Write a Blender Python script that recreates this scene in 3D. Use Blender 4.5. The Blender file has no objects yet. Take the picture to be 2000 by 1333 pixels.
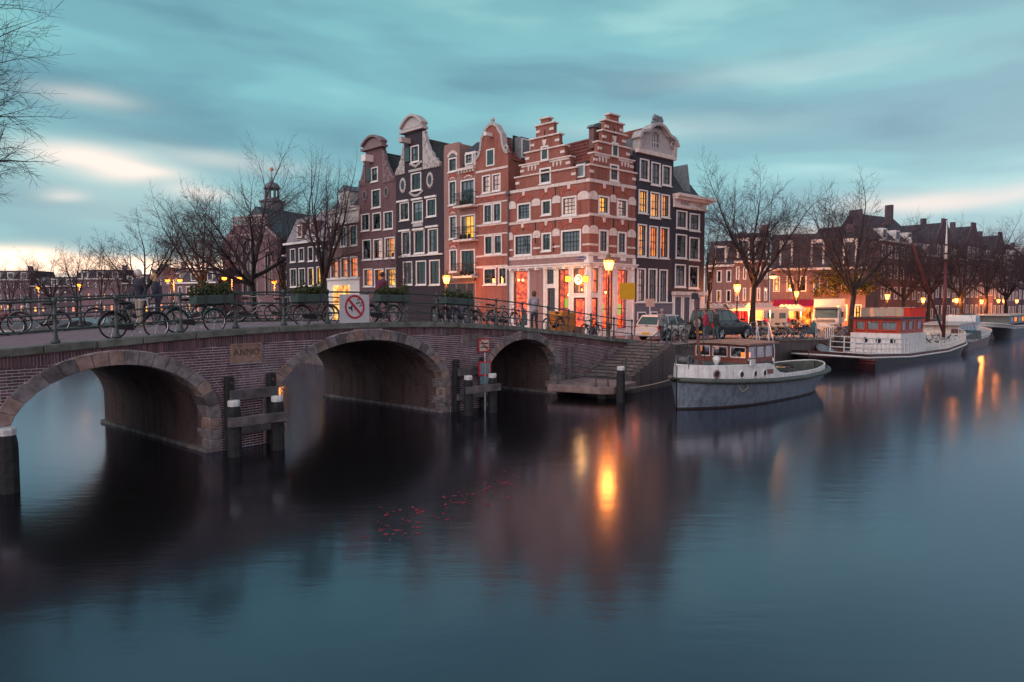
import bpy, bmesh, math, random
from mathutils import Vector, Matrix
from mathutils.geometry import tessellate_polygon
RN = random.Random(11)
SC = bpy.context.scene
COL = SC.collection
PI = math.pi
rad = math.radians

# ------------------------------------------------------------------ camera
FPX, VHZ, EYE = 1333.0, 596.0, 3.9           # focal length in photo pixels, horizon row, eye above the water
PITCH = math.atan((666.5 - VHZ) / FPX)
cam_d = bpy.data.cameras.new('camera')
cam_d.sensor_width = 36.0
cam_d.lens = 36.0 * FPX / 2000.0
cam_d.clip_start = 0.1
cam_d.clip_end = 2000.0
cam = bpy.data.objects.new('camera', cam_d)
COL.objects.link(cam)
cam.location = (0, 0, EYE)
cam.rotation_euler = (PI / 2 - PITCH, 0, 0)
SC.camera = cam

# ------------------------------------------------------------------ render and exposure
SC.view_settings.view_transform = 'Standard'
SC.view_settings.look = 'None'
SC.view_settings.exposure = 0.58
SC.view_settings.gamma = 1.0
SC.render.engine = 'CYCLES'
try:
    SC.cycles.use_denoising = True
    SC.cycles.denoiser = 'OPENIMAGEDENOISE'
except Exception:
    pass
SC.cycles.max_bounces = 6
SC.cycles.diffuse_bounces = 3
SC.cycles.glossy_bounces = 4
SC.cycles.transmission_bounces = 4
SC.cycles.transparent_max_bounces = 8
SC.cycles.sample_clamp_indirect = 4.0
SC.cycles.caustics_reflective = False
SC.cycles.caustics_refractive = False
SC.cycles.use_light_tree = True

# ------------------------------------------------------------------ sky
SUN_AZ, SUN_EL = rad(-138.0), rad(30.0)      # the soft side of the overcast: high clouds behind and left of the camera
GLOW_AZ = rad(-31.0)                          # the last band of sunset between cloud and roofs, left of the view
world = bpy.data.worlds.new('World')
SC.world = world
world.use_nodes = True
WT = world.node_tree
for n in list(WT.nodes):
    WT.nodes.remove(n)

class NT:
    """small helper to write node graphs as expressions"""
    def __init__(self, t):
        self.t = t
    def n(self, kind, **kw):
        x = self.t.nodes.new(kind)
        for k, v in kw.items():
            setattr(x, k, v)
        return x
    def l(self, a, b):
        self.t.links.new(a, b)
    def setin(self, sock, v):
        if hasattr(v, 'is_output'):
            self.l(v, sock)
        else:
            sock.default_value = v
    def m(self, op, a, b=0.0, c=None, clamp=False):
        x = self.n('ShaderNodeMath', operation=op, use_clamp=clamp)
        self.setin(x.inputs[0], a)
        self.setin(x.inputs[1], b)
        if c is not None:
            self.setin(x.inputs[2], c)
        return x.outputs[0]
    def mix(self, fac, a, b, blend='MIX'):
        x = self.n('ShaderNodeMix', data_type='RGBA', blend_type=blend)
        self.setin(x.inputs[0], fac)
        self.setin(x.inputs[6], a if hasattr(a, 'is_output') else (*a[:3], 1))
        self.setin(x.inputs[7], b if hasattr(b, 'is_output') else (*b[:3], 1))
        return x.outputs[2]
    def ramp(self, fac, stops, interp='LINEAR'):
        x = self.n('ShaderNodeValToRGB')
        x.color_ramp.interpolation = interp
        e = x.color_ramp.elements
        while len(e) < len(stops):
            e.new(0.5)
        for el, (p, c) in zip(e, stops):
            el.position = p
            el.color = (c, c, c, 1) if isinstance(c, (int, float)) else (*c[:3], 1)
        self.setin(x.inputs[0], fac)
        return x.outputs[0]
    def comb(self, x, y, z=0.0):
        c = self.n('ShaderNodeCombineXYZ')
        for i, v in enumerate((x, y, z)):
            self.setin(c.inputs[i], v)
        return c.outputs[0]
    def sep(self, v):
        s = self.n('ShaderNodeSeparateXYZ')
        self.l(v, s.inputs[0])
        return s.outputs
    def noise(self, vec, scale=1.0, detail=3.0, rough=0.5, dist=0.0, out=0):
        x = self.n('ShaderNodeTexNoise')
        if vec is not None:
            self.l(vec, x.inputs['Vector'])
        x.inputs['Scale'].default_value = scale
        x.inputs['Detail'].default_value = detail
        x.inputs['Roughness'].default_value = rough
        x.inputs['Distortion'].default_value = dist
        return x.outputs[out]

def build_sky():
    k = NT(WT)
    tc = k.n('ShaderNodeTexCoord')
    x, y, z = k.sep(tc.outputs['Generated'])
    az0 = k.m('ARCTAN2', x, y)
    el0 = k.m('ARCSINE', k.m('MAXIMUM', z, 0.0))
    # soft warping so that cloud edges are not geometric
    wv = k.comb(k.m('MULTIPLY', az0, 4.0), k.m('MULTIPLY', el0, 14.0), 0.3)
    wob = k.m('SUBTRACT', k.noise(wv, 1.0, 2.0), 0.5)
    wv2 = k.comb(k.m('MULTIPLY', az0, 5.0), k.m('MULTIPLY', el0, 10.0), 7.7)
    wob2 = k.m('SUBTRACT', k.noise(wv2, 1.0, 2.0), 0.5)
    az = k.m('ADD', az0, k.m('MULTIPLY', wob2, 0.10))
    el = k.m('ADD', el0, k.m('MULTIPLY', wob, 0.035))
    # cloud deck: long soft streaks
    d1 = k.noise(k.comb(k.m('MULTIPLY', az, 1.7), k.m('ADD', k.m('MULTIPLY', el, 7.5), k.m('MULTIPLY', az, 1.0)), 2.1), 1.6, 2.5, 0.45)
    d2 = k.noise(k.comb(k.m('MULTIPLY', az, 3.0), k.m('MULTIPLY', el, 22.0), 5.0), 1.2, 2.0, 0.45)
    d3 = k.noise(k.comb(k.m('MULTIPLY', az, 7.0), k.m('MULTIPLY', el, 26.0), 9.0), 1.0, 5.0, 0.6)
    deck = k.m('ADD', k.m('MULTIPLY', d1, 0.66), k.m('ADD', k.m('MULTIPLY', d2, 0.20), k.m('MULTIPLY', d3, 0.14)))
    cloud = k.ramp(deck, [(0.35, (0.100, 0.240, 0.285)), (0.46, (0.132, 0.315, 0.350)), (0.56, (0.160, 0.385, 0.405)), (0.68, (0.255, 0.500, 0.490))], 'EASE')
    # clear sky above the deck
    sky = k.n('ShaderNodeTexSky', sky_type='NISHITA')
    sky.sun_disc = False
    sky.sun_elevation = SUN_EL
    sky.sun_rotation = SUN_AZ
    clear = k.mix(1.0, sky.outputs[0], (0.10, 0.10, 0.10), 'MULTIPLY')
    base = k.mix(0.90, clear, cloud)
    def gap(a, e, sa, se, amp):
        da = k.m('DIVIDE', k.m('SUBTRACT', az, rad(a)), rad(sa))
        de = k.m('DIVIDE', k.m('SUBTRACT', el, rad(e)), rad(se))
        q = k.m('ADD', k.m('MULTIPLY', da, da), k.m('MULTIPLY', de, de))
        return k.m('MULTIPLY', k.m('EXPONENT', k.m('MULTIPLY', q, -1.0)), amp)
    gaps = None
    for g in [(-32.0, 10.4, 3.4, 0.8, 0.75), (-28.5, 9.5, 3.2, 0.7, 0.8), (-30.0, 8.5, 8.0, 3.0, 0.20), (-24.2, 8.3, 2.0, 0.5, 0.7), (-33.0, 7.8, 1.6, 0.4, 0.45), (-22.0, 11.0, 5.0, 0.7, 0.35),
              (-31.5, 14.3, 3.0, 0.7, 0.38), (29.5, 7.3, 4.0, 0.6, 0.9), (35.5, 7.2, 4.0, 0.55, 0.5), (24.0, 5.3, 6.0, 0.8, 0.55),
              (12.0, 14.0, 10.0, 0.9, 0.16), (20.0, 17.5, 9.0, 0.9, 0.14), (3.0, 11.0, 9.0, 1.2, 0.12), (64.0, 12.0, 9.0, 1.6, 0.4),
              (-70.0, 13.0, 9.0, 1.6, 0.6), (110.0, 10.0, 12.0, 1.5, 0.5), (170.0, 14.0, 14.0, 2.0, 0.5), (-125.0, 9.0, 12.0, 1.6, 0.5)]:
        o = gap(*g)
        gaps = o if gaps is None else k.m('ADD', gaps, o)
    gaps = k.m('MULTIPLY', gaps, k.m('ADD', k.m('MULTIPLY', d2, 0.8), 0.6))
    gaps = k.m('MINIMUM', gaps, 1.0)
    col = k.mix(gaps, base, (0.74, 0.64, 0.57))
    # afterglow band along the horizon, strongest towards the sunset, lavender on the far side
    da = k.m('SUBTRACT', az0, GLOW_AZ)
    toward = k.m('MULTIPLY_ADD', k.m('COSINE', da), 0.5, 0.5)
    band = k.m('EXPONENT', k.m('MULTIPLY', k.m('POWER', k.m('DIVIDE', k.m('SUBTRACT', el, rad(2.9)), rad(0.65)), 2.0), -1.0))
    glow = k.m('MULTIPLY', band, k.m('POWER', toward, 26.0))
    low = k.m('EXPONENT', k.m('MULTIPLY', k.m('DIVIDE', el, rad(4.0)), -1.0))
    col = k.mix(k.m('MULTIPLY', low, 0.55), col, (0.42, 0.40, 0.44))
    col = k.mix(k.m('MINIMUM', k.m('MULTIPLY', glow, 1.5), 1.0), col, (1.30, 0.90, 0.66))
    # belt of Venus opposite the sunset: pink-lavender, broad
    away = k.m('POWER', k.m('SUBTRACT', 1.0, toward), 1.5)
    belt = k.m('MULTIPLY', away, k.m('EXPONENT', k.m('MULTIPLY', k.m('DIVIDE', el0, rad(38.0)), -1.0)))
    col = k.mix(k.m('MULTIPLY', belt, 0.8), col, (0.74, 0.44, 0.52))
    # the deck thickens and turns slate blue overhead
    over = k.ramp(el0, [(0.34, 0.0), (0.66, 1.0)])
    col = k.mix(k.m('MULTIPLY', over, 0.80), col, (0.060, 0.118, 0.180))
    bg = k.n('ShaderNodeBackground')
    k.l(col, bg.inputs[0])
    bg.inputs[1].default_value = 1.0
    out = k.n('ShaderNodeOutputWorld')
    k.l(bg.outputs[0], out.inputs[0])
build_sky()

# ------------------------------------------------------------------ sun: only the soft overcast dusk light
sun_d = bpy.data.lights.new('sun', 'SUN')
sun_d.energy = 1.5
sun_d.angle = rad(80)
sun_d.color = (1.0, 0.80, 0.77)
sun = bpy.data.objects.new('sun', sun_d)
COL.objects.link(sun)
_sd = Vector((math.sin(SUN_AZ) * math.cos(SUN_EL), math.cos(SUN_AZ) * math.cos(SUN_EL), math.sin(SUN_EL)))
sun.rotation_euler = _sd.to_track_quat('Z', 'Y').to_euler()

# ------------------------------------------------------------------ picture geometry -> place
_cp, _sp = math.cos(PITCH), math.sin(PITCH)
def ray(u, v):
    x = (u - 1000) / FPX
    y = -(v - 666.5) / FPX
    return Vector((x, _cp + _sp * y, -_sp + _cp * y))
def gp(u, v, z=0.0):
    """point at height z that the photo shows at (u, v)"""
    r = ray(u, v)
    t = (z - EYE) / r.z
    return Vector((r.x * t, r.y * t, z))
def at(u, v, d):
    """point at distance d along Y"""
    r = ray(u, v)
    t = d / r.y
    return Vector((r.x * t, d, EYE + r.z * t))

class Frame:
    """vertical plane with a local frame: x along it (to the right seen from outside), y inwards, z up from zg"""
    def __init__(self, pl, pr, zg=1.95):
        self.o = Vector((pl[0], pl[1], 0))
        d = Vector((pr[0] - pl[0], pr[1] - pl[1], 0))
        self.w = d.length
        self.d = d.normalized()
        self.n = Vector((-self.d.y, self.d.x, 0))
        self.zg = zg
        self.rz = math.atan2(self.d.y, self.d.x)
    def P(self, u, v):
        r = ray(u, v)
        t = self.o.dot(self.n) / r.dot(self.n)
        p = r * t
        return ((p - self.o).dot(self.d), p.z + EYE - self.zg)
    def W(self, x, y=0.0, z=0.0):
        p = self.o + self.d * x + self.n * y
        return Vector((p.x, p.y, self.zg + z))
    def sub(self, x0, x1, zg=None):
        a, b = self.W(x0), self.W(x1)
        return Frame(a, b, self.zg if zg is None else zg)
    def box(self, x0, y0, x1, y1):
        """photo box -> local rectangle x0,x1,z0,z1"""
        a, b, c, d = self.P(x0, y0), self.P(x1, y0), self.P(x0, y1), self.P(x1, y1)
        m = self.P((x0 + x1) / 2, y0)
        m2 = self.P((x0 + x1) / 2, y1)
        return ((a[0] + c[0]) / 2, (b[0] + d[0]) / 2, m2[1], m[1])

# ------------------------------------------------------------------ mesh helpers
class MB:
    def __init__(self):
        self.v = []
        self.f = []
        self.mi = []
        self.cur = 0
    def add(self, vs, fs):
        o = len(self.v)
        self.v.extend([tuple(p) for p in vs])
        for f in fs:
            self.f.append(tuple(i + o for i in f))
            self.mi.append(self.cur)
        return self
    def box(self, x0, x1, y0, y1, z0, z1, tw=1.0):
        cx, cy = (x0 + x1) / 2, (y0 + y1) / 2
        t = lambda x, y, z: (cx + (x - cx) * tw, cy + (y - cy) * tw, z)
        return self.add([(x0, y0, z0), (x1, y0, z0), (x1, y1, z0), (x0, y1, z0), t(x0, y0, z1), t(x1, y0, z1), t(x1, y1, z1), t(x0, y1, z1)],
                        [(0, 3, 2, 1), (4, 5, 6, 7), (0, 1, 5, 4), (1, 2, 6, 5), (2, 3, 7, 6), (3, 0, 4, 7)])
    def cbox(self, c, s, rz=0.0):
        o = len(self.v)
        self.box(-s[0] / 2, s[0] / 2, -s[1] / 2, s[1] / 2, -s[2] / 2, s[2] / 2)
        ca, sa = math.cos(rz), math.sin(rz)
        for i in range(o, len(self.v)):
            x, y, z = self.v[i]
            self.v[i] = (c[0] + x * ca - y * sa, c[1] + x * sa + y * ca, c[2] + z)
        return self
    def quad(self, a, b, c, d):
        return self.add([a, b, c, d], [(0, 1, 2, 3)])
    def prism(self, poly, a0, a1, axis='y'):
        """poly: 2D points (x,z) for axis y, (y,z) for axis x, (x,y) for axis z"""
        n = len(poly)
        def p(q, a):
            return (q[0], a, q[1]) if axis == 'y' else ((a, q[0], q[1]) if axis == 'x' else (q[0], q[1], a))
        vs = [p(q, a0) for q in poly] + [p(q, a1) for q in poly]
        tri = tessellate_polygon([[Vector((q[0], q[1], 0)) for q in poly]])
        fs = [tuple(t) for t in tri] + [tuple(i + n for i in reversed(t)) for t in tri]
        fs += [(i, (i + 1) % n, (i + 1) % n + n, i + n) for i in range(n)]
        return self.add(vs, fs)
    def tube(self, pts, r, n=6, cap=True):
        pts = [Vector(p) for p in pts]
        rs = r if isinstance(r, (list, tuple)) else [r] * len(pts)
        up = None
        rings = []
        for i, p in enumerate(pts):
            if i == 0:
                t = pts[1] - p
            elif i == len(pts) - 1:
                t = p - pts[i - 1]
            else:
                t = pts[i + 1] - pts[i - 1]
            t = t.normalized() if t.length > 1e-9 else Vector((0, 0, 1))
            if up is None:
                up = Vector((0, 0, 1)) if abs(t.z) < 0.9 else Vector((1, 0, 0))
            a = t.cross(up)
            if a.length < 1e-6:
                a = t.cross(Vector((0, 1, 0)))
            a.normalize()
            up = a.cross(t)
            rings.append([p + (a * math.cos(2 * PI * j / n) + up * math.sin(2 * PI * j / n)) * rs[i] for j in range(n)])
        vs = [q for rg in rings for q in rg]
        fs = []
        for i in range(len(pts) - 1):
            for j in range(n):
                fs.append((i * n + j, i * n + (j + 1) % n, (i + 1) * n + (j + 1) % n, (i + 1) * n + j))
        if cap:
            fs.append(tuple(reversed(range(n))))
            fs.append(tuple((len(pts) - 1) * n + j for j in range(n)))
        return self.add(vs, fs)
    def lathe(self, prof, n=10, c=(0, 0, 0), axis='z', cap=True):
        """prof: (radius, height) pairs"""
        vs = []
        for r, h in prof:
            for j in range(n):
                a = 2 * PI * j / n
                p = (r * math.cos(a), r * math.sin(a), h)
                if axis == 'x':
                    p = (h, p[0], p[1])
                elif axis == 'y':
                    p = (p[0], h, p[1])
                vs.append((p[0] + c[0], p[1] + c[1], p[2] + c[2]))
        m = len(prof)
        fs = [(i * n + j, i * n + (j + 1) % n, (i + 1) * n + (j + 1) % n, (i + 1) * n + j) for i in range(m - 1) for j in range(n)]
        if cap:
            fs += [tuple(reversed(range(n))), tuple((m - 1) * n + j for j in range(n))]
        return self.add(vs, fs)
    def ball(self, c, r, n=8, m=5):
        r = r if isinstance(r, (tuple, list)) else (r, r, r)
        prof = []
        o = len(self.v)
        self.lathe([(max(1e-4, math.sin(PI * i / m)), -math.cos(PI * i / m)) for i in range(m + 1)], n)
        for i in range(o, len(self.v)):
            x, y, z = self.v[i]
            self.v[i] = (c[0] + x * r[0], c[1] + y * r[1], c[2] + z * r[2])
        return self
    def torus(self, c, R, r, n=20, m=5, axis='y'):
        vs = []
        for i in range(n):
            a = 2 * PI * i / n
            for j in range(m):
                b = 2 * PI * j / m
                q = R + r * math.cos(b)
                h = r * math.sin(b)
                p = (q * math.cos(a), h, q * math.sin(a)) if axis == 'y' else (q * math.cos(a), q * math.sin(a), h)
                vs.append((c[0] + p[0], c[1] + p[1], c[2] + p[2]))
        fs = [(i * m + j, ((i + 1) % n) * m + j, ((i + 1) % n) * m + (j + 1) % m, i * m + (j + 1) % m) for i in range(n) for j in range(m)]
        return self.add(vs, fs)
    def xf(self, M, start=0):
        for i in range(start, len(self.v)):
            self.v[i] = tuple(M @ Vector(self.v[i]))
        return self
    def mesh(self, name, mats, smooth=False):
        me = bpy.data.meshes.new(name)
        me.from_pydata(self.v, [], self.f)
        for m in (mats if isinstance(mats, (list, tuple)) else [mats]):
            me.materials.append(m)
        if any(self.mi):
            me.polygons.foreach_set('material_index', self.mi)
        if smooth:
            me.polygons.foreach_set('use_smooth', [True] * len(self.f))
        me.update()
        return me
    def build(self, name, mats, parent=None, smooth=False, fix=True, xf=None):
        me = self.mesh(name, mats, smooth)
        if fix:
            bm = bmesh.new()
            bm.from_mesh(me)
            bmesh.ops.recalc_face_normals(bm, faces=bm.faces)
            bm.to_mesh(me)
            bm.free()
        return inst(name, me, parent, xf)

def inst(name, me, parent=None, xf=None):
    o = bpy.data.objects.new(name, me)
    COL.objects.link(o)
    if parent is not None:
        o.parent = parent
    if xf is not None:
        o.matrix_local = xf
    return o
def empty(name, loc, rz=0.0):
    o = bpy.data.objects.new(name, None)
    COL.objects.link(o)
    o.location = loc
    o.rotation_euler = (0, 0, rz)
    o.empty_display_size = 0.2
    return o
def tag(o, label=None, cat=None, group=None, kind=None):
    for k, v in (('label', label), ('category', cat), ('group', group), ('kind', kind)):
        if v:
            o[k] = v
    return o
def copy_tree(o, parent=None):
    c = o.copy()
    COL.objects.link(c)
    c.parent = parent
    for ch in o.children:
        copy_tree(ch, c)
    return c
def T(x, y, z, rz=0.0, s=1.0):
    return Matrix.Translation((x, y, z)) @ Matrix.Rotation(rz, 4, 'Z') @ Matrix.Scale(s, 4)
def lerp(a, b, t):
    return a + (b - a) * t
def interp(tab, x):
    if x <= tab[0][0]:
        return tab[0][1]
    for (a, p), (b, q) in zip(tab, tab[1:]):
        if x <= b:
            return p + (q - p) * (x - a) / (b - a)
    return tab[-1][1]
def bevel(o, w=0.02, seg=2):
    m = o.modifiers.new('bevel', 'BEVEL')
    m.width = w
    m.segments = seg
    m.limit_method = 'ANGLE'
    return o

# ------------------------------------------------------------------ materials
_mats = {}
def M(name, col, rough=0.7, var=0.18, scale=6.0, metal=0.0, bump=0.0, bscale=None, spec=0.4, col2=None, stain=0.0, streak=0.0):
    """plain painted / stone / metal surface with procedural variation, optional stains with a shape of their own"""
    if name in _mats:
        return _mats[name]
    m = bpy.data.materials.new(name)
    m.use_nodes = True
    k = NT(m.node_tree)
    b = m.node_tree.nodes['Principled BSDF']
    tc = k.n('ShaderNodeTexCoord').outputs['Object']
    nz = k.noise(tc, scale, 4.0, 0.6)
    c2 = col2 or tuple(max(0.0, c * (1 - 1.6 * var)) for c in col)
    c1 = tuple(min(1.0, c * (1 + var)) for c in col)
    c = k.mix(k.ramp(nz, [(0.3, 0.0), (0.7, 1.0)]), c2, c1)
    if stain > 0:
        st = k.noise(tc, scale * 0.35, 6.0, 0.65, 0.5)
        c = k.mix(k.m('MULTIPLY', k.ramp(st, [(0.52, 0.0), (0.68, 1.0)]), stain), c, tuple(x * 0.35 for x in col))
    if streak > 0:                              # rain and rust runs
        x, y, z = k.sep(tc)
        sk = k.noise(k.comb(k.m('MULTIPLY', x, 7.0), k.m('MULTIPLY', y, 7.0), k.m('MULTIPLY', z, 0.7)), 1.0, 4.0, 0.65)
        c = k.mix(k.m('MULTIPLY', k.ramp(sk, [(0.5, 0.0), (0.7, 1.0)]), streak), c, (col[0] * 0.42, col[1] * 0.34, col[2] * 0.28))
    k.l(c, b.inputs['Base Color'])
    b.inputs['Roughness'].default_value = rough
    b.inputs['Metallic'].default_value = metal
    b.inputs['Specular IOR Level'].default_value = spec
    if bump > 0:
        bp = k.n('ShaderNodeBump')
        bp.inputs['Strength'].default_value = min(1.0, bump)
        bp.inputs['Distance'].default_value = 0.02
        k.l(k.noise(tc, bscale or scale * 4, 4.0, 0.6), bp.inputs['Height'])
        k.l(bp.outputs[0], b.inputs['Normal'])
    _mats[name] = m
    return m
def MBrick(name, c1, c2, mortar, sx=0.22, sz=0.068, msize=0.012, rough=0.85, bump=0.4, patch=0.25, horiz=False):
    """brickwork too far off to tell the bricks apart singly"""
    if name in _mats:
        return _mats[name]
    m = bpy.data.materials.new(name)
    m.use_nodes = True
    k = NT(m.node_tree)
    b = m.node_tree.nodes['Principled BSDF']
    tc = k.n('ShaderNodeTexCoord').outputs['Object']
    x, y, z = k.sep(tc)
    v = k.comb(x, y, 0) if horiz else k.comb(k.m('ADD', x, y), z, 0)
    br = k.n('ShaderNodeTexBrick')
    k.l(v, br.inputs['Vector'])
    br.inputs['Color1'].default_value = (*c1, 1)
    br.inputs['Color2'].default_value = (*c2, 1)
    br.inputs['Mortar'].default_value = (*mortar, 1)
    br.inputs['Scale'].default_value = 1.0
    br.inputs['Mortar Size'].default_value = msize
    br.inputs['Brick Width'].default_value = sx
    br.inputs['Row Height'].default_value = sz
    br.inputs['Bias'].default_value = -0.1
    big = k.noise(tc, 0.7, 5.0, 0.65)
    c = k.mix(k.m('MULTIPLY', k.ramp(big, [(0.35, 0.0), (0.7, 1.0)]), patch), br.outputs[0], tuple(x * 0.45 for x in c1))
    sk = k.noise(k.comb(k.m('MULTIPLY', x, 3.2), k.m('MULTIPLY', y, 3.2), k.m('MULTIPLY', z, 0.28)), 1.0, 4.0, 0.6)
    c = k.mix(k.m('MULTIPLY', k.ramp(sk, [(0.48, 0.0), (0.72, 1.0)]), patch * 1.5), c, tuple(x_ * 0.38 for x_ in c2))
    fine = k.noise(tc, 3.5, 3.0, 0.6)
    c = k.mix(k.m('MULTIPLY', k.ramp(fine, [(0.45, 0.0), (0.75, 1.0)]), patch * 0.8), c, tuple(min(1, x * 1.5) for x in c2))
    k.l(c, b.inputs['Base Color'])
    b.inputs['Roughness'].default_value = rough
    b.inputs['Specular IOR Level'].default_value = 0.25
    bp = k.n('ShaderNodeBump')
    bp.inputs['Strength'].default_value = bump
    bp.inputs['Distance'].default_value = 0.01
    k.l(k.m('SUBTRACT', 1.0, br.outputs[1]), bp.inputs['Height'])
    k.l(bp.outputs[0], b.inputs['Normal'])
    _mats[name] = m
    return m
def MEmit(name, col, strength, col2=None, scale=2.0, var=0.0, clear=False):
    if name in _mats:
        return _mats[name]
    m = bpy.data.materials.new(name)
    m.use_nodes = True
    k = NT(m.node_tree)
    for n in list(m.node_tree.nodes):
        m.node_tree.nodes.remove(n)
    e = k.n('ShaderNodeEmission')
    tc = k.n('ShaderNodeTexCoord').outputs['Object']
    if col2 is None:
        col2 = tuple(c * 0.8 for c in col)
    nz = k.ramp(k.noise(tc, scale, 3.0, 0.55), [(0.32, 0.0), (0.68, 1.0)])
    k.l(k.mix(nz, col2, col), e.inputs[0])
    k.setin(e.inputs[1], k.m('MULTIPLY', k.m('MULTIPLY_ADD', nz, var, 1.0 - var), strength))
    o = k.n('ShaderNodeOutputMaterial')
    if clear:                                   # frosted lamp glass: glows and lets the lamp's light out
        tr = k.n('ShaderNodeBsdfTransparent')
        ad = k.n('ShaderNodeAddShader')
        k.l(e.outputs[0], ad.inputs[0])
        k.l(tr.outputs[0], ad.inputs[1])
        k.l(ad.outputs[0], o.inputs[0])
    else:
        k.l(e.outputs[0], o.inputs[0])
    _mats[name] = m
    return m
def MGlass(name='window_glass', tint=(0.75, 0.82, 0.85), refl=0.07, rough=0.02):
    if name in _mats:
        return _mats[name]
    m = bpy.data.materials.new(name)
    m.use_nodes = True
    k = NT(m.node_tree)
    for n in list(m.node_tree.nodes):
        m.node_tree.nodes.remove(n)
    tr = k.n('ShaderNodeBsdfTransparent')
    tr.inputs[0].default_value = (*tint, 1)
    gl = k.n('ShaderNodeBsdfGlossy')
    gl.inputs[0].default_value = (0.95, 0.95, 0.95, 1)
    gl.inputs[1].default_value = rough
    tc = k.n('ShaderNodeTexCoord').outputs['Object']
    bp = k.n('ShaderNodeBump')
    bp.inputs['Strength'].default_value = 0.12
    bp.inputs['Distance'].default_value = 0.02
    k.l(k.noise(tc, 2.5, 1.0), bp.inputs['Height'])
    k.l(bp.outputs[0], gl.inputs['Normal'])
    fr = k.n('ShaderNodeFresnel')
    fr.inputs[0].default_value = 1.5
    fac = k.m('MINIMUM', k.m('MULTIPLY_ADD', fr.outputs[0], 1.2, refl), 1.0)
    mx = k.n('ShaderNodeMixShader')
    k.l(fac, mx.inputs[0])
    k.l(tr.outputs[0], mx.inputs[1])
    k.l(gl.outputs[0], mx.inputs[2])
    o = k.n('ShaderNodeOutputMaterial')
    k.l(mx.outputs[0], o.inputs[0])
    _mats[name] = m
    return m
GLASS = MGlass()
WHITE = M('white_paint', (0.80, 0.76, 0.73), 0.5, 0.08, 3.0, streak=0.28)
CREAM = M('cream_stone', (0.72, 0.62, 0.57), 0.75, 0.14, 4.0, bump=0.2, streak=0.4)
SASH = M('dark_sash_paint', (0.035, 0.045, 0.05), 0.4, 0.2)
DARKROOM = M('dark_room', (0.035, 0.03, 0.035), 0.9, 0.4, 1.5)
CURTAIN = M('net_curtain', (0.50, 0.47, 0.50), 0.9, 0.12, 5.0)
LIT = MEmit('lit_room', (1.0, 0.38, 0.055), 1.45, (0.95, 0.17, 0.02), 1.6, 0.5)
LITY = MEmit('lit_room_yellow', (1.0, 0.48, 0.04), 1.7, (1.0, 0.33, 0.02), 1.6, 0.4)
LITP = MEmit('lit_curtain_pink', (0.95, 0.55, 0.42), 0.85, (0.75, 0.38, 0.34), 2.5, 0.35)
LITR = MEmit('lit_bar_red', (1.0, 0.10, 0.008), 2.6, (0.42, 0.006, 0.003), 3.6, 0.85)
LITO = MEmit('lit_room_orange', (1.0, 0.24, 0.03), 1.5, (0.85, 0.10, 0.012), 1.5, 0.5)
# ================================================================== the ground plan
BR = Frame((-7.81, 18.15), (2.35, 30.28), 0.0)          # canal face of the bridge; x along it, y across the deck
BW = 7.3                                                  # bridge width
QA = BR.W(21.6, -2.2)                                     # quay corner beside the stairs
QB = Vector((23.1, 49.5, 0))
QD = (QB - QA)
QD.z = 0
QD.normalize()
QC = QB + Vector((0.745, 0.667, 0)) * 130
CAFE = Vector((150 / 1333 * 41.5, 41.5, 0))               # the cafe corner
LD = Vector((-1400, 1333, 0)).normalized()                # along the left row, away from the corner
RD = Vector((1550, 1333, 0)).normalized()                 # along the right row, away from the corner
def zs(x, y):
    t = (Vector((x, y, 0)) - Vector((QA.x, QA.y, 0))).dot(QD)
    k = min(1.0, max(0.0, (t - 6.0) / 26.0))
    k = k * k * (3 - 2 * k)
    return 1.95 - 0.6 * k
# ------------------------------------------------------------------ water
def water_material():
    m = bpy.data.materials.new('canal_water')
    m.use_nodes = True
    k = NT(m.node_tree)
    for n in list(m.node_tree.nodes):
        m.node_tree.nodes.remove(n)
    tc = k.n('ShaderNodeTexCoord').outputs['Object']
    x, y, z = k.sep(tc)
    v1 = k.comb(k.m('MULTIPLY', x, 0.9), k.m('MULTIPLY', y, 2.6), 0.0)
    n1 = k.noise(v1, 1.0, 3.0, 0.55)
    v2 = k.comb(k.m('MULTIPLY', x, 3.5), k.m('MULTIPLY', y, 11.0), 3.0)
    n2 = k.noise(v2, 1.0, 2.0, 0.5)
    h = k.m('ADD', k.m('MULTIPLY', n1, 0.7), k.m('MULTIPLY', n2, 0.16))
    bp = k.n('ShaderNodeBump')
    bp.inputs['Strength'].default_value = 0.11
    bp.inputs['Distance'].default_value = 0.045
    k.l(h, bp.inputs['Height'])
    gl = k.n('ShaderNodeBsdfGlossy')
    gl.inputs[0].default_value = (0.78, 0.82, 0.98, 1)
    gl.inputs[1].default_value = 0.15
    k.l(bp.outputs[0], gl.inputs['Normal'])
    df = k.n('ShaderNodeBsdfDiffuse')
    df.inputs[0].default_value = (0.009, 0.0075, 0.007, 1)
    fr = k.n('ShaderNodeFresnel')
    fr.inputs[0].default_value = 2.0
    mx = k.n('ShaderNodeMixShader')
    k.l(k.m('MINIMUM', k.m('MULTIPLY_ADD', fr.outputs[0], 0.95, 0.06), 1.0), mx.inputs[0])
    k.l(df.outputs[0], mx.inputs[1])
    k.l(gl.outputs[0], mx.inputs[2])
    o = k.n('ShaderNodeOutputMaterial')
    k.l(mx.outputs[0], o.inputs[0])
    return m
tag(MB().quad((-260, -40, 0), (260, -40, 0), (260, 260, 0), (-260, 260, 0)).build('water', water_material(), fix=False), kind='structure')

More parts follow.
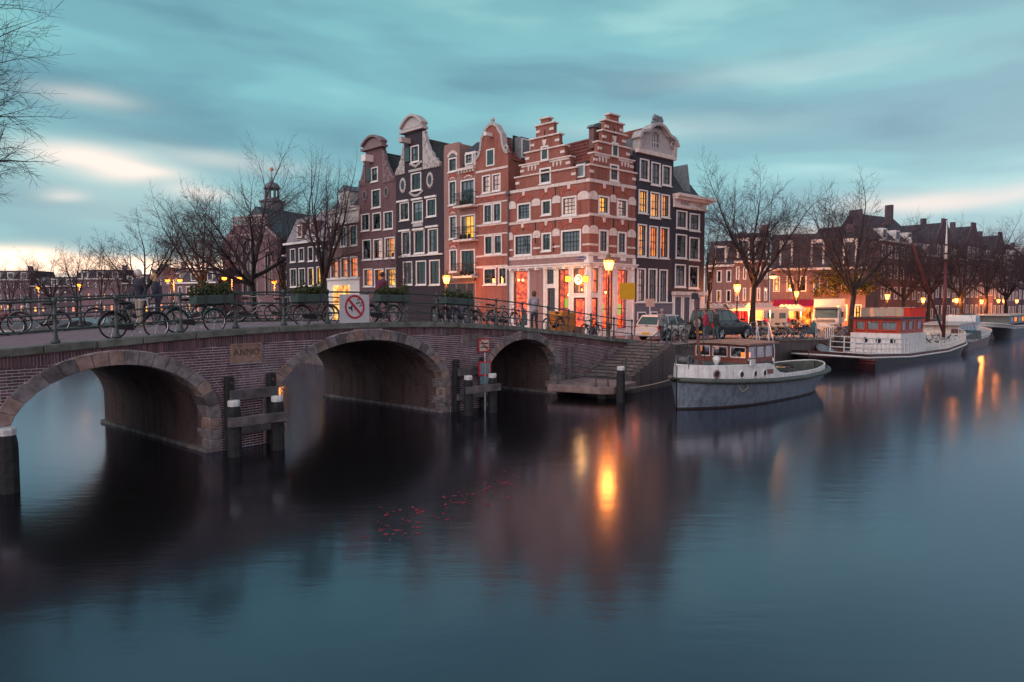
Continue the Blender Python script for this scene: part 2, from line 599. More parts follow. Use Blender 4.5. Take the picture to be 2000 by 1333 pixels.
# ------------------------------------------------------------------ streets
PAVE = MBrick('paving_bricks', (0.30, 0.205, 0.235), (0.235, 0.165, 0.19), (0.12, 0.10, 0.11), 0.21, 0.075, 0.01, 0.8, 0.3, 0.35, horiz=True)
from mathutils.geometry import delaunay_2d_cdt
def land(name, outline, step, zf, m):
    pts = [Vector((p[0], p[1])) for p in outline]
    n = len(pts)
    xs = [p.x for p in pts]
    ys = [p.y for p in pts]
    def inside(x, y):
        c = False
        for i in range(n):
            a, b = pts[i], pts[i - 1]
            if (a.y > y) != (b.y > y) and x < (b.x - a.x) * (y - a.y) / (b.y - a.y) + a.x:
                c = not c
        return c
    ex = []
    x = max(min(xs), -60)
    while x < min(max(xs), 90):
        y = min(ys)
        while y < min(max(ys), 130):
            if inside(x, y):
                ex.append(Vector((x, y)))
            y += step
        x += step
    r = delaunay_2d_cdt(pts + ex, [(i, (i + 1) % n) for i in range(n)], [], 1, 1e-5)
    b = MB()
    b.add([(p.x, p.y, zf(p.x, p.y)) for p in r[0]], [tuple(f) for f in r[2]])
    return tag(b.build(name, m), kind='structure')
lq0 = BR.W(16.2, BW)                                       # left canal quay starts under the far side of the bridge
lq1 = lq0 + LD * 44
ab0 = BR.W(16.0, 0.3)
land('street', [ab0, BR.W(22.0, 0.3), BR.W(22.4, -2.15), QA, QB, QC, (260, 260), (-260, 260), (-260, 64), (-60, 66), lq1, lq0], 3.0,
     lambda x, y: zs(x, y) - (0.0 if (Vector((x, y, 0)) - BR.o).dot(BR.d) > 21 else 0.12), PAVE)

# ------------------------------------------------------------------ quay walls
QBRICK = MBrick('quay_brick', (0.135, 0.095, 0.095), (0.10, 0.075, 0.08), (0.20, 0.19, 0.19), 0.22, 0.07, 0.014, 0.9, 0.7, 0.6)
COPING = M('coping_stone', (0.30, 0.25, 0.235), 0.85, 0.25, 3.0, bump=0.4, stain=0.5, streak=0.4)
MOSS = M('moss', (0.045, 0.055, 0.02), 0.95, 0.5, 9.0, bump=0.8)
def quay(name, label, pts, zf, slab=1.15, nslab=60, moss=False):
    a = Vector((pts[0][0], pts[0][1], 0))
    root = empty(name, a)
    wall = MB()
    cnt = 0
    back = MB()
    for p, q in zip(pts, pts[1:]):
        p, q = Vector((p[0], p[1], 0)), Vector((q[0], q[1], 0))
        L = (q - p).length
        d = (q - p) / L
        nin = Vector((-d.y, d.x, 0))
        n = max(1, int(L / 4))
        for i in range(n):
            e, f = p + d * (L * i / n), p + d * (L * (i + 1) / n)
            ze, zf_ = zf(e.x, e.y), zf(f.x, f.y)
            eo, fo = e - nin * 0.10, f - nin * 0.10
            eb, fb = e + nin * 0.6, f + nin * 0.6
            wall.add([eo - a + Vector((0, 0, -0.6)), fo - a + Vector((0, 0, -0.6)), f - a + Vector((0, 0, zf_ - 0.16)), e - a + Vector((0, 0, ze - 0.16)),
                      eb - a + Vector((0, 0, ze - 0.16)), fb - a + Vector((0, 0, zf_ - 0.16))], [(0, 1, 2, 3), (3, 2, 5, 4)])
        ns = int(L / slab)
        for i in range(ns):
            e = p + d * (L * i / ns)
            f = p + d * (L * (i + 1) / ns - 0.015)
            ze, zf_ = zf(e.x, e.y) + 0.012, zf(f.x, f.y) + 0.012
            jit = RN.uniform(-0.012, 0.012)
            e2, f2 = e - nin * (0.06 + jit), f - nin * (0.06 + jit)
            e3, f3 = e + nin * 0.5, f + nin * 0.5
            t = MB() if cnt < nslab else back
            o = [Vector((v.x, v.y, zz)) - a for v, zz in ((e2, ze - 0.19), (f2, zf_ - 0.19), (f3, zf_ - 0.19), (e3, ze - 0.19), (e2, ze), (f2, zf_), (f3, zf_), (e3, ze))]
            t.add(o, [(0, 3, 2, 1), (4, 5, 6, 7), (0, 1, 5, 4), (1, 2, 6, 5), (2, 3, 7, 6), (3, 0, 4, 7)])
            if cnt < nslab:
                ob = t.build('coping_stone', COPING, root)
            cnt += 1
    wall.build('wall_face', QBRICK, root)
    if back.v:
        tag(back.build('coping', COPING, root), kind='stuff')
    if moss:
        mb = MB()
        p, q = Vector((pts[0][0], pts[0][1], 0)), Vector((pts[1][0], pts[1][1], 0))
        d = (q - p).normalized()
        nin = Vector((-d.y, d.x, 0))
        r = random.Random(4)
        for i in range(420):
            s = r.uniform(0.2, 13.0)
            if r.random() < abs(s - 4) / 11:
                continue
            c = p + d * s - nin * r.uniform(0.055, 0.085) - a
            zz = zf(c.x + a.x, c.y + a.y) - 0.02 - abs(r.gauss(0, 0.06))
            mb.ball((c.x, c.y, zz), (r.uniform(0.03, 0.1), r.uniform(0.03, 0.08), r.uniform(0.015, 0.04)), 5, 3)
        tag(mb.build('moss', MOSS, root), kind='stuff')
    return tag(root, label, 'quay wall')
quay('quay_wall', 'dark weathered brick quay wall with stone coping behind the moored tug', [QA, QB, QC], zs, 1.15, 44, True)
quay('quay_wall', 'brick quay wall below the gabled houses, behind the bridge', [lq1, lq0], lambda x, y: 1.85, 1.2, 20)
quay('quay_wall', 'far brick quay below the bare trees on the left bank', [(-200, 64.8), (-60, 66), lq1], lambda x, y: 1.9, 1.5, 10)
# ================================================================== the bridge
KERB = [(-14, 2.3), (-9, 2.65), (-4.79, 2.97), (-3.99, 3.01), (-3.11, 3.07), (-2.22, 3.12), (-1.3, 3.18), (-0.38, 3.235), (1.58, 3.30), (3.05, 3.325), (3.88, 3.34),
        (5.89, 3.335), (8.32, 3.29), (9.95, 3.21), (12.37, 3.05), (14.88, 2.82), (17.76, 2.50), (21.5, 2.14), (22.3, 2.07)]
def kz(s):
    """kerb top along the bridge, smoothed"""
    return (interp(KERB, s - 0.8) + interp(KERB, s) * 2 + interp(KERB, s + 0.8)) / 4
ARCH = [(-2.52, 2.23, 0.90, 1.58, 0.32), (4.95, 3.42, 0.90, 1.88, 0.31), (12.95, 2.35, 0.90, 1.60, 0.28)]   # centre, half width, spring, rise, ring
def az_(a, s, ring=0.0):
    c, hw, sp, ri, th = a
    x = (s - c) / (hw + ring)
    return None if abs(x) >= 1 else sp + (ri + ring) * math.sqrt(1 - x * x)
def brick_mat():
    m = bpy.data.materials.new('bridge_brick')
    m.use_nodes = True
    k = NT(m.node_tree)
    b = m.node_tree.nodes['Principled BSDF']
    at_ = k.n('ShaderNodeAttribute', attribute_name='tone')
    pos = k.n('ShaderNodeNewGeometry').outputs['Position']
    tone = at_.outputs['Fac']
    c = k.ramp(tone, [(0.0, (0.028, 0.019, 0.026)), (0.35, (0.090, 0.046, 0.058)), (0.7, (0.165, 0.080, 0.088)), (1.0, (0.26, 0.14, 0.14))])
    st = k.noise(pos, 0.8, 6.0, 0.65, 0.6)
    c = k.mix(k.m('MULTIPLY', k.ramp(st, [(0.56, 0.0), (0.70, 1.0)]), 0.45), c, (0.30, 0.28, 0.31))     # lime bloom
    st2 = k.noise(pos, 0.55, 6.0, 0.7, 1.1)
    c = k.mix(k.m('MULTIPLY', k.ramp(st2, [(0.50, 0.0), (0.64, 1.0)]), 0.7), c, (0.03, 0.026, 0.028))    # soot and damp
    x, y, z = k.sep(pos)
    alg = k.m('MULTIPLY', k.ramp(k.m('ADD', z, k.m('MULTIPLY', st, 0.8)), [(0.0, 1.0), (0.55, 1.0), (1.0, 0.0)]), 0.8)
    c = k.mix(alg, c, (0.022, 0.024, 0.018))                                                            # algae at the waterline
    fine = k.noise(pos, 40.0, 3.0)
    c = k.mix(k.m('MULTIPLY', fine, 0.35), c, (0.24, 0.18, 0.19))
    k.l(c, b.inputs['Base Color'])
    b.inputs['Roughness'].default_value = 0.85
    b.inputs['Specular IOR Level'].default_value = 0.3
    bp = k.n('ShaderNodeBump')
    bp.inputs['Strength'].default_value = 0.5
    bp.inputs['Distance'].default_value = 0.006
    k.l(k.noise(pos, 60.0, 3.0), bp.inputs['Height'])
    k.l(bp.outputs[0], b.inputs['Normal'])
    return m
BRICKM = brick_mat()
def tone_mesh(me, tones, per):
    a = me.attributes.new('tone', 'FLOAT', 'FACE')
    a.data.foreach_set('value', [t for t in tones for _ in range(per)])
MORTAR = M('lime_mortar', (0.66, 0.60, 0.64), 0.95, 0.3, 2.0, stain=0.7)
RINGST = M('arch_sandstone', (0.33, 0.235, 0.20), 0.8, 0.30, 5.0, bump=0.7, stain=0.85, col2=(0.15, 0.125, 0.125))
RINGST2 = M('arch_greystone', (0.25, 0.22, 0.225), 0.8, 0.30, 4.0, bump=0.7, stain=0.9, col2=(0.11, 0.10, 0.105))
RINGST3 = M('arch_rosestone', (0.33, 0.24, 0.22), 0.8, 0.30, 4.0, bump=0.7, stain=0.7, col2=(0.20, 0.12, 0.095))
RINGST4 = M('arch_sootstone', (0.15, 0.135, 0.14), 0.8, 0.35, 4.0, bump=0.7, stain=0.7, streak=0.5)
KERBST = M('kerb_hardstone', (0.17, 0.175, 0.16), 0.75, 0.28, 3.0, bump=0.5, stain=0.6, col2=(0.075, 0.085, 0.065))
BARREL = MBrick('barrel_brick', (0.16, 0.095, 0.09), (0.11, 0.07, 0.072), (0.21, 0.18, 0.18), 0.22, 0.068, 0.012, 0.9, 0.7, 0.6)
S0, S1 = -13.5, 22.2
bridge = empty('stone_bridge', BR.W(0), BR.rz)
tag(bridge, 'old humped brick bridge with three stone-ringed arches over the canal', 'bridge')
def bridge_outline():
    pts = [(S0, -0.5)]
    for c, hw, sp, ri, th in ARCH:
        n = 20
        pts.append((c - hw, -0.5))
        for i in range(n + 1):
            a = PI - PI * i / n
            pts.append((c + hw * math.cos(a), sp + ri * math.sin(a)))
        pts.append((c + hw, -0.5))
    pts.append((S1, -0.5))
    s = S1
    while s > S0:
        pts.append((s, kz(s) - 0.185))
        s -= 0.7
    pts.append((S0, kz(S0) - 0.185))
    return pts
MB().prism(bridge_outline(), 0.0, 0.35).build('spandrel_wall', MORTAR, bridge)
MB().prism(bridge_outline(), BW - 0.35, BW).build('spandrel_wall', MBrick('bridge_back_brick', (0.12, 0.07, 0.08), (0.09, 0.06, 0.07), (0.16, 0.14, 0.15)), bridge)
for c, hw, sp, ri, th in ARCH:
    b = MB()
    n = 24
    sec = [(c - hw, -0.5)] + [(c + hw * math.cos(PI - PI * i / n), sp + ri * math.sin(PI - PI * i / n)) for i in range(n + 1)] + [(c + hw, -0.5)]
    for (xa, za), (xb, zb) in zip(sec, sec[1:]):
        b.quad((xa, 0.34, za), (xb, 0.34, zb), (xb, BW - 0.34, zb), (xa, BW - 0.34, za))
    b.build('arch_barrel', BARREL, bridge, fix=False)
    # stone footings at the waterline
    for sgn in (-1, 1):
        MB().box(c + sgn * (hw - 0.06) - 0.07, c + sgn * (hw - 0.06) + 0.07, -0.04, BW, -0.4, 0.10).build('footing', RINGST2, bridge)
# voussoirs and jamb quoins, each stone its own
for ai, (c, hw, sp, ri, th) in enumerate(ARCH):
    n = (19, 25, 17)[ai]
    def ell(t, add):
        a = PI - PI * t
        return (c + (hw + add) * math.cos(a), sp + (ri + add) * math.sin(a))
    # stones of equal arc length
    fine = [ell(i / 400, 0) for i in range(401)]
    cum = [0.0]
    for p, q in zip(fine, fine[1:]):
        cum.append(cum[-1] + math.hypot(q[0] - p[0], q[1] - p[1]))
    def tt(frac):
        L = cum[-1] * frac
        for i in range(400):
            if cum[i + 1] >= L:
                return (i + (L - cum[i]) / (cum[i + 1] - cum[i])) / 400
        return 1.0
    for i in range(n):
        t0, t1 = tt(i / n), tt((i + 1) / n)
        g = 0.0045 / n * 10 * 0.25
        pr = RN.uniform(0.022, 0.05)
        a, b_, c_, d_ = ell(t0 + g, -0.015), ell(t1 - g, -0.015), ell(t1 - g, th + RN.uniform(-0.015, 0.02)), ell(t0 + g, th + RN.uniform(-0.015, 0.02))
        mid0, mid1 = ell((t0 + t1) / 2, -0.015), ell((t0 + t1) / 2, th + 0.01)
        poly = [a, mid0, b_, c_, mid1, d_]
        o = MB().prism(poly, -pr, RN.choice((0.42, 0.62))).build('voussoir', RN.choice((RINGST, RINGST2, RINGST4, RINGST3, RINGST2)), bridge)
        bevel(o, 0.014, 1)
    for sgn in (-1, 1):
        z = sp
        j = 0
        while z > -0.3:
            h = RN.uniform(0.26, 0.36)
            x0 = c + sgn * (hw - 0.02)
            x1 = c + sgn * (hw + th * (1.0 if j % 2 else 0.82))
            o = MB().box(min(x0, x1), max(x0, x1), -RN.uniform(0.02, 0.045), 0.45 + 0.25 * (j % 2), z - h, z - 0.012).build('quoin', RN.choice((RINGST, RINGST2, RINGST3)), bridge)
            bevel(o, 0.014, 1)
            z -= h
            j += 1
# bricks of the canal face: rows cut off at the arch rings
def rows():
    out = []
    z = 0.02
    r = 0
    while z < 3.3:
        spans = [(-6.4, S1 - 0.05)]
        zm = z + 0.028
        cuts = []
        for c, hw, sp, ri, th in ARCH:
            if zm < sp:
                e = hw + th * 0.95
            else:
                q = (zm - sp) / (ri + th)
                e = (hw + th) * math.sqrt(max(0, 1 - q * q)) if q < 1 else 0
            cuts.append((c, e))
        for a, b, za, zb in ((0.31, 1.23, 2.33, 2.85), (9.28, 10.40, 2.37, 2.81)):
            if za - 0.03 < zm < zb + 0.03:
                cuts.append(((a + b) / 2, (b - a) / 2 + 0.012))
        for c, e in cuts:
            if e > 0:
                ns = []
                for a, b in spans:
                    if c + e <= a or c - e >= b:
                        ns.append((a, b))
                    else:
                        if c - e > a:
                            ns.append((a, c - e))
                        if c + e < b:
                            ns.append((c + e, b))
                spans = ns
        for a, b in spans:
            x = a - ((r * 0.111) % 0.222) + RN.uniform(0, 0.01)
            flem = r % 2
            while x < b:
                w = 0.210 if flem == 0 or int(x * 7) % 3 else 0.100
                x0, x1 = max(a, x), min(b, x + w)
                if x1 - x0 > 0.03:
                    top = kz((x0 + x1) / 2) - 0.19 - 0.215
                    if z + 0.056 < top:
                        out.append((x0, x1, z, z + 0.050))
                x += w + 0.016
        z += 0.069
        r += 1
    # soldier course under the kerb
    x = -6.4
    while x < S1 - 0.3:
        t = kz(x) - 0.19
        lo = t - 0.262
        for c, hw, sp, ri, th in ARCH:
            q = az_((c, hw, sp, ri, th), x + 0.03, th)
            if q is not None:
                lo = max(lo, q + 0.03)
        if t - lo > 0.05:
            out.append((x, x + 0.055, lo, t - 0.004))
        x += 0.067
    return out
bricks = rows()
full = [q for q in bricks if abs(q[1] - q[0] - 0.21) < 0.003 and q[3] - q[2] < 0.06 and -4.9 < q[0] < 2.2 and q[2] > 0.6]
full.sort(key=lambda q: q[0])
pick = set(id(q) for q in full[:300])
variants = []
for i in range(14):
    b = MB().box(-0.105, 0.105, -RN.uniform(0.007, 0.016), 0.02, 0, 0.050)
    me = b.mesh('brick', BRICKM)
    tone_mesh(me, [RN.betavariate(2, 2.2)], 6)
    variants.append(me)
joined = MB()
tones = []
for q in bricks:
    if id(q) in pick:
        o = inst('brick', RN.choice(variants), bridge)
        o.location = ((q[0] + q[1]) / 2, 0, q[2])
    else:
        joined.box(q[0], q[1], -RN.uniform(0.006, 0.016), 0.02, q[2], q[3])
        tones.append(RN.betavariate(2, 2.2))
me = joined.mesh('brickwork', BRICKM)
tone_mesh(me, tones, 6)
tag(inst('brickwork', me, bridge), kind='stuff')
# kerb stones on both sides
for side in (0, 1):
    s = S0
    while s < S1 - 0.2:
        L = RN.uniform(1.0, 1.5)
        e = min(S1, s + L)
        ya, yb = (-0.10, 0.30) if side == 0 else (BW - 0.30, BW + 0.10)
        dy = RN.uniform(-0.012, 0.012)
        dz = RN.uniform(-0.008, 0.008)
        b = MB()
        n = 3
        for i in range(n + 1):
            x = lerp(s + 0.006, e - 0.006, i / n)
            zz = kz(x) + dz
            b.v += [(x, ya + dy, zz - 0.185), (x, yb, zz - 0.185), (x, yb, zz), (x, ya + dy, zz)]
        for i in range(n):
            o = i * 4
            for j in range(4):
                b.f.append((o + j, o + (j + 1) % 4, o + 4 + (j + 1) % 4, o + 4 + j))
                b.mi.append(0)
        b.f += [(0, 1, 2, 3), (n * 4, n * 4 + 3, n * 4 + 2, n * 4 + 1)]
        b.mi += [0, 0]
        ob = b.build('kerb_stone', KERBST, bridge)
        bevel(ob, 0.02, 2)
        s = e
# deck
b = MB()
s = S0
prev = None
while s <= S1 + 2.0:
    z = max(kz(s) - 0.09, 1.96)
    cur = ((s, 0.26, z), (s, BW / 2, z + 0.06), (s, BW - 0.26, z))
    if prev:
        b.quad(prev[0], cur[0], cur[1], prev[1])
        b.quad(prev[1], cur[1], cur[2], prev[2])
    prev = cur
    s += 0.6
b.build('deck', PAVE, bridge)
# carved date stones
STONEA = M('carved_stone', (0.30, 0.20, 0.16), 0.85, 0.25, 8.0, bump=0.4)
STONEB = M('carved_stone_grey', (0.19, 0.155, 0.15), 0.85, 0.3, 6.0, bump=0.4, stain=0.6)
GROOVE = M('carved_groove', (0.085, 0.055, 0.045), 0.9, 0.2)
def text(name, s, size, m, parent, loc, rot=(PI / 2, 0, 0), ext=0.006, align='CENTER', sx=1.0):
    cu = bpy.data.curves.new(name, 'FONT')
    cu.body = s
    cu.size = size
    cu.extrude = ext
    cu.align_x = align
    cu.align_y = 'CENTER'
    o = bpy.data.objects.new(name, cu)
    COL.objects.link(o)
    dg = bpy.context.evaluated_depsgraph_get()
    me = bpy.data.meshes.new_from_object(o.evaluated_get(dg))
    bpy.data.objects.remove(o)
    me.materials.clear()
    me.materials.append(m)
    ob = inst(name, me, parent)
    ob.location = loc
    ob.rotation_euler = rot
    ob.scale = (sx, 1, 1)
    return ob
for (xa, xb, za, zb, m, word, sz) in ((0.31, 1.23, 2.33, 2.85, STONEA, 'ANNO', 0.25), (9.28, 10.40, 2.37, 2.81, STONEB, '1652', 0.27)):
    st = MB().box(xa, xb, -0.035, 0.05, za, zb).build('date_stone', m, bridge)
    bevel(st, 0.012, 1)
    fr = MB()
    for (p, q, r_, t) in ((xa, xb, za, za + 0.07), (xa, xb, zb - 0.05, zb), (xa, xa + 0.07, za + 0.072, zb - 0.052), (xb - 0.07, xb, za + 0.072, zb - 0.052)):
        fr.box(p + 0.003, q - 0.003, -0.055, -0.03, r_ + 0.003, t - 0.003)
    fr.build('moulding', m, st)
    text('lettering', word, sz, GROOVE, st, ((xa + xb) / 2, -0.036, (za + zb) / 2 + 0.01), ext=0.004)

# ------------------------------------------------------------------ railings
RAILM = M('green_black_iron', (0.045, 0.065, 0.062), 0.45, 0.25, 5.0, spec=0.5)
POST_S = [-12.2, -10.5, -8.7, -7.0, -5.3, -3.73, -2.46, -0.94, 0.54, 2.0, 3.5, 5.0, 6.56, 8.09, 9.71, 11.32, 12.95, 14.7, 16.25, 18.05, 20.1, 21.85]
def post_mesh():
    b = MB()
    b.lathe([(0.095, 0), (0.095, 0.06), (0.062, 0.10), (0.045, 0.26), (0.047, 0.34), (0.034, 0.36), (0.034, 0.60), (0.05, 0.63), (0.05, 0.68), (0.034, 0.71), (0.034, 0.90), (0.055, 0.93),
             (0.062, 0.975), (0.05, 1.02), (0.03, 1.035), (0.002, 1.05)], 8)
    return b.mesh('post', RAILM, True)
PME = post_mesh()
def railing(y, label):
    root = empty('iron_railing', BR.W(0, y), BR.rz)
    tag(root, label, 'railing', 'railings of the bridge')
    for s in POST_S:
        o = inst('post', PME, root)
        o.location = (s, 0, kz(s))
    for h, r in ((0.965, 0.03), (0.655, 0.022), (0.31, 0.022)):
        s = POST_S[0]
        pts = []
        while s < POST_S[-1]:
            pts.append((s, 0, kz(s) + h))
            s += 0.5
        pts.append((POST_S[-1], 0, kz(POST_S[-1]) + h))
        MB().tube(pts, r, 6).build('rail', RAILM, root, smooth=True)
    return root
railing(0.10, 'dark green iron railing along the near edge of the bridge')
railing(BW - 0.10, 'dark green iron railing along the far edge of the bridge')

# ------------------------------------------------------------------ fender piles and timbers
TIMB = M('tarred_timber', (0.020, 0.022, 0.024), 0.75, 0.45, 5.0, bump=0.6, stain=0.3)
TIMG = M('grey_weathered_timber', (0.11, 0.10, 0.105), 0.85, 0.3, 4.0, bump=0.6, stain=0.6)
CAPW = M('white_pile_cap', (0.66, 0.68, 0.68), 0.6, 0.2, 6.0, stain=0.3)
def pile(p, ztop, r, label, rz=0.3):
    root = empty('mooring_pile', (p[0], p[1], -0.6), rz)
    b = MB()
    h = ztop + 0.6
    b.lathe([(r * 1.02, 0), (r, h - 0.45), (r * 0.97, h - 0.30), (r * 0.80, h - 0.10)], 8)
    o = b.build('shaft', TIMB, root)
    bevel(o, 0.012, 1)
    c = MB()
    c.lathe([(r * 0.86, h - 0.13), (r * 0.88, h - 0.01), (r * 0.80, h + 0.02)], 8)
    c.build('cap', CAPW, root)
    return tag(root, label, 'pile', 'white-capped timber piles')
def pil_px(u, vb, vt, r, label):
    """from the waterline and top that the photo shows"""
    p = gp(u, vb, 0)
    t = at(u, vt, p.y)
    return pile(p, t.z, r, label)
pil_px(18, 962, 838, 0.20, 'thick tarred pile with white cap at the left edge of the picture')
pa = pil_px(459, 892, 784, 0.175, 'tarred pile with white cap left of the pier below the ANNO stone')
pb = pil_px(543, 878, 775, 0.175, 'tarred pile with white cap right of the pier below the ANNO stone')
pc = pil_px(915, 812, 735, 0.17, 'tarred pile with white cap left of the sign-bearing pier')
pd_ = pil_px(962, 806, 731, 0.17, 'tarred pile with white cap right of the sign-bearing pier')
pil_px(1212, 786, 717, 0.18, 'grey mooring pile with white cap beside the stair landing')
pil_px(662, 772, 703, 0.17, 'tarred pile standing in shade behind the middle arch')
pil_px(268, 822, 742, 0.19, 'tarred pile in shade behind the left arch')
def beam(p, q, w, h, name, m, label, cat):
    p, q = Vector(p), Vector(q)
    d = q - p
    rz = math.atan2(d.y, d.x)
    root = MB().box(-0.02, d.length + 0.02, -w / 2, w / 2, -h / 2, h / 2).build(name, m)
    root.location = p
    root.rotation_euler = (0, -math.asin(d.z / d.length), rz)
    bevel(root, 0.018, 2)
    return tag(root, label, cat)
def beam_px(pl, pr, u0, v0, u1, v1, label):
    off = Vector((0.12, -0.16, 0))
    a = at(u0, v0, pl.location.y - 0.22)
    c = at(u1, v1, pr.location.y - 0.22)
    return beam(a, c, 0.14, 0.25, 'fender_beam', TIMG, label, 'beam')
beam_px(pa, pb, 447, 827, 563, 813, 'heavy timber fender beam bolted across the two piles below the ANNO stone')
beam_px(pc, pd_, 911, 764, 976, 756, 'heavy timber fender beam across the two piles before the sign-bearing pier')
def fender(s0, s1, z0, zt, label, yo=-0.24):
    root = empty('timber_fender', BR.W(s0, 0, 0), BR.rz)
    w = s1 - s0
    for x in (0.0, w):
        o = MB().box(x - 0.12, x + 0.12, yo, -0.05, -0.6, zt).build('upright', TIMB, root)
        bevel(o, 0.05, 3)
    o = MB().box(-0.05, w + 0.10, yo - 0.13, yo + 0.0, z0, z0 + 0.28).build('cross_beam', TIMG, root)
    bevel(o, 0.015, 1)
    o = MB().box(-0.10, w + 0.05, yo - 0.11, yo + 0.0, 0.42, 0.66).build('cross_beam', TIMG, root)
    bevel(o, 0.015, 1)
    for x in (0.0, w):
        MB().lathe([(0.05, 0), (0.04, 0.03)], 8, (x, yo - 0.03, zt - 0.16), 'y').build('bolt', M('rusty_bolt', (0.10, 0.05, 0.035), 0.8, 0.3), root)
    return tag(root, label, 'fender')
fender(0.18, 1.42, 1.34, 1.98, 'timber fender frame on the pier below the ANNO stone')
fender(8.82, 10.28, 1.30, 1.90, 'timber fender frame on the pier between middle and right arch')
o = MB().box(-0.15, 0.15, -0.24, -0.03, -0.6, 2.05).build('fender_post', TIMG)
bevel(o, 0.06, 3)
o.location = BR.W(16.05, 0, 0)
o.rotation_euler = (0, 0, BR.rz)
tag(o, 'grey rounded fender post at the right end of the small arch', 'post')

# ------------------------------------------------------------------ landing stage and stairs
STEPST = M('step_stone', (0.165, 0.14, 0.14), 0.85, 0.3, 4.0, bump=0.5, stain=0.5)
st = empty('stone_stairs', BR.W(16.9, 0, 0), BR.rz)
NST = 11
for i in range(NST):
    z1 = 0.62 + (1.97 - 0.62) * (i + 1) / NST
    x0 = 0.55 + i * 0.365
    o = MB().box(x0, x0 + 0.43, -2.15, -0.03, z1 - 0.10, z1).build('tread', STEPST, st)
    bevel(o, 0.02, 1)
    MB().box(x0 + 0.05, x0 + 0.42, -2.12, -0.03, -0.5, z1 - 0.102).build('riser', QBRICK, st)
    o = MB().box(x0 + 0.04, x0 + 0.45, -2.42, -2.16, -0.6, z1 + 0.03).build('side_wall_stone', QBRICK, st)
MB().box(0.60 + NST * 0.365, 5.6, -2.42, -0.03, -0.5, 1.95).build('top_landing', QBRICK, st)
tag(st, 'worn stone stairs leading from the landing stage up to the quay', 'stairs')
def lr(pts, r=0.025):
    return MB().tube(pts, r, 6)
hr = empty('stair_handrail', BR.W(16.9, 0, 0), BR.rz)
lr([(-0.25, -2.35, 1.42), (0.25, -2.35, 1.45), (0.7, -2.3, 1.75), (4.5, -2.25, 3.0), (5.0, -2.25, 3.0)]).build('upper_rail', RAILM, hr)
lr([(0.2, -2.35, 1.05), (0.7, -2.3, 1.3), (4.6, -2.25, 2.55)]).build('lower_rail', RAILM, hr)
for x, zb, zt in ((0.3, 0.6, 1.55), (2.6, 1.2, 2.42), (4.6, 1.95, 3.05)):
    MB().lathe([(0.06, zb), (0.05, zb + 0.15), (0.032, zb + 0.2), (0.032, zt - 0.05), (0.05, zt)], 8, (x, -2.3, 0)).build('post', RAILM, hr)
tag(hr, 'sloping iron handrail up the stone stairs', 'handrail')
la = empty('landing_stage', BR.W(14.4, 0, 0), BR.rz)
o = MB().prism([(-0.6, -0.55), (-0.35, -0.95), (0.0, -2.75), (0.45, -3.15), (2.7, -2.9), (2.75, -0.05), (0.6, -0.05)], 0.28, 0.58, 'z').build('slab', M('landing_concrete', (0.27, 0.195, 0.185), 0.85, 0.2, 3.0, bump=0.3, stain=0.5), la)
bevel(o, 0.02, 1)
MB().lathe([(0.2, -0.6), (0.2, 0.29)], 10, (0.9, -2.3, 0)).build('support', TIMG, la)
tag(la, 'low pinkish stone landing stage at the foot of the stairs', 'landing')
lrr = empty('landing_railing', BR.W(14.4, 0, 0.58), BR.rz)
pp = [(-0.2, -0.8), (0.02, -2.55), (0.45, -2.85)]
for x, y in pp:
    MB().lathe([(0.065, 0), (0.05, 0.14), (0.03, 0.18), (0.03, 0.4), (0.045, 0.43), (0.03, 0.46), (0.03, 0.8), (0.045, 0.84), (0.01, 0.9)], 8, (x, y, 0)).build('post', RAILM, lrr)
for h in (0.43, 0.82):
    MB().tube([(-0.35, 0.0, h)] + [(x, y, h) for x, y in pp] + [(1.0, -2.8, h)], 0.022, 6).build('rail', RAILM, lrr)
tag(lrr, 'short iron railing around the landing stage', 'railing')
# quay-side railing above the tug
qr = empty('quay_railing', QA + Vector((0, 0, 1.95)), math.atan2(QD.y, QD.x))
for x in (0.25, 2.1, 3.95, 5.8):
    o = inst('post', PME, qr)
    o.location = (x, 0.35, zs(*(QA + QD * x).xy) - 1.95)
for h in (0.95, 0.33):
    MB().tube([(x, 0.35, h + zs(*(QA + QD * x).xy) - 1.95) for x in (0.25, 2.1, 3.95, 5.8)], 0.024, 6).build('rail', RAILM, qr)
tag(qr, 'iron railing on the quay edge above the tug', 'railing')
# ================================================================== house kit
c1 = lambda x, y: (680 + x / 3.175, 200 + y / 3.174)
c2 = lambda x, y: (980 + x / 3.0286, 200 + y / 3.0295)
c3 = lambda x, y: (340 + x / 4.7605, 300 + y / 4.7607)
def wall(outline, holes, y0=0.0, y1=0.3, reveal=0.24):
    b = MB()
    loops = [[Vector((p[0], p[1], 0)) for p in outline]] + [[Vector((p[0], p[1], 0)) for p in h] for h in holes]
    flat = [p for l in loops for p in l]
    tri = tessellate_polygon(loops)
    b.add([(p.x, y0, p.y) for p in flat], [tuple(t) for t in tri])
    n = len(outline)
    b.add([(p[0], y0, p[1]) for p in outline] + [(p[0], y1, p[1]) for p in outline], [(i, (i + 1) % n, (i + 1) % n + n, i + n) for i in range(n)])
    for h in holes:
        n = len(h)
        b.add([(p[0], y0, p[1]) for p in h] + [(p[0], y0 + reveal, p[1]) for p in h], [(i, i + n, (i + 1) % n + n, (i + 1) % n) for i in range(n)])
    return b
def rect(x0, x1, z0, z1):
    return [(x0, z0), (x1, z0), (x1, z1), (x0, z1)]
_wc = {}
def q2(v):
    return round(v / 0.02) * 0.02
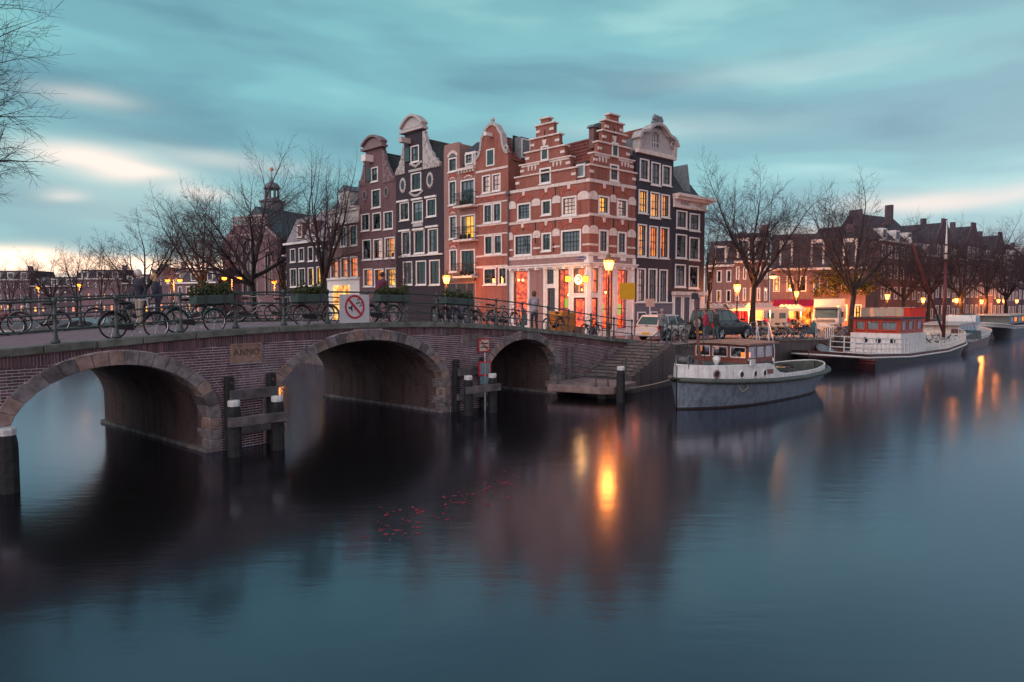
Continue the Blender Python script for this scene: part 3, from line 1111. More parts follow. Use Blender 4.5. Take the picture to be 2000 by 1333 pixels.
def curtain_mesh(w, h, seed):
    r = random.Random(seed)
    b = MB()
    n = max(6, int(w / 0.05))
    ph = r.uniform(0, 6)
    xs = [w * i / n for i in range(n + 1)]
    ys = [0.03 * math.sin(ph + i * 1.25) + 0.012 * math.sin(i * 0.6) for i in range(n + 1)]
    b.v = [(x, y, 0) for x, y in zip(xs, ys)] + [(x, y, h) for x, y in zip(xs, ys)]
    b.f = [(i, i + 1, i + n + 2, i + n + 1) for i in range(n)]
    b.mi = [0] * n
    return b
LITMAP = {'lit': LIT, 'lity': LITY, 'litp': LITP, 'litr': LITR, 'lito': LITO}
def window(root, rc, nx, ny, kind='dark', xf=None, frame=WHITE, sash=SASH, sill=True, fw=0.085, name='window', proud=0.03, sub=True, bar=0.028):
    x0, x1, z0, z1 = rc
    w, h = q2(x1 - x0), q2(z1 - z0)
    key = (w, h, nx, ny, frame.name, sash.name, fw, proud, bar)
    if key not in _wc:
        b = MB()
        for a in ((0, w, 0, fw), (0, w, h - fw, h), (0, fw, fw, h - fw), (w - fw, w, fw, h - fw)):
            b.box(a[0], a[1], -proud, 0.13, a[2], a[3])
        fme = b.mesh('window', frame)
        s = MB()
        iw, ih = w - 2 * fw, h - 2 * fw
        t = min(0.05, iw * 0.1)
        for a in ((fw, w - fw, fw, fw + t), (fw, w - fw, h - fw - t, h - fw), (fw, fw + t, fw + t, h - fw - t), (w - fw - t, w - fw, fw + t, h - fw - t)):
            s.box(a[0], a[1], 0.045, 0.10, a[2], a[3])
        px = [fw + t + (iw - 2 * t) * i / nx for i in range(nx + 1)]
        pz = [fw + t + (ih - 2 * t) * i / ny for i in range(ny + 1)]
        for i in range(1, nx):
            s.box(px[i] - bar / 2, px[i] + bar / 2, 0.055, 0.095, fw + t, h - fw - t)
        for i in range(1, ny):
            bb = bar * (2.0 if i == ny // 2 and ny > 1 else 1.0)
            s.box(fw + t, w - fw - t, 0.052, 0.098, pz[i] - bb / 2, pz[i] + bb / 2)
        sme = s.mesh('sash', sash)
        pw, ph = px[1] - px[0], pz[1] - pz[0]
        pme = []
        for q in range(3):
            tx, tz = RN.uniform(-0.006, 0.006), RN.uniform(-0.008, 0.008)
            pme.append(MB().quad((0, 0.078 + tx, 0), (pw, 0.078 - tx, 0), (pw, 0.078 - tx + tz, ph), (0, 0.078 + tx + tz, ph)).mesh('pane', GLASS))
        sl = MB().box(-0.05, w + 0.05, -0.09, 0.05, -0.075, -0.002).mesh('sill', frame)
        _wc[key] = (fme, sme, pme, px, pz, sl)
    fme, sme, pme, px, pz, sl = _wc[key]
    m = Matrix.Translation((x0, 0, z0))
    if xf is not None:
        m = xf @ m
    o = inst(name, fme, root, m)
    inst('sash', sme, o)
    for i in range(nx):
        for j in range(ny):
            p = inst('pane', RN.choice(pme), o)
            p.location = (px[i], 0, pz[j])
    if sill:
        inst('sill', sl, o)
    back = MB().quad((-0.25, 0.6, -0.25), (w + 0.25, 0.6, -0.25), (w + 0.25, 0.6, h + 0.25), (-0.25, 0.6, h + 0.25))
    if kind in LITMAP:
        back.build('lit_room', LITMAP[kind], o, fix=False)
        if kind in ('lit', 'lito', 'lity') and RN.random() < 0.7:
            cw = w * RN.uniform(0.14, 0.24)
            for xx in ((fw,), (w - fw - cw,)):
                c = curtain_mesh(cw, h - 2 * fw, RN.random()).build('curtain', M('warm_curtain', (0.55, 0.36, 0.26), 0.9), o, fix=False)
                c.location = (xx[0], 0.2, fw)
        if kind in ('lit', 'lito', 'litr'):
            b = MB()
            for q in range(3):
                xx = w * RN.uniform(0.15, 0.75)
                b.box(xx, xx + w * RN.uniform(0.06, 0.2), 0.42, 0.46, 0.0, h * RN.uniform(0.18, 0.42))
            b.build('furniture', DARKROOM, o)
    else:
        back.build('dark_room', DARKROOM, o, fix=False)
        if kind == 'dark':
            kind = RN.choices(('dark', 'half', 'blind'), (6, 2, 2))[0]
        if kind == 'blind':
            hh = (h - 2 * fw) * RN.uniform(0.25, 0.55)
            c = MB().box(0, w - 2 * fw, 0, 0.01, 0, hh).build('blind', CURTAIN, o)
            c.location = (fw, 0.16, h - fw - hh)
        if kind == 'curtain':
            c = curtain_mesh(w - 2 * fw, h - 2 * fw, RN.random()).build('curtain', CURTAIN, o, fix=False)
            c.location = (fw, 0.2, fw)
        elif kind == 'half':
            cw = (w - 2 * fw) * 0.3
            for xx in (fw, w - fw - cw):
                c = curtain_mesh(cw, h - 2 * fw, RN.random()).build('curtain', CURTAIN, o, fix=False)
                c.location = (xx, 0.2, fw)
    return o
def arc_pts(x0, x1, z, rise, n=8):
    out = []
    for i in range(n + 1):
        t = i / n
        out.append((lerp(x0, x1, t), z + rise * (1 - (2 * t - 1) ** 2)))
    return out
def house(name, label, fac, top, wins, m, depth=8.0, body=None, cat='house', holes=(), base=-0.25):
    """top: gable outline from left to right in local metres; wins: (photo box, nx, ny, kind[, options])"""
    root = empty(name, fac.W(0), fac.rz)
    tag(root, label, cat)
    out = [(0.0, base), (fac.w, base)] + [p for p in reversed(top)]
    hs = [list(h) for h in holes]
    specs = []
    for w in wins:
        bx, nx, ny, kind = w[:4]
        opt = w[4] if len(w) > 4 else {}
        rc = bx if len(bx) == 4 and opt.pop('local', False) else fac.box(*bx)
        rc = (max(0.1, rc[0]), min(fac.w - 0.1, rc[1]), rc[2], rc[3])
        rc = (rc[0], rc[0] + q2(rc[1] - rc[0]), rc[2], rc[2] + q2(rc[3] - rc[2]))
        hs.append(rect(*rc))
        specs.append((rc, nx, ny, kind, opt))
    wall(out, hs).build('facade', m, root, fix=False)
    for rc, nx, ny, kind, opt in specs:
        window(root, rc, nx, ny, kind, **opt)
    ev = body if body is not None else min(p[1] for p in top)
    b = MB()
    for x in (0.012, fac.w - 0.012):
        b.quad((x, 0.3, base), (x, depth, base), (x, depth, ev), (x, 0.3, ev))
    b.quad((0.012, depth, base), (fac.w - 0.012, depth, base), (fac.w - 0.012, depth, ev), (0.012, depth, ev))
    b.build('side_wall', m, root)
    return root
def pantiles(root, p00, p10, p01, p11, m, name='roof_tiles', tw=0.26, tl=0.34, amp=0.035, lift=0.045):
    """wavy rows of pantiles on a quad given by its eave (p00,p10) and ridge (p01,p11)"""
    p00, p10, p01, p11 = (Vector(p) for p in (p00, p10, p01, p11))
    W = max((p10 - p00).length, (p11 - p01).length)
    L = ((p01 + p11) / 2 - (p00 + p10) / 2).length
    nc, nr = max(2, int(W / tw)), max(2, int(L / tl))
    nrm = (p10 - p00).cross(p01 - p00)
    if nrm.length < 1e-6:
        nrm = (p10 - p00).cross(p11 - p00)
    nrm.normalize()
    if nrm.z < 0:
        nrm = -nrm
    prof = [(0.0, 0.2), (0.2, 1.0), (0.42, 0.9), (0.62, 0.0), (0.85, -0.25)]
    b = MB()
    for r in range(nr):
        rows_ = []
        for e, lf in ((r / nr, lift), ((r + 1.06) / nr, 0.0)):
            a, c = p00.lerp(p01, min(1, e)), p10.lerp(p11, min(1, e))
            line = []
            for i in range(nc):
                for px_, h in prof:
                    line.append(a.lerp(c, (i + px_) / nc) + nrm * (h * amp + lf))
            rows_.append(line)
        o = len(b.v)
        k = len(rows_[0])
        b.v += [tuple(p) for p in rows_[0]] + [tuple(p) for p in rows_[1]]
        for i in range(k - 1):
            b.f.append((o + i, o + i + 1, o + k + i + 1, o + k + i))
            b.mi.append(0)
    ob = b.build(name, m, root, fix=False)
    tag(ob, kind='stuff')
    return ob
def gable_roof(root, fac, depth, ev, rz, m, tiles=True, x0=0.0, x1=None, y0=0.32, name='roof', tw=0.26, tl=0.34):
    x1 = fac.w if x1 is None else x1
    xc = (x0 + x1) / 2
    MB().prism([(x0, ev), (x1, ev), (xc, rz - 0.05)], y0, depth).build(name, m, root)
    if tiles:
        pantiles(root, (x1 + 0.03, y0, ev - 0.03), (x1 + 0.03, depth, ev - 0.03), (xc, y0, rz), (xc, depth, rz), m, tw=tw, tl=tl)
        pantiles(root, (x0 - 0.03, depth, ev - 0.03), (x0 - 0.03, y0, ev - 0.03), (xc, depth, rz), (xc, y0, rz), m, tw=tw, tl=tl)
        o = MB().tube([(xc, y0, rz + 0.02), (xc, depth, rz + 0.02)], 0.10, 6).build('ridge_tiles', m, root)
def bandbox(root, fac, a, b, h, m, proud=0.045, name='stone_band', xf=None, ext=0.0):
    """horizontal stone course between two photo points (its top edge)"""
    p, q = fac.P(*a), fac.P(*b)
    z = (p[1] + q[1]) / 2
    o = MB().box(max(-0.02, p[0] - ext), min(fac.w + 0.02, q[0] + ext), -proud, 0.02, z - h, z).build(name, m, root, xf=xf)
    bevel(o, 0.01, 1)
    return o
def block(root, rc, m, proud=0.05, name='stone_block', xf=None):
    o = MB().box(rc[0], rc[1], -proud, 0.02, rc[2], rc[3]).build(name, m, root, xf=xf)
    bevel(o, 0.012, 1)
    return o
def key_stone(root, x, z0, z1, m, w0=0.16, w1=0.26, proud=0.075, xf=None):
    MB().prism([(x - w0 / 2, z0), (x + w0 / 2, z0), (x + w1 / 2, z1), (x - w1 / 2, z1)], -proud, 0.02).build('keystone', m, root, xf=xf)
def relief_arch(root, x0, x1, z, rise, th, m, xf=None, proud=0.03, n=9):
    lo = arc_pts(x0, x1, z, rise, n)
    hi = arc_pts(x0 - th * 0.5, x1 + th * 0.5, z + th * 0.75, rise + th * 0.25, n)
    b = MB()
    for i in range(n):
        g = 0.06
        a = [Vector((*lo[i], 0)).lerp(Vector((*lo[i + 1], 0)), g), Vector((*lo[i], 0)).lerp(Vector((*lo[i + 1], 0)), 1 - g),
             Vector((*hi[i], 0)).lerp(Vector((*hi[i + 1], 0)), 1 - g), Vector((*hi[i], 0)).lerp(Vector((*hi[i + 1], 0)), g)]
        b.prism([(p.x, p.y) for p in a], -proud, 0.02)
    return b.build('relieving_arch', m, root, xf=xf)
def steps(root, tiers, m, cap, xf=None):
    """caps on a stepped gable: (x0, x1, z)"""
    for x0, x1, z in tiers:
        o = MB().box(x0 - 0.09, x1 + 0.09, -0.10, 0.42, z, z + 0.10).build('step_cap', cap, root, xf=xf)
        bevel(o, 0.015, 1)

# colours of the row
B_RED = MBrick('red_brick', (0.33, 0.088, 0.060), (0.22, 0.062, 0.047), (0.40, 0.22, 0.18), 0.22, 0.068, 0.012, 0.85, 0.35, 0.34)
B_ROSE = MBrick('rose_brick', (0.33, 0.165, 0.15), (0.26, 0.13, 0.125), (0.36, 0.25, 0.235), 0.22, 0.068, 0.010, 0.85, 0.35, 0.25)
B_ROSE2 = MBrick('rose_brick_pale', (0.33, 0.165, 0.145), (0.26, 0.128, 0.115), (0.40, 0.29, 0.27), 0.22, 0.068, 0.010, 0.85, 0.35, 0.2)
B_PURPLE = MBrick('purple_brick', (0.165, 0.090, 0.100), (0.125, 0.072, 0.085), (0.18, 0.12, 0.125), 0.22, 0.068, 0.010, 0.85, 0.35, 0.3)
B_BROWN = MBrick('brown_brick', (0.20, 0.105, 0.10), (0.155, 0.085, 0.085), (0.22, 0.15, 0.145), 0.22, 0.068, 0.010, 0.85, 0.35, 0.3)
B_BLACK = MBrick('black_painted_brick', (0.042, 0.033, 0.043), (0.034, 0.028, 0.037), (0.050, 0.042, 0.052), 0.22, 0.068, 0.008, 0.7, 0.3, 0.15)
B_BLACK2 = MBrick('blue_black_painted_brick', (0.044, 0.041, 0.058), (0.037, 0.035, 0.050), (0.052, 0.049, 0.064), 0.22, 0.068, 0.008, 0.65, 0.3, 0.15)
T_RED = M('red_pantile', (0.235, 0.072, 0.058), 0.75, 0.35, 5.0, bump=0.2)
T_DARK = M('dark_pantile', (0.060, 0.066, 0.062), 0.7, 0.35, 5.0, bump=0.2)
SLATE = M('slate_roof', (0.050, 0.056, 0.068), 0.55, 0.3, 6.0, bump=0.3)
LEAD = M('lead_sheet', (0.17, 0.20, 0.215), 0.5, 0.2, 4.0)
ORNA = M('white_carved_stone', (0.46, 0.43, 0.42), 0.75, 0.15, 9.0, bump=0.7, bscale=14.0)
ORNP = M('mauve_carved_stone', (0.22, 0.155, 0.165), 0.8, 0.25, 9.0, bump=0.8, bscale=14.0)
GREENSH = M('green_shutter', (0.035, 0.085, 0.085), 0.5, 0.15)
IRON = M('black_iron', (0.022, 0.022, 0.026), 0.5, 0.2)
BRICKARCH = M('arch_brick_red', (0.40, 0.105, 0.075), 0.85, 0.25, 9.0, bump=0.3)
GREYPAINT = M('grey_plinth_paint', (0.13, 0.135, 0.17), 0.6, 0.12)
def shutter(root, rc, m=GREENSH, xf=None, name='shutter'):
    x0, x1, z0, z1 = rc
    m2 = Matrix.Translation((x0, 0, z0))
    if xf is not None:
        m2 = xf @ m2
    w, h = x1 - x0, z1 - z0
    b = MB()
    n = max(3, int(w / 0.14))
    for i in range(n):
        b.box(w * i / n + 0.006, w * (i + 1) / n - 0.006, -0.02, 0.05, 0, h)
    o = b.build(name, m, root, xf=m2)
    f = MB()
    for a in ((-0.09, w + 0.09, -0.09, -0.003), (-0.09, w + 0.09, h + 0.003, h + 0.09), (-0.09, -0.003, 0, h), (w + 0.003, w + 0.09, 0, h)):
        f.box(a[0], a[1], -0.045, 0.03, a[2], a[3])
    f.build('frame', WHITE, o)
    return o
def anchors(root, pts, fac, xf=None):
    for p in pts:
        x, z = fac.P(*p)
        b = MB()
        b.box(x - 0.02, x + 0.02, -0.05, 0.01, z - 0.38, z + 0.1)
        b.ball((x, -0.03, z + 0.12), (0.05, 0.03, 0.07), 6, 4)
        b.build('wall_anchor', IRON, root, xf=xf)

# ================================================================== the corner cafe
FL = Frame(CAFE + LD * 6.78, CAFE)
FR = Frame(CAFE, CAFE + RD * 4.32)
cafe = empty('corner_cafe', FL.W(0), FL.rz)
tag(cafe, 'red brick corner cafe with stepped gables, white stone bands and glowing red windows', 'cafe')
XR = Matrix.Translation((FL.w, 0, 0)) @ Matrix.Rotation(FR.rz - FL.rz, 4, 'Z')
def tiers_px(fac, lst):
    out = []
    for (xl, yl, xr, yr) in lst:
        a, b = fac.P(*c2(xl, yl)), fac.P(*c2(xr, yr))
        out.append((a[0], b[0], (a[1] + b[1]) / 2))
    cx = sum((a + b) / 2 for a, b, z in out) / len(out)
    return [(max(0.02, cx - (b - a) / 2), min(fac.w - 0.02, cx + (b - a) / 2), z) for a, b, z in out], cx
TLt, cxl = tiers_px(FL, [(84, 450, 440, 392), (113, 377, 408, 327), (141, 302, 374, 263), (170, 225, 340, 192), (201, 145, 306, 126), (229, 104, 275, 97)])
TRt, cxr = tiers_px(FR, [(512, 375, 800, 425), (543, 305, 779, 352), (570, 240, 757, 277), (598, 172, 735, 202), (603, 118, 712, 124), (645, 80, 698, 84)])
zb_l = (FL.P(*c2(35, 525))[1] + FL.P(*c2(530, 450))[1]) / 2
zb_r = (FR.P(*c2(530, 450))[1] + FR.P(*c2(793, 503))[1]) / 2
zband = (zb_l + zb_r) / 2
def step_outline(w, tiers, z0, m0=0.0):
    l, r = [(0.0, z0)], [(w, z0)]
    pz = z0
    for x0, x1, z in tiers:
        l += [(x0, pz), (x0, z)]
        r += [(x1, pz), (x1, z)]
        pz = z
    return l + list(reversed(r))
def cafe_wall(fac, tiers, wins, xf, nm):
    top = step_outline(fac.w, tiers, zband)
    out = [(0.0, 4.36), (fac.w, 4.36)] + list(reversed(top))
    hs, specs = [], []
    for w in wins:
        rc = fac.box(*w[0])
        rc = (rc[0], rc[0] + q2(rc[1] - rc[0]), rc[2], rc[2] + q2(rc[3] - rc[2]))
        hs.append(rect(*rc))
        specs.append((rc,) + tuple(w[1:]))
    wall(out, hs).build(nm, B_RED, cafe, fix=False, xf=xf)
    for s in specs:
        window(cafe, s[0], s[1], s[2], s[3], xf=xf, sill=True, fw=0.10)
    return specs
P2b = lambda a, b, c, d: (*c2(a, b), *c2(c, d))
wl = [(P2b(224, 388, 292, 482), 4, 3, 'dark'),
      (P2b(92, 598, 172, 699), 3, 4, 'curtain'), (P2b(236, 578, 294, 668), 2, 3, 'dark'), (P2b(356, 557, 443, 671), 3, 4, 'litp'),
      (P2b(74, 783, 178, 908), 4, 4, 'curtain'), (P2b(236, 772, 294, 882), 2, 4, 'dark'), (P2b(351, 755, 469, 893), 5, 4, 'curtain')]
wr = [(P2b(639, 368, 692, 468), 3, 3, 'dark'), (P2b(571, 555, 636, 663), 3, 3, 'lity'), (P2b(680, 573, 744, 681), 3, 4, 'litp'),
      (P2b(574, 755, 629, 890), 2, 4, 'half'), (P2b(684, 768, 736, 897), 2, 4, 'half')]
sl_ = cafe_wall(FL, TLt, wl, None, 'facade')
sr_ = cafe_wall(FR, TRt, wr, XR, 'facade')
steps(cafe, TLt, B_RED, CREAM)
steps(cafe, TRt, B_RED, CREAM, XR)
shutter(cafe, FL.box(*P2b(239, 268, 271, 336)))
shutter(cafe, FR.box(*P2b(656, 248, 683, 316)), xf=XR)
# white bands, blocks and arches
def zf_avg(fac, a, b):
    return (fac.P(*c2(*a))[1] + fac.P(*c2(*b))[1]) / 2
for fac, xf, runs in ((FL, None, [(35, 525, 530, 452), (35, 722, 530, 652), (35, 922, 522, 884)]), (FR, XR, [(530, 452, 793, 503), (530, 652, 790, 692), (522, 884, 788, 908)])):
    for i, (a, b, c_, d) in enumerate(runs):
        z = zband if i == 0 else zf_avg(fac, (a, b), (c_, d))
        o = MB().box(-0.055, fac.w + 0.0, -0.06, 0.02, z - (0.20, 0.17, 0.22)[i], z).build('stone_band', CREAM, cafe, xf=xf)
        bevel(o, 0.012, 1)
z2s, z1s = zf_avg(FL, (35, 722), (530, 652)), zf_avg(FL, (35, 922), (522, 884))
for specs, fac, xf in ((sl_, FL, None), (sr_, FR, XR)):
    for lev in (0, 1):
        sel = [s[0] for s in specs[1:]][(3 if fac is FL else 2) * lev:(3 if fac is FL else 2) * (lev + 1)]
        # relieving arches above each window, keystones from the band above
        zt = [r[3] for r in sel]
        zz = sum(zt) / len(zt)
        for r in sel:
            relief_arch(cafe, r[0] - 0.02, r[1] + 0.02, zz + 0.10, 0.30, 0.26, BRICKARCH, xf)
            zb = (zband - 0.20, z2s - 0.17)[lev]
            key_stone(cafe, (r[0] + r[1]) / 2, zb - 0.26, zb + 0.04, CREAM, xf=xf)
        # white impost blocks between the arches
        edges = [0.0] + [v for r in sel for v in (r[0], r[1])] + [fac.w]
        for i in range(0, len(edges), 2):
            a, b = edges[i], edges[i + 1]
            if i == 0:
                b -= 0.10
            elif i == len(edges) - 2:
                a += 0.10
            else:
                a, b = a + 0.10, b - 0.10
            if b - a < 0.12:
                continue
            pts = [(a, zz - 0.30), (b, zz - 0.30), (b, zz - 0.02)] + [(lerp(b, a, t), zz + (0.16 if i not in (0, len(edges) - 2) else 0.20) * math.sin(PI * min(1.0, max(0.0, t))) ** 0.7 + 0.02) for t in (0.1, 0.3, 0.5, 0.7, 0.9)] + [(a, zz - 0.02)]
            MB().prism(pts, -0.05, 0.02).build('impost_block', CREAM, cafe, xf=xf)
            if lev == 1:
                block(cafe, (a, b, zz - 1.02, zz - 0.90), CREAM, 0.04, xf=xf)
# thin bands and toothed stones on the gables
for fac, tiers, xf, cx in ((FL, TLt, None, cxl), (FR, TRt, XR, cxr)):
    for i, (x0, x1, z) in enumerate(tiers[:-1]):
        zl = z - 0.42
        wd = 0.34
        for xa in (x0, x1 - wd):
            block(cafe, (xa - 0.005, xa + wd + 0.005, zl, zl + 0.17), CREAM, 0.045, xf=xf)
    x0, x1, z = tiers[1]
    for sg in (-1, 1):
        xa = cx + sg * 0.42
        xb = x0 + 0.1 if sg < 0 else x1 - 0.1
        block(cafe, (min(xa, xb), max(xa, xb), z - 0.12, z + 0.02), CREAM, 0.045, 'stone_band', xf)
        for q in (0.75, 1.05, 1.35):
            if abs(xb - cx) > q + 0.2:
                key_stone(cafe, cx + sg * q, z - 0.42, z - 0.14, CREAM, 0.07, 0.16, 0.05, xf)
    key_stone(cafe, cx, tiers[3][2] - 0.55, tiers[3][2] - 0.15, CREAM, 0.16, 0.34, 0.06, xf)
    MB().box(cx - 0.02, cx + 0.02, -0.04, 0.01, tiers[4][2] - 1.15, tiers[4][2] - 0.3).build('wall_anchor', IRON, cafe, xf=xf)
anchors(cafe, [c2(*p) for p in ((128, 728), (200, 722), (317, 705), (320, 520), (200, 800), (152, 850), (308, 850), (140, 820))], FL)
anchors(cafe, [c2(*p) for p in ((540, 690), (660, 705), (748, 725), (660, 510))], FR, XR)
# relief discs and window surrounds come from the window casings; corner quoins
for z in (zband - 1.2, z1s + 0.6):
    pass
# roof: main ridge behind the right gable, cross roof behind the left gable
ev = zband - 0.1
rzr = TRt[3][2] - 0.05
rzl = TLt[3][2] - 0.3
dl = FL.w
RXI = XR
main = MB()
x0m, x1m = 0.0, FR.w
xcm = cxr
depth_r = 6.6
main.prism([(x0m, ev), (x1m, ev), (xcm, rzr - 0.06)], 0.32, depth_r)
main.build('roof', T_RED, cafe, xf=XR)
for a, b in ((x0m, xcm), (x1m, xcm)):
    o = pantiles(cafe, (a, 0.32, ev), (a, depth_r, ev), (b, 0.32, rzr), (b, depth_r, rzr), T_RED)
    o.matrix_local = XR
MB().tube([(xcm, 0.3, rzr + 0.03), (xcm, depth_r, rzr + 0.03)], 0.11, 7).build('ridge_tiles', T_RED, cafe, xf=XR)
xa, xb = TLt[0][0] + 0.1, TLt[0][1] - 0.1
MB().prism([(xa, ev), (xb, ev), (cxl, rzl - 0.06)], 0.32, 3.4).build('roof', T_RED, cafe)
for a in (xa, xb):
    pantiles(cafe, (a, 0.32, ev), (a, 3.4, ev), (cxl, 0.32, rzl), (cxl, 3.4, rzl), T_RED)
MB().box(0.02, dl - 0.9, 0.85, 3.6, 0, ev).build('core_wall', B_RED, cafe)
MB().box(0.012, 0.05, 0.3, 6.0, 0, ev + 0.2).build('side_wall', B_ROSE, cafe)
MB().box(FR.w - 0.05, FR.w - 0.012, 0.3, 6.0, 0, ev + 0.2).build('side_wall', B_RED, cafe, xf=XR)
# the dormer between the gables
dm = FL.box(*P2b(428, 366, 487, 446))
dmo = MB().box(0, dm[1] - dm[0], 0.12, 1.6, 0, dm[3] - dm[2] + 0.08).build('dormer', LEAD, cafe, xf=T(dm[0], 0.05, dm[2]))
window(cafe, (dm[0] + 0.05, dm[1] - 0.05, dm[2] + 0.02, dm[3]), 2, 2, 'dark', xf=T(0, 0.155, 0), sill=False)
chs = MB()
for xx in (-0.2, 0.2):
    chs.box(xx - 0.16, xx + 0.16, -0.2, 0.2, 0, 1.25)
chs.build('chimney', B_BROWN, cafe, xf=XR @ T(cxr - 0.75, 0.9, TRt[3][2] - 0.9))
MB().prism([(-0.5, 0), (0.5, 0), (0.15, 0.35), (-0.3, 0.2)], -0.3, 0.3).build('chimney_hood', LEAD, cafe, xf=XR @ T(cxr - 0.75, 0.9, TRt[3][2] + 0.36))
# ---- ground floor
zc = (FL.P(*c2(35, 970))[1] + FL.P(*c2(505, 948))[1]) / 2
gf = lambda a, b, c_, d: FL.box(*P2b(a, b, c_, d))
gr = lambda a, b, c_, d: FR.box(*P2b(a, b, c_, d))
TIM = WHITE
def shop_win(rc, kind, nx, ny, xf=None, sash=WHITE, name='shop_window'):
    rc = (rc[0], rc[0] + q2(rc[1] - rc[0]), rc[2], rc[2] + q2(rc[3] - rc[2]))
    return rc, kind, nx, ny, xf, sash, name
zd = 0.02
gl_ = [shop_win((gf(68, 993, 165, 1150)[0], gf(68, 993, 165, 1150)[1], 0.55, gf(68, 993, 165, 1150)[3]), 'litr', 1, 2),
       shop_win(gf(264, 985, 312, 1080), 'dark', 1, 3),
       shop_win((gf(330, 983, 400, 1250)[0], gf(330, 983, 400, 1250)[1], 0.4, gf(330, 983, 400, 1250)[3]), 'litr', 2, 3),
       shop_win(gf(421, 978, 492, 1134), 'lito', 1, 1)]
gr_ = [shop_win(gr(536, 978, 574, 1132), 'litr', 1, 2, XR),
       shop_win((gr(592, 988, 659, 1250)[0], gr(592, 988, 659, 1250)[1], 0.4, gr(592, 988, 659, 1250)[3]), 'litr', 2, 3, XR),
       shop_win((gr(680, 988, 748, 1250)[0], gr(680, 988, 748, 1250)[1], 0.4, gr(680, 988, 748, 1250)[3]), 'litr', 2, 3, XR)]
doors = [(gf(268, 1100, 314, 1240)[0:2] + (0.1, gf(268, 1100, 314, 1240)[3]), None, 'dark'),
         (gf(423, 1156, 492, 1260)[0:2] + (0.1, gf(423, 1156, 492, 1260)[3]), None, 'litr'),
         (gr(534, 1156, 572, 1260)[0:2] + (0.1, gr(534, 1156, 572, 1260)[3]), XR, 'litr')]
for fac, xf, shops in ((FL, None, gl_), (FR, XR, gr_)):
    hs = [rect(*s[0]) for s in shops] + [rect(*d[0]) for d in doors if d[1] is xf]
    wall(rect(0, fac.w, -0.25, 4.36), hs).build('shop_front', WHITE if xf is not None else WHITE, cafe, fix=False, xf=xf)
    for s in shops:
        window(cafe, s[0], s[2], s[3], s[1], xf=xf, sash=SASH, fw=0.05, name=s[6], sill=False)
DOORM = M('dark_door_paint', (0.06, 0.035, 0.03), 0.4, 0.2)
for rc, xf, kind in doors:
    m2 = Matrix.Translation((rc[0], 0, rc[2]))
    m2 = (xf @ m2) if xf is not None else m2
    w, h = rc[1] - rc[0], rc[3] - rc[2]
    b = MB()
    for a in ((0, w, 0, 0.5), (0, w, h - 0.1, h), (0, 0.1, 0.5, h - 0.1), (w - 0.1, w, 0.5, h - 0.1)):
        b.box(a[0], a[1], 0.08, 0.14, a[2], a[3])
    d = b.build('door', DOORM, cafe, xf=m2)
    MB().quad((0.1, 0.11, 0.5), (w - 0.1, 0.11, 0.5), (w - 0.1, 0.11, h - 0.1), (0.1, 0.11, h - 0.1)).build('pane', GLASS, d, fix=False)
    MB().tube([(0.05, 0.03, 0.95), (0.05, 0.03, 1.15)], 0.014, 5).build('handle', M('brass', (0.45, 0.3, 0.1), 0.3, 0.1, metal=1.0), d)
    MB().quad((-0.2, 0.6, -0.1), (w + 0.2, 0.6, -0.1), (w + 0.2, 0.6, h + 0.2), (-0.2, 0.6, h + 0.2)).build('interior', LITMAP.get(kind, DARKROOM), d, fix=False)
# brick panels, pilasters, cornice with modillions, corner post
rb = gf(167, 990, 245, 1250)
block(cafe, (rb[0], rb[1], 0.0, gf(165, 990, 245, 1250)[3]), B_ROSE2, 0.02, 'brick_panel')
for z, (fac, xf) in ((zc, (FL, None)), (zc, (FR, XR))):
    b = MB()
    b.box(-0.02 if xf is None else -0.28, fac.w + (0.28 if xf is None else 0.04), -0.30, 0.02, z - 0.08, z)
    b.box(-0.02 if xf is None else -0.2, fac.w + (0.2 if xf is None else 0.02), -0.20, 0.02, z - 0.22, z - 0.082)
    b.build('cornice', WHITE, cafe, xf=xf)
    n = 9 if xf is None else 5
    for i in range(n):
        x = fac.w * (i + 0.5) / n
        MB().box(x - 0.07, x + 0.07, -0.26, -0.02, z - 0.36, z - 0.222).build('modillion', WHITE, cafe, xf=xf)
    # rose brick strip between cornice and first floor band
    block(cafe, (0.0, fac.w - (0.35 if xf is None else 0.0), z + 0.004, z1s - 0.224), B_ROSE2, 0.03, 'brick_strip', xf)
for xf, x in ((None, FL.w - 0.36), (XR, 0.0), (XR, FR.w - 0.26)):
    w = 0.36 if xf is None else 0.3
    block(cafe, (x, x + w, zc + 0.003, z1s - 0.22), WHITE, 0.06, 'corner_block', xf)
for x in (rb[0] - 0.10, rb[1] + 0.12, gf(405, 990, 420, 1250)[0], FL.w - 0.14):
    block(cafe, (x - 0.07, x + 0.07, 0.0, zc - 0.225), WHITE, 0.07, 'pilaster')
for x in (0.12, gr(582, 990, 590, 1200)[0], gr(662, 990, 676, 1200)[0] + 0.08, FR.w - 0.16):
    block(cafe, (x - 0.07, x + 0.07, 0.0, zc - 0.225), WHITE, 0.07, 'pilaster', XR)
# plaques and street name plates
for a in ((567, 908, 612, 930), (700, 920, 732, 940)):
    block(cafe, gr(*a), WHITE, 0.05, 'plaque', XR)
ENAM = M('blue_enamel', (0.02, 0.03, 0.13), 0.3, 0.08)
for fac, xf, bx, wd in ((FL, None, (452, 915, 503, 932), 'Prinsengracht'), (FR, XR, (545, 932, 583, 946), 'Brouwersgracht')):
    rc = fac.box(*P2b(*bx))
    o = MB().box(0, rc[1] - rc[0], -0.075, -0.035, 0, rc[3] - rc[2]).build('street_name_plate', ENAM, cafe, xf=(xf or Matrix()) @ T(rc[0], 0, rc[2]))
    text('lettering', wd, 0.12, WHITE, o, ((rc[1] - rc[0]) / 2, -0.078, (rc[3] - rc[2]) / 2), ext=0.002)
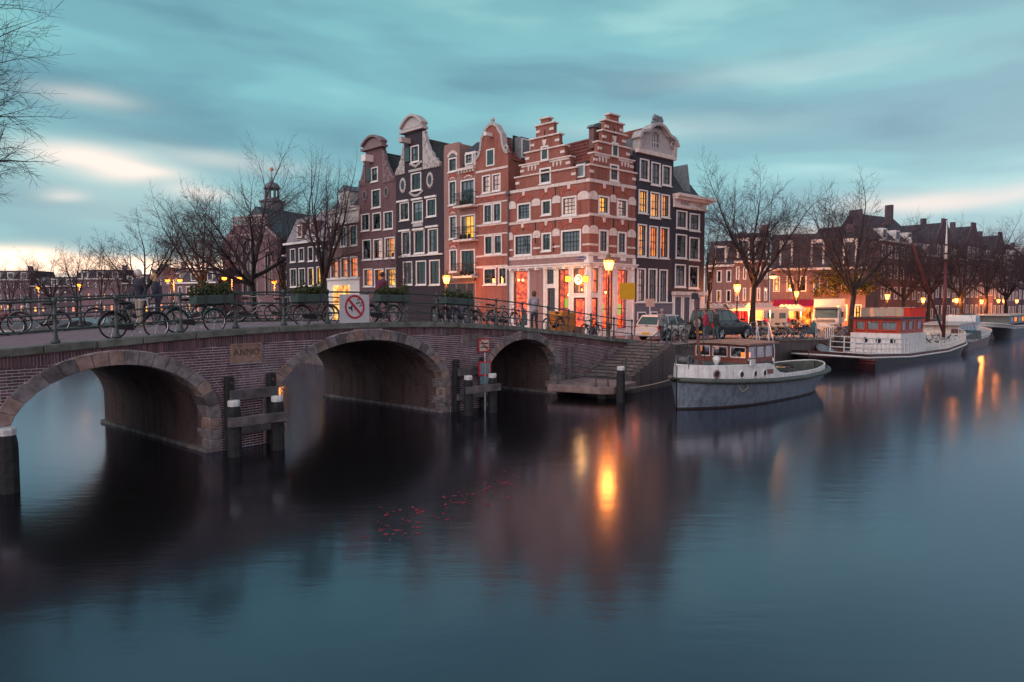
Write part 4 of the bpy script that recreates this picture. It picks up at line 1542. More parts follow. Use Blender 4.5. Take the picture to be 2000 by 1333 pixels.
# lit wall lamps, round neon sign, pendant lamps, menu boards
BULB = MEmit('warm_bulb', (1.0, 0.40, 0.08), 14.0, (1.0, 0.35, 0.06))
NEON = MEmit('white_neon', (1.0, 0.50, 0.22), 4.0, (1.0, 0.45, 0.18))
YEL = MEmit('yellow_lamp_glass', (1.0, 0.58, 0.04), 2.2, (1.0, 0.45, 0.02))
LAMPS = []
def plamp(p, col, e, r=0.08, root=None):
    l = bpy.data.lights.new('lamp_light', 'POINT')
    l.energy = e
    l.color = col
    l.shadow_soft_size = r
    o = bpy.data.objects.new('lamp_light', l)
    COL.objects.link(o)
    o.location = p
    if root is not None:
        o.parent = root
    return o
xn, zn = FL.P(*c2(463, 1050))
b = MB().torus((0, 0, 0), 0.27, 0.035, 24, 6)
nr = b.build('neon_sign', NEON, cafe, xf=T(xn, -0.16, zn), smooth=True)
MB().prism([(0.24 * math.cos(PI + PI * i / 10), 0.24 * math.sin(PI + PI * i / 10)) for i in range(11)] + [(0.15 * math.cos(2 * PI - PI * i / 10), -0.02 + 0.12 * math.sin(2 * PI - PI * i / 10)) for i in range(11)], -0.03, 0.03).build('neon_figure', NEON, nr)
MB().ball((0, 0, 0.08), (0.10, 0.04, 0.08), 10, 6).build('neon_figure', NEON, nr, smooth=True)
for px, py in ((404, 1046), (508, 1046)):
    x, z = FL.P(*c2(px, py))
    o = MB().box(-0.10, 0.10, -0.34, -0.12, -0.16, 0.16).build('wall_lamp', YEL, cafe, xf=T(x, 0, z))
    MB().box(-0.12, 0.12, -0.36, -0.10, 0.162, 0.20).build('lamp_cap', IRON, o)
    MB().box(-0.02, 0.02, -0.12, 0.0, 0.1, 0.14).build('bracket', IRON, o)
    l = plamp((0, -0.5, 0), (1.0, 0.5, 0.15), 22, 0.1, o)
for fac, xf, px, py in ((FL, None, 100, 1052), (FL, None, 75, 1052), (FL, None, 370, 1140), (FL, None, 382, 1147), (FL, None, 452, 1110), (FL, None, 478, 1108), (FR, XR, 552, 1110), (FR, XR, 610, 1120), (FR, XR, 645, 1125), (FR, XR, 700, 1120)):
    x, z = fac.P(*c2(px, py))
    o = MB().ball((0, 0, 0), 0.07, 8, 5).build('pendant_lamp', BULB, cafe, xf=(xf or Matrix()) @ T(x, 0.42, z))
    MB().tube([(0, 0, 0.06), (0, 0, 0.5)], 0.008, 4).build('cord', IRON, o)
MENU = MEmit('yellow_menu_board', (0.75, 0.80, 0.05), 0.55, (0.65, 0.70, 0.04))
for fac, xf, bx in ((FL, None, (362, 1160, 397, 1215)), (FR, XR, (600, 1200, 617, 1250)), (FR, XR, (690, 1195, 717, 1255))):
    rc = fac.box(*P2b(*bx))
    MB().box(rc[0], rc[1], 0.15, 0.18, rc[2], rc[3]).build('menu_board', MENU, cafe, xf=xf)
# red glow that the bar throws on the street
for x in (1.2, 4.9, 6.3):
    o = plamp((x, -0.9, 2.2), (1.0, 0.16, 0.03), 10, 0.4, cafe)
for x in (1.6, 3.4):
    o = plamp(XR @ Vector((x, -0.9, 2.2)), (1.0, 0.16, 0.03), 10, 0.4, cafe)
# drain pipe
x, z = FL.P(*c2(33, 560))
MB().tube([(0.06, -0.10, 0.2), (0.06, -0.10, z)], 0.06, 7).build('drain_pipe', M('lead_grey_pipe', (0.10, 0.11, 0.14), 0.5, 0.15), cafe)
MB().lathe([(0.06, z), (0.14, z + 0.15), (0.14, z + 0.35)], 8, (0.06, -0.12, 0)).build('hopper', M('lead_grey_pipe', (0.1, 0.11, 0.14)), cafe)
# ================================================================== the left row (away from the corner)
def LF(sa, sb, zg=1.95):
    return Frame(CAFE + LD * sa, CAFE + LD * sb, zg)
P1b = lambda a, b, c_, d: (*c1(a, b), *c1(c_, d))
P3b = lambda a, b, c_, d: (*c3(a, b), *c3(c_, d))
def zc1(f, *pts):
    return sum(f.P(*c1(*p))[1] for p in pts) / len(pts)
# ---- narrow brick house with bell gable
F5 = LF(9.93, 6.80)
zsh = zc1(F5, (803, 425), (972, 392))
ztop = zc1(F5, (873, 152))
w = F5.w
zs_, = (zc1(F5, (800, 345), (975, 312)),)
zm_ = zc1(F5, (835, 215), (930, 213))
top5 = [(0, zsh), (0, zs_), (0.22, zs_ + 0.05), (0.42, lerp(zs_, zm_, 0.35)), (0.50, lerp(zs_, zm_, 0.75)), (0.55, zm_)]
xc = w / 2
top5 += [(xc - 0.80, zm_ + 0.25), (xc - 0.55, zm_ + 0.65), (xc - 0.2, zm_ + 0.85)]
top5 = top5 + [(w - x, z) for x, z in reversed(top5)]
h5 = house('bell_gable_house', 'narrow red brick house with white-edged bell gable between cafe and balcony house', F5, top5, [
    (P1b(831, 452, 883, 563), 2, 3, 'litp'), (P1b(893, 443, 946, 551), 2, 3, 'litp'),
    (P1b(840, 633, 893, 750), 2, 3, 'dark'), (P1b(898, 623, 950, 743), 2, 3, 'half'),
    (P1b(845, 826, 896, 947), 2, 3, 'dark'), (P1b(903, 821, 955, 942), 2, 3, 'dark'),
    (P1b(840, 1028, 918, 1132), 3, 3, 'dark'), (P1b(932, 1023, 984, 1132), 2, 3, 'dark')], B_RED, 7.5, zs_ - 0.3)
b = MB()
edge = [p for p in top5[1:-1]]
for p, q in zip(edge, edge[1:]):
    d = Vector((q[0] - p[0], q[1] - p[1], 0))
    if d.length < 0.02:
        continue
    n = Vector((-d.y, d.x, 0)).normalized() * 0.13
    b.prism([(p[0], p[1]), (q[0], q[1]), (q[0] + n.x * 0.3, q[1] + n.y * 0.3), (p[0] + n.x * 0.3, p[1] + n.y * 0.3)], -0.10, 0.36)
    b.prism([(p[0] - n.x, p[1] - n.y), (q[0] - n.x, q[1] - n.y), (q[0], q[1]), (p[0], p[1])], -0.09, 0.03)
b.build('gable_trim', ORNA, h5)
for x in (0.15, w - 0.15):
    MB().torus((x, -0.05, zs_ + 0.25), 0.16, 0.07, 12, 5).build('scroll', ORNA, h5, smooth=True)
b = MB().lathe([(0.16, 0), (0.2, 0.08), (0.1, 0.16), (0.17, 0.3), (0.08, 0.42), (0.01, 0.5)], 8, (xc, 0.1, zm_ + 0.83))
b.build('finial', ORNA, h5)
shutter(h5, F5.box(*P1b(863, 298, 903, 388)))
MB().box(xc - 0.12, xc + 0.12, -0.65, 0.2, zm_ - 0.05, zm_ + 0.18).build('hoist_beam', WHITE, h5)
for a, b_, hh in (((805, 428), (973, 396), 0.15), ((805, 583), (973, 552), 0.14), ((812, 632), (973, 606), 0.10), ((815, 770), (978, 733), 0.14), ((815, 823), (980, 806), 0.10), ((818, 952), (980, 938), 0.14), ((825, 1018), (982, 1006), 0.16)):
    z = zc1(F5, a, b_)
    block(h5, (0.0, w, z - hh, z), CREAM, 0.045, 'stone_band')
for y0_, y1_ in ((603, 580), (780, 757)):
    z = zc1(F5, (815, y0_), (978, y1_ - 10))
    for x in (w * 0.3, w * 0.72):
        relief_arch(h5, x - 0.55, x + 0.55, z - 0.2, 0.22, 0.2, BRICKARCH)
gable_roof(h5, F5, 7.5, zs_ - 0.5, zm_ + 0.1, T_RED)
xd = F5.w
dd = MB().box(-0.9, 0.05, 1.2, 2.3, 0, 1.5).build('dormer', LEAD, h5, xf=T(xd, 0, zs_ - 0.3))
window(h5, (0, 0.9, 0, 1.3), 2, 2, 'dark', xf=T(xd + 0.06, 1.25, zs_ - 0.2, PI / 2), sill=False)
ch = MB().box(-0.9, 0.9, -0.35, 0.35, 0, 1.0)
for i in range(5):
    ch.lathe([(0.11, 1.0), (0.09, 1.3)], 6, (-0.7 + i * 0.35, 0, 0))
ch.build('chimney', B_BROWN, h5, xf=T(w * 0.75, 5.2, zm_ - 0.7, 0.2))

# ---- balcony house
F4 = LF(13.36, 9.95)
zt4 = zc1(F4, (600, 270), (690, 262))
zc4 = zc1(F4, (695, 420), (800, 396))
xs4 = F4.P(*c1(692, 400))[0]
top4 = [(0, zt4 - 0.3), (0.05, zt4), (0.18, zt4 + 0.12), (xs4 - 0.15, zt4 + 0.12), (xs4, zt4 - 0.05), (xs4, zc4), (F4.w, zc4)]
aw = F4.box(*P1b(624, 345, 672, 430))
ra = (aw[1] - aw[0]) / 2
zar = F4.P(*c1(648, 320))[1]
w4 = [(P1b(622, 345, 674, 432), 1, 2, 'dark'), (P1b(624, 488, 671, 638), 1, 3, 'half'), (P1b(627, 703, 673, 848), 1, 3, 'curtain'), (P1b(629, 913, 676, 1053), 1, 3, 'half'),
      (P1b(698, 478, 797, 640), 3, 2, 'dark'), (P1b(698, 697, 799, 850), 3, 2, 'lity'), (P1b(698, 913, 799, 1075), 3, 2, 'dark')]
h4 = house('balcony_house', 'narrow rose brick house with three iron balconies and one yellow-lit window', F4, top4, w4, B_ROSE2, 7.5, zc4 - 0.2)
relief_arch(h4, aw[0] - 0.05, aw[1] + 0.05, aw[3] + 0.02, 0.30, 0.22, CREAM)
MB().prism(arc_pts(aw[0] + 0.02, aw[1] - 0.02, aw[3] + 0.01, 0.28) + [(aw[0], aw[3] + 0.01)], -0.02, 0.05).build('arch_light', GLASS, h4)
for (a, b_) in (((627, 485), (668, 480)), ((630, 700), (670, 695)), ((632, 910), (673, 905)), ((715, 474), (775, 466))):
    p, q = F4.P(*c1(*a)), F4.P(*c1(*b_))
    relief_arch(h4, p[0], q[0], (p[1] + q[1]) / 2 + 0.02, 0.22, 0.26, BRICKARCH, n=7)
    relief_arch(h4, p[0] + 0.1, q[0] - 0.1, (p[1] + q[1]) / 2 + 0.01, 0.12, 0.09, CREAM, n=5, proud=0.04)
# mansard with skylight dormer
p, q = F4.P(*c1(700, 415)), F4.P(*c1(800, 395))
MB().box(xs4, F4.w + 0.02, -0.28, 0.05, zc4 - 0.16, zc4 + 0.02).build('cornice', CREAM, h4)
for i in range(6):
    x = lerp(xs4 + 0.1, F4.w - 0.1, i / 5)
    MB().box(x - 0.05, x + 0.05, -0.22, 0.0, zc4 - 0.32, zc4 - 0.162).build('modillion', CREAM, h4)
zk = zc1(F4, (760, 262), (800, 255))
b = MB()
b.add([(xs4 + 0.02, 0.05, zc4), (F4.w, 0.05, zc4), (F4.w, 1.3, zk), (xs4 + 0.02, 1.3, zk), (xs4 + 0.02, 7.5, zk), (F4.w, 7.5, zk)], [(0, 1, 2, 3), (3, 2, 5, 4)])
b.add([(F4.w, 0.05, zc4), (F4.w, 7.5, zc4), (F4.w, 7.5, zk), (F4.w, 1.3, zk)], [(0, 1, 2, 3)])
b.build('mansard_roof', SLATE, h4)
MB().box(0.02, xs4 - 0.02, 0.3, 7.4, zc4 - 0.2, zt4).build('stair_turret', B_ROSE2, h4)
dw = F4.box(*P1b(733, 320, 782, 387))
MB().prism([(0.0, dw[2] - 0.1), (1.5, dw[2] - 0.1), (1.5, dw[3] + 0.9), (0.9, dw[3] + 0.9), (0.0, dw[3] + 0.15)], dw[0] - 0.12, dw[1] + 0.12, 'x').build('dormer', WHITE, h4)
MB().prism([(-0.06, dw[3] + 0.16), (0.95, dw[3] + 0.95), (0.95, dw[3] + 1.0), (-0.06, dw[3] + 0.22)], dw[0] + 0.05, dw[1] + 0.05 + 0.3, 'x').build('skylight', SLATE, h4)
window(h4, (dw[0], dw[1], dw[2], dw[3]), 2, 2, 'dark', xf=T(0, -0.13, 0), sill=False)
for rc in [F4.box(*q[0]) for q in w4[4:]]:
    z = rc[2] - 0.04
    bl = MB().box(rc[0] - 0.18, rc[1] + 0.12, -0.62, 0.0, z - 0.14, z).build('balcony', CREAM, h4)
    b = MB()
    for hh in (0.05, 0.45, 0.88):
        b.tube([(rc[0] - 0.14, 0, z + hh), (rc[0] - 0.14, -0.58, z + hh), (rc[1] + 0.08, -0.58, z + hh), (rc[1] + 0.08, 0, z + hh)], 0.018, 4)
    n = 16
    for i in range(n + 1):
        x = lerp(rc[0] - 0.14, rc[1] + 0.08, i / n)
        b.tube([(x, -0.58, z), (x, -0.58, z + 0.88)], 0.011, 4)
        if i < n:
            b.torus((x + 0.07, -0.58, z + 0.66), 0.06, 0.009, 8, 3)
    b.build('balcony_railing', IRON, bl)
    for i in range(3):
        MB().ball((lerp(rc[0], rc[1], 0.3 + 0.25 * i), -0.45, z + 0.2), (0.14, 0.1, 0.2), 7, 5).build('flower_pot', M('dark_leaf', (0.02, 0.03, 0.016), 0.8, 0.4, 20.0, bump=1.0), bl)
zgs = zc1(F4, (640, 1095), (810, 1088))
block(h4, (0.0, F4.w, zgs - 0.22, zgs), M('grey_shop_fascia', (0.11, 0.11, 0.12), 0.6), 0.16, 'shop_fascia')
rcs = [(0.3, 1.3, 0.4, zgs - 0.4), (1.45, 2.45, 0.4, zgs - 0.4), (2.55, 3.2, 0.1, zgs - 0.4)]
for rc in rcs:
    block(h4, (rc[0] - 0.06, rc[1] + 0.06, rc[2] - 0.06, rc[3] + 0.06), GREYPAINT, 0.05, 'shop_frame')
    MB().quad((rc[0], -0.06, rc[2]), (rc[1], -0.06, rc[2]), (rc[1], -0.06, rc[3]), (rc[0], -0.06, rc[3])).build('shop_glass', M('shop_glass_dark', (0.03, 0.03, 0.04), 0.08), h4, fix=False)

# ---- black neck-gable house
F3 = LF(19.15, 13.38)
f = F3
zbase = zc1(f, (293, 452), (572, 402))
xl, xr = f.P(*c1(352, 420))[0], f.P(*c1(466, 400))[0]
zn = zc1(f, (360, 195), (463, 170))
top3 = [(0, zbase), (xl, zbase), (xl, zn), (xr, zn), (xr, zbase), (f.w, zbase)]
w3 = [(P1b(388, 268, 440, 372), 2, 2, 'dark'), (P1b(390, 437, 454, 548), 2, 3, 'dark'),
      (P1b(321, 622, 378, 733), 2, 3, 'half'), (P1b(399, 612, 464, 743), 2, 3, 'dark'), (P1b(486, 597, 547, 709), 2, 3, 'dark'),
      (P1b(333, 802, 387, 948), 2, 3, 'half'), (P1b(409, 792, 474, 938), 2, 3, 'dark'), (P1b(496, 782, 558, 934), 2, 3, 'dark'),
      (P1b(341, 987, 399, 1133), 2, 3, 'half'), (P1b(421, 982, 484, 1133), 2, 3, 'dark'), (P1b(504, 977, 569, 1133), 2, 3, 'dark')]
h3 = house('neck_gable_house', 'tall black house with white carved neck gable and oval windows', F3, top3, w3, B_BLACK, 9.0, zbase - 0.3)
def scroll_side(root, x_in, x_out, z0, z1, m, sgn):
    """carved claw piece beside a gable neck"""
    prof = [(0.0, 0.0), (1.0, 0.0), (1.03, 0.10), (0.88, 0.16), (0.80, 0.24), (0.66, 0.28), (0.58, 0.40), (0.42, 0.48), (0.34, 0.60), (0.24, 0.70), (0.20, 0.84), (0.12, 0.92), (0.14, 1.0), (0.0, 1.0)]
    W = abs(x_out - x_in)
    pts = [(x_in + sgn * W * a, lerp(z0, z1, b_)) for a, b_ in prof]
    o = MB().prism(pts, -0.08, 0.26).build('carved_claw', m, root)
    bevel(o, 0.03, 2)
    r = random.Random(int(abs(x_in) * 100))
    d = MB()
    for a, b_, s in ((0.72, 0.12, 0.24), (0.42, 0.28, 0.20), (0.24, 0.46, 0.16), (0.14, 0.64, 0.13), (0.08, 0.80, 0.10), (0.3, 0.1, 0.16), (0.92, 0.06, 0.12)):
        cx_, cz_ = x_in + sgn * W * a, lerp(z0, z1, b_)
        d.torus((cx_, -0.09, cz_), s * 0.75, s * 0.26, 12, 5)
        d.ball((cx_, -0.10, cz_), (s * 0.35, 0.07, s * 0.35), 7, 4)
    for i in range(16):
        t = r.random()
        a = r.uniform(0.05, 0.9 * (1 - t) ** 1.4 + 0.08)
        d.ball((x_in + sgn * W * a, -0.09, lerp(z0, z1, t * 0.95)), (r.uniform(0.05, 0.11), 0.06, r.uniform(0.06, 0.15)), 6, 4)
    d.build('carving', m, o, smooth=True)
zc_t = zc1(f, (350, 235), (468, 172))
scroll_side(h3, xl, f.P(*c1(298, 450))[0] + 0.02, zbase, zc_t - 0.35, ORNA, -1)
scroll_side(h3, xr, f.P(*c1(568, 400))[0] - 0.02, zbase, zc_t + 0.1, ORNA, 1)
def seg_pediment(root, x0, x1, z, rise, m, dent=True):
    n = 12
    lo = arc_pts(x0, x1, z, rise - 0.02, n)
    hi = arc_pts(x0 - 0.10, x1 + 0.10, z + 0.15, rise, n)
    MB().prism(lo + list(reversed(hi)), -0.34, 0.3).build('pediment_cornice', m, root)
    MB().prism(arc_pts(x0, x1, z, rise - 0.05, n) + [(x1, z - 0.3), (x0, z - 0.3)], -0.10, 0.26).build('tympanum', m, root)
    MB().box(x0 - 0.14, x1 + 0.14, -0.30, 0.3, z - 0.34, z - 0.16).build('pediment_cornice', m, root)
    if dent:
        b = MB()
        for i in range(11):
            x = lerp(x0 + 0.05, x1 - 0.05, i / 10)
            b.box(x - 0.05, x + 0.05, -0.22, -0.09, z - 0.155, z - 0.03)
        b.build('dentils', m, root)
zp = zc1(f, (335, 190), (480, 160))
seg_pediment(h3, xl - 0.22, xr + 0.12, zp + 0.25, 0.78, ORNA)
sh = f.box(*P1b(356, 283, 386, 372))
MB().box(sh[0], sh[1], -0.12, -0.06, sh[2], sh[3]).build('open_shutter', GREENSH, h3)
MB().box((xl + xr) / 2 - 0.75, (xl + xr) / 2 - 0.35, -0.9, 0.1, zp - 0.95, zp - 0.55).build('hoist_beam', ORNA, h3)
def oculus(root, fac, px, py, m, rx=0.30, rz=0.46):
    x, z = fac.P(*c1(px, py))
    b = MB().torus((0, 0, 0), 1.0, 0.26, 20, 6)
    for i in range(14):
        a = 2 * PI * i / 14
        b.ball((1.18 * math.cos(a), 0, 1.18 * math.sin(a)), (0.2, 0.2, 0.2), 5, 4)
    for i, v in enumerate(b.v):
        b.v[i] = (v[0] * rx, v[1] * 0.3, v[2] * rz)
    o = b.build('oculus_frame', m, root, xf=T(x, -0.03, z), smooth=True)
    MB().prism([(rx * 0.85 * math.cos(2 * PI * i / 16), rz * 0.85 * math.sin(2 * PI * i / 16)) for i in range(16)], -0.015, 0.02).build('pane', M('oval_glass', (0.05, 0.06, 0.075), 0.08, 0.2), o)
oculus(h3, f, 341, 517, ORNA)
oculus(h3, f, 509, 484, ORNA)
for (a, b_, c_, d_) in (((392, 418), (448, 405), (395, 395), (448, 375)),):
    x0, x1 = f.P(*c1(390, 400))[0], f.P(*c1(455, 390))[0]
    z = zc1(f, (390, 432), (455, 418))
    MB().box(x0 - 0.15, x1 + 0.15, -0.13, 0.0, z - 0.06, z + 0.12).build('window_hood', ORNA, h3)
    d = MB()
    for i in range(7):
        t = i / 6
        d.ball((lerp(x0, x1, t), -0.05, z + 0.32 + 0.25 * (abs(t - 0.5) * 2) ** 1.0), (0.16, 0.07, 0.12), 7, 4)
    d.build('festoon', ORNA, h3, smooth=True)
    z2 = zc1(f, (390, 575), (455, 562))
    d = MB()
    for i in range(9):
        t = i / 8
        d.ball((lerp(x0 - 0.1, x1 + 0.1, t), -0.05, z2 - 0.15 + 0.28 * (abs(t - 0.5) * 2) ** 2), (0.14, 0.07, 0.11), 7, 4)
    d.build('festoon', ORNA, h3, smooth=True)
for (a, b_) in (((306, 618), (378, 605)), ((397, 605), (464, 592)), ((480, 592), (549, 577)), ((318, 800), (385, 788)), ((404, 793), (474, 778)), ((485, 775), (560, 762))):
    z = zc1(f, a, b_)
    x0, x1 = f.P(*c1(*a))[0], f.P(*c1(*b_))[0]
    MB().box(max(0.0, x0), min(x1, f.w), -0.14, 0.0, z - 0.10, z + 0.04).build('window_hood', WHITE, h3)
z = zc1(f, (345, 955), (580, 940))
MB().box(0.4, f.w - 0.1, -0.12, 0.0, z - 0.08, z + 0.02).build('stone_band', WHITE, h3)
x0, x1 = f.P(*c1(403, 755))[0], f.P(*c1(464, 745))[0]
z = zc1(f, (403, 775), (464, 768))
block(h3, (x0, x1, z, z + 0.42), ORNA, 0.06, 'carved_panel')
gable_roof(h3, F3, 11.0, zbase - 0.35, zc1(f, (470, 215)), T_DARK)
bl = MB().box(f.w - 0.004, f.w + 0.01, 0.02, 9.0, 0, zbase - 0.3).build('party_wall', B_BLACK, h3)

# ---- purple-brown neck-gable house
F2 = LF(24.30, 19.17)
f = F2
zbase = zc1(f, (78, 600), (283, 570))
xl, xr = f.P(*c1(110, 420))[0], f.P(*c1(217, 400))[0]
zn = zc1(f, (112, 300), (215, 285))
zsh2 = zc1(f, (80, 475), (265, 440))
top2 = [(0, zbase), (0.0, zsh2 - 0.35), (0.28, zsh2), (xl - 0.1, zsh2 + 0.5), (xl, zsh2 + 1.2), (xl, zn), (xr, zn), (xr, zsh2 + 1.2), (xr + 0.1, zsh2 + 0.5), (f.w - 0.4, zsh2 - 0.1), (f.w, zsh2 - 0.5), (f.w, zbase)]
w2 = [(P1b(143, 402, 186, 493), 2, 2, 'dark'), (P1b(146, 540, 201, 655), 2, 3, 'dark'),
      (P1b(81, 692, 133, 798), 2, 3, 'dark'), (P1b(151, 685, 204, 793), 2, 3, 'dark'), (P1b(221, 676, 278, 788), 2, 3, 'dark'),
      (P1b(89, 852, 143, 978), 2, 3, 'dark'), (P1b(156, 847, 213, 973), 2, 3, 'litp'), (P1b(227, 837, 290, 968), 2, 3, 'lit'),
      (P1b(95, 1032, 151, 1143), 2, 3, 'lito'), (P1b(162, 1032, 220, 1143), 2, 3, 'lit'), (P1b(232, 1027, 296, 1143), 2, 3, 'lity')]
h2 = house('neck_gable_house', 'purple-brown brick house with weathered neck gable beside the black house', F2, top2, w2, B_PURPLE, 9.0, zbase - 0.2)
scroll_side(h2, xl, 0.1, zsh2 - 0.6, zsh2 + 1.9, ORNP, -1)
scroll_side(h2, xr, f.w - 0.15, zsh2 - 0.7, zsh2 + 1.9, ORNP, 1)
seg_pediment(h2, xl - 0.2, xr + 0.12, zc1(f, (100, 292), (222, 262)) + 0.15, 0.62, ORNP, False)
oculus(h2, f, 105, 580, ORNP, 0.26, 0.38)
oculus(h2, f, 240, 560, ORNP, 0.26, 0.38)
sh = f.box(*P1b(122, 415, 143, 490))
MB().box(sh[0], sh[1], -0.12, -0.06, sh[2], sh[3]).build('open_shutter', GREENSH, h2)
MB().box((xl + xr) / 2 - 0.7, (xl + xr) / 2 - 0.1, -0.8, 0.1, zc1(f, (112, 375)) - 0.1, zc1(f, (112, 350)) + 0.1).build('hoist_beam', WHITE, h2)
gable_roof(h2, F2, 10.0, zbase - 0.1, zc1(f, (217, 300)), T_DARK)

# ---- brown house with white cornice and dormer
F1 = LF(29.35, 24.32)
f = F1
def zc3(f, *pts):
    return sum(f.P(*c3(*p))[1] for p in pts) / len(pts)
zcn = zc3(f, (1420, 545), (1700, 490))
w1 = [(P3b(1455, 697, 1518, 873), 2, 3, 'dark'), (P3b(1545, 682, 1604, 868), 2, 3, 'half'), (P3b(1635, 667, 1703, 858), 2, 3, 'dark'),
      (P3b(1455, 982, 1524, 1163), 2, 3, 'lito'), (P3b(1550, 967, 1614, 1158), 2, 3, 'lito'), (P3b(1640, 957, 1708, 1153), 2, 3, 'lito')]
h1 = house('cornice_house', 'brown brick house with white cornice, white dormer and orange-lit windows', F1, [(0, zcn - 0.4), (f.w, zcn - 0.4)], w1, B_BROWN, 9.0)
b = MB()
b.box(-0.03, f.w + 0.03, -0.12, 0.1, zcn - 1.35, zcn - 0.32)
b.box(-0.06, f.w + 0.06, -0.35, 0.1, zcn - 0.318, zcn - 0.08)
b.box(-0.10, f.w + 0.10, -0.48, 0.1, zcn - 0.078, zcn)
b.build('cornice', WHITE, h1)
zr1 = zc3(f, (1640, 330))
b = MB()
b.add([(0, 0.1, zcn - 0.05), (f.w, 0.1, zcn - 0.05), (f.w, 1.6, zr1), (0, 1.6, zr1), (0, 8.5, zr1), (f.w, 8.5, zr1), (0, 8.5, zcn), (f.w, 8.5, zcn)], [(0, 1, 2, 3), (3, 2, 5, 4), (0, 3, 4, 6), (1, 7, 5, 2)])
b.build('mansard_roof', SLATE, h1)
dr = f.box(*P3b(1545, 375, 1600, 490))
MB().box(dr[0] - 0.35, dr[1] + 0.35, 0.1, 2.0, dr[2] - 0.2, dr[3] + 0.2).build('dormer', WHITE, h1)
MB().prism([(dr[0] - 0.5, dr[3] + 0.2), (dr[1] + 0.5, dr[3] + 0.2), ((dr[0] + dr[1]) / 2, dr[3] + 0.75)], 0.0, 2.0).build('dormer_roof', LEAD, h1)
window(h1, (dr[0] - 0.1, dr[1] + 0.1, dr[2], dr[3]), 2, 2, 'half', xf=T(0, 0.06, 0), sill=False)
zg1 = zc3(f, (1425, 1185), (1720, 1165))
block(h1, (0.0, f.w, -0.2, zg1), WHITE, 0.10, 'plaster_ground_floor')
MB().box(-0.05, f.w + 0.05, -0.3, 0.0, zg1 + 0.002, zg1 + 0.16).build('cornice', WHITE, h1)
MB().box(1.0, 3.6, -0.14, -0.105, 0.4, zg1 - 0.5).build('shop_window', MEmit('shop_glow', (1.0, 0.62, 0.22), 1.3, (0.9, 0.3, 0.05), 2.0, 0.6), h1)
for i in range(3):
    MB().box(f.w * (0.55 + 0.12 * i), f.w * (0.55 + 0.12 * i) + 0.35, 3.0, 3.6, zr1, zr1 + 0.9 - 0.1 * i).build('chimney', B_BROWN, h1)

# ---- low black house further on, with pale mansard
F0 = LF(36.9, 29.4)
f = F0
ze = zc3(f, (1045, 855), (1395, 815))
w0 = [(P3b(1080, 887, 1129, 1013), 2, 3, 'half'), (P3b(1160, 877, 1210, 1005), 2, 3, 'half'), (P3b(1245, 867, 1294, 1003), 2, 3, 'dark'), (P3b(1320, 860, 1379, 995), 2, 3, 'dark'),
      (P3b(1080, 1070, 1139, 1243), 2, 3, 'half'), (P3b(1160, 1065, 1219, 1235), 2, 3, 'half'), (P3b(1245, 1060, 1299, 1235), 2, 3, 'lity'), (P3b(1326, 1050, 1384, 1228), 2, 3, 'lity')]
h0 = house('low_black_house', 'low black house with pale mansard roof behind the tall bare tree', F0, [(0, ze), (f.w, ze)], w0, B_BLACK, 9.0)
MB().box(-0.05, f.w, -0.3, 0.1, ze - 0.02, ze + 0.18).build('cornice', WHITE, h0)
PALE = M('pale_slate', (0.27, 0.25, 0.27), 0.7, 0.3, 6.0, bump=0.3)
zr0 = ze + 3.6
b = MB()
b.add([(0, 0, ze + 0.18), (f.w, 0, ze + 0.18), (f.w, 1.2, ze + 2.6), (0, 1.2, ze + 2.6), (f.w, 4, zr0), (0, 4, zr0), (0, 9, ze), (f.w, 9, ze)], [(0, 1, 2, 3), (3, 2, 4, 5), (5, 4, 7, 6), (0, 3, 5, 6), (1, 7, 4, 2)])
b.build('mansard_roof', PALE, h0)
for x in (2.0, 4.4):
    MB().box(x, x + 1.1, 0.1, 1.6, ze + 0.5, ze + 2.0).build('dormer', B_BROWN, h0)
    window(h0, (x + 0.1, x + 1.0, ze + 0.6, ze + 1.8), 2, 2, 'dark', xf=T(0, 0.06, 0), sill=False)
# ---- tall brick house with red tile roof behind the low black one
FBk = Frame(CAFE + LD * 35.5 + Vector((0.69, 0.72, 0)) * 8, CAFE + LD * 27.5 + Vector((0.69, 0.72, 0)) * 8)
zq = FBk.P(*c3(1150, 455))[1]
zqr = FBk.P(*c3(1320, 325))[1]
hb = house('tile_roof_house', 'red brick house with steep red tiled roof rising behind the low black house', FBk, [(0, zq), (FBk.w, zq)], [], B_RED, 8.0)
MB().box(-0.05, FBk.w + 0.05, -0.2, 0.1, zq - 0.05, zq + 0.16).build('cornice', WHITE, hb)
MB().prism([(0.1, zq), (8.0, zq), (3.2, zqr)], 0.0, FBk.w, 'x').build('roof', T_RED, hb)
pantiles(hb, (0, 0.1, zq + 0.1), (FBk.w, 0.1, zq + 0.1), (0, 3.2, zqr + 0.05), (FBk.w, 3.2, zqr + 0.05), T_RED)
MB().box(0.6, 2.4, 0.4, 2.6, zq + 0.2, zqr - 0.1).build('dormer', SLATE, hb)

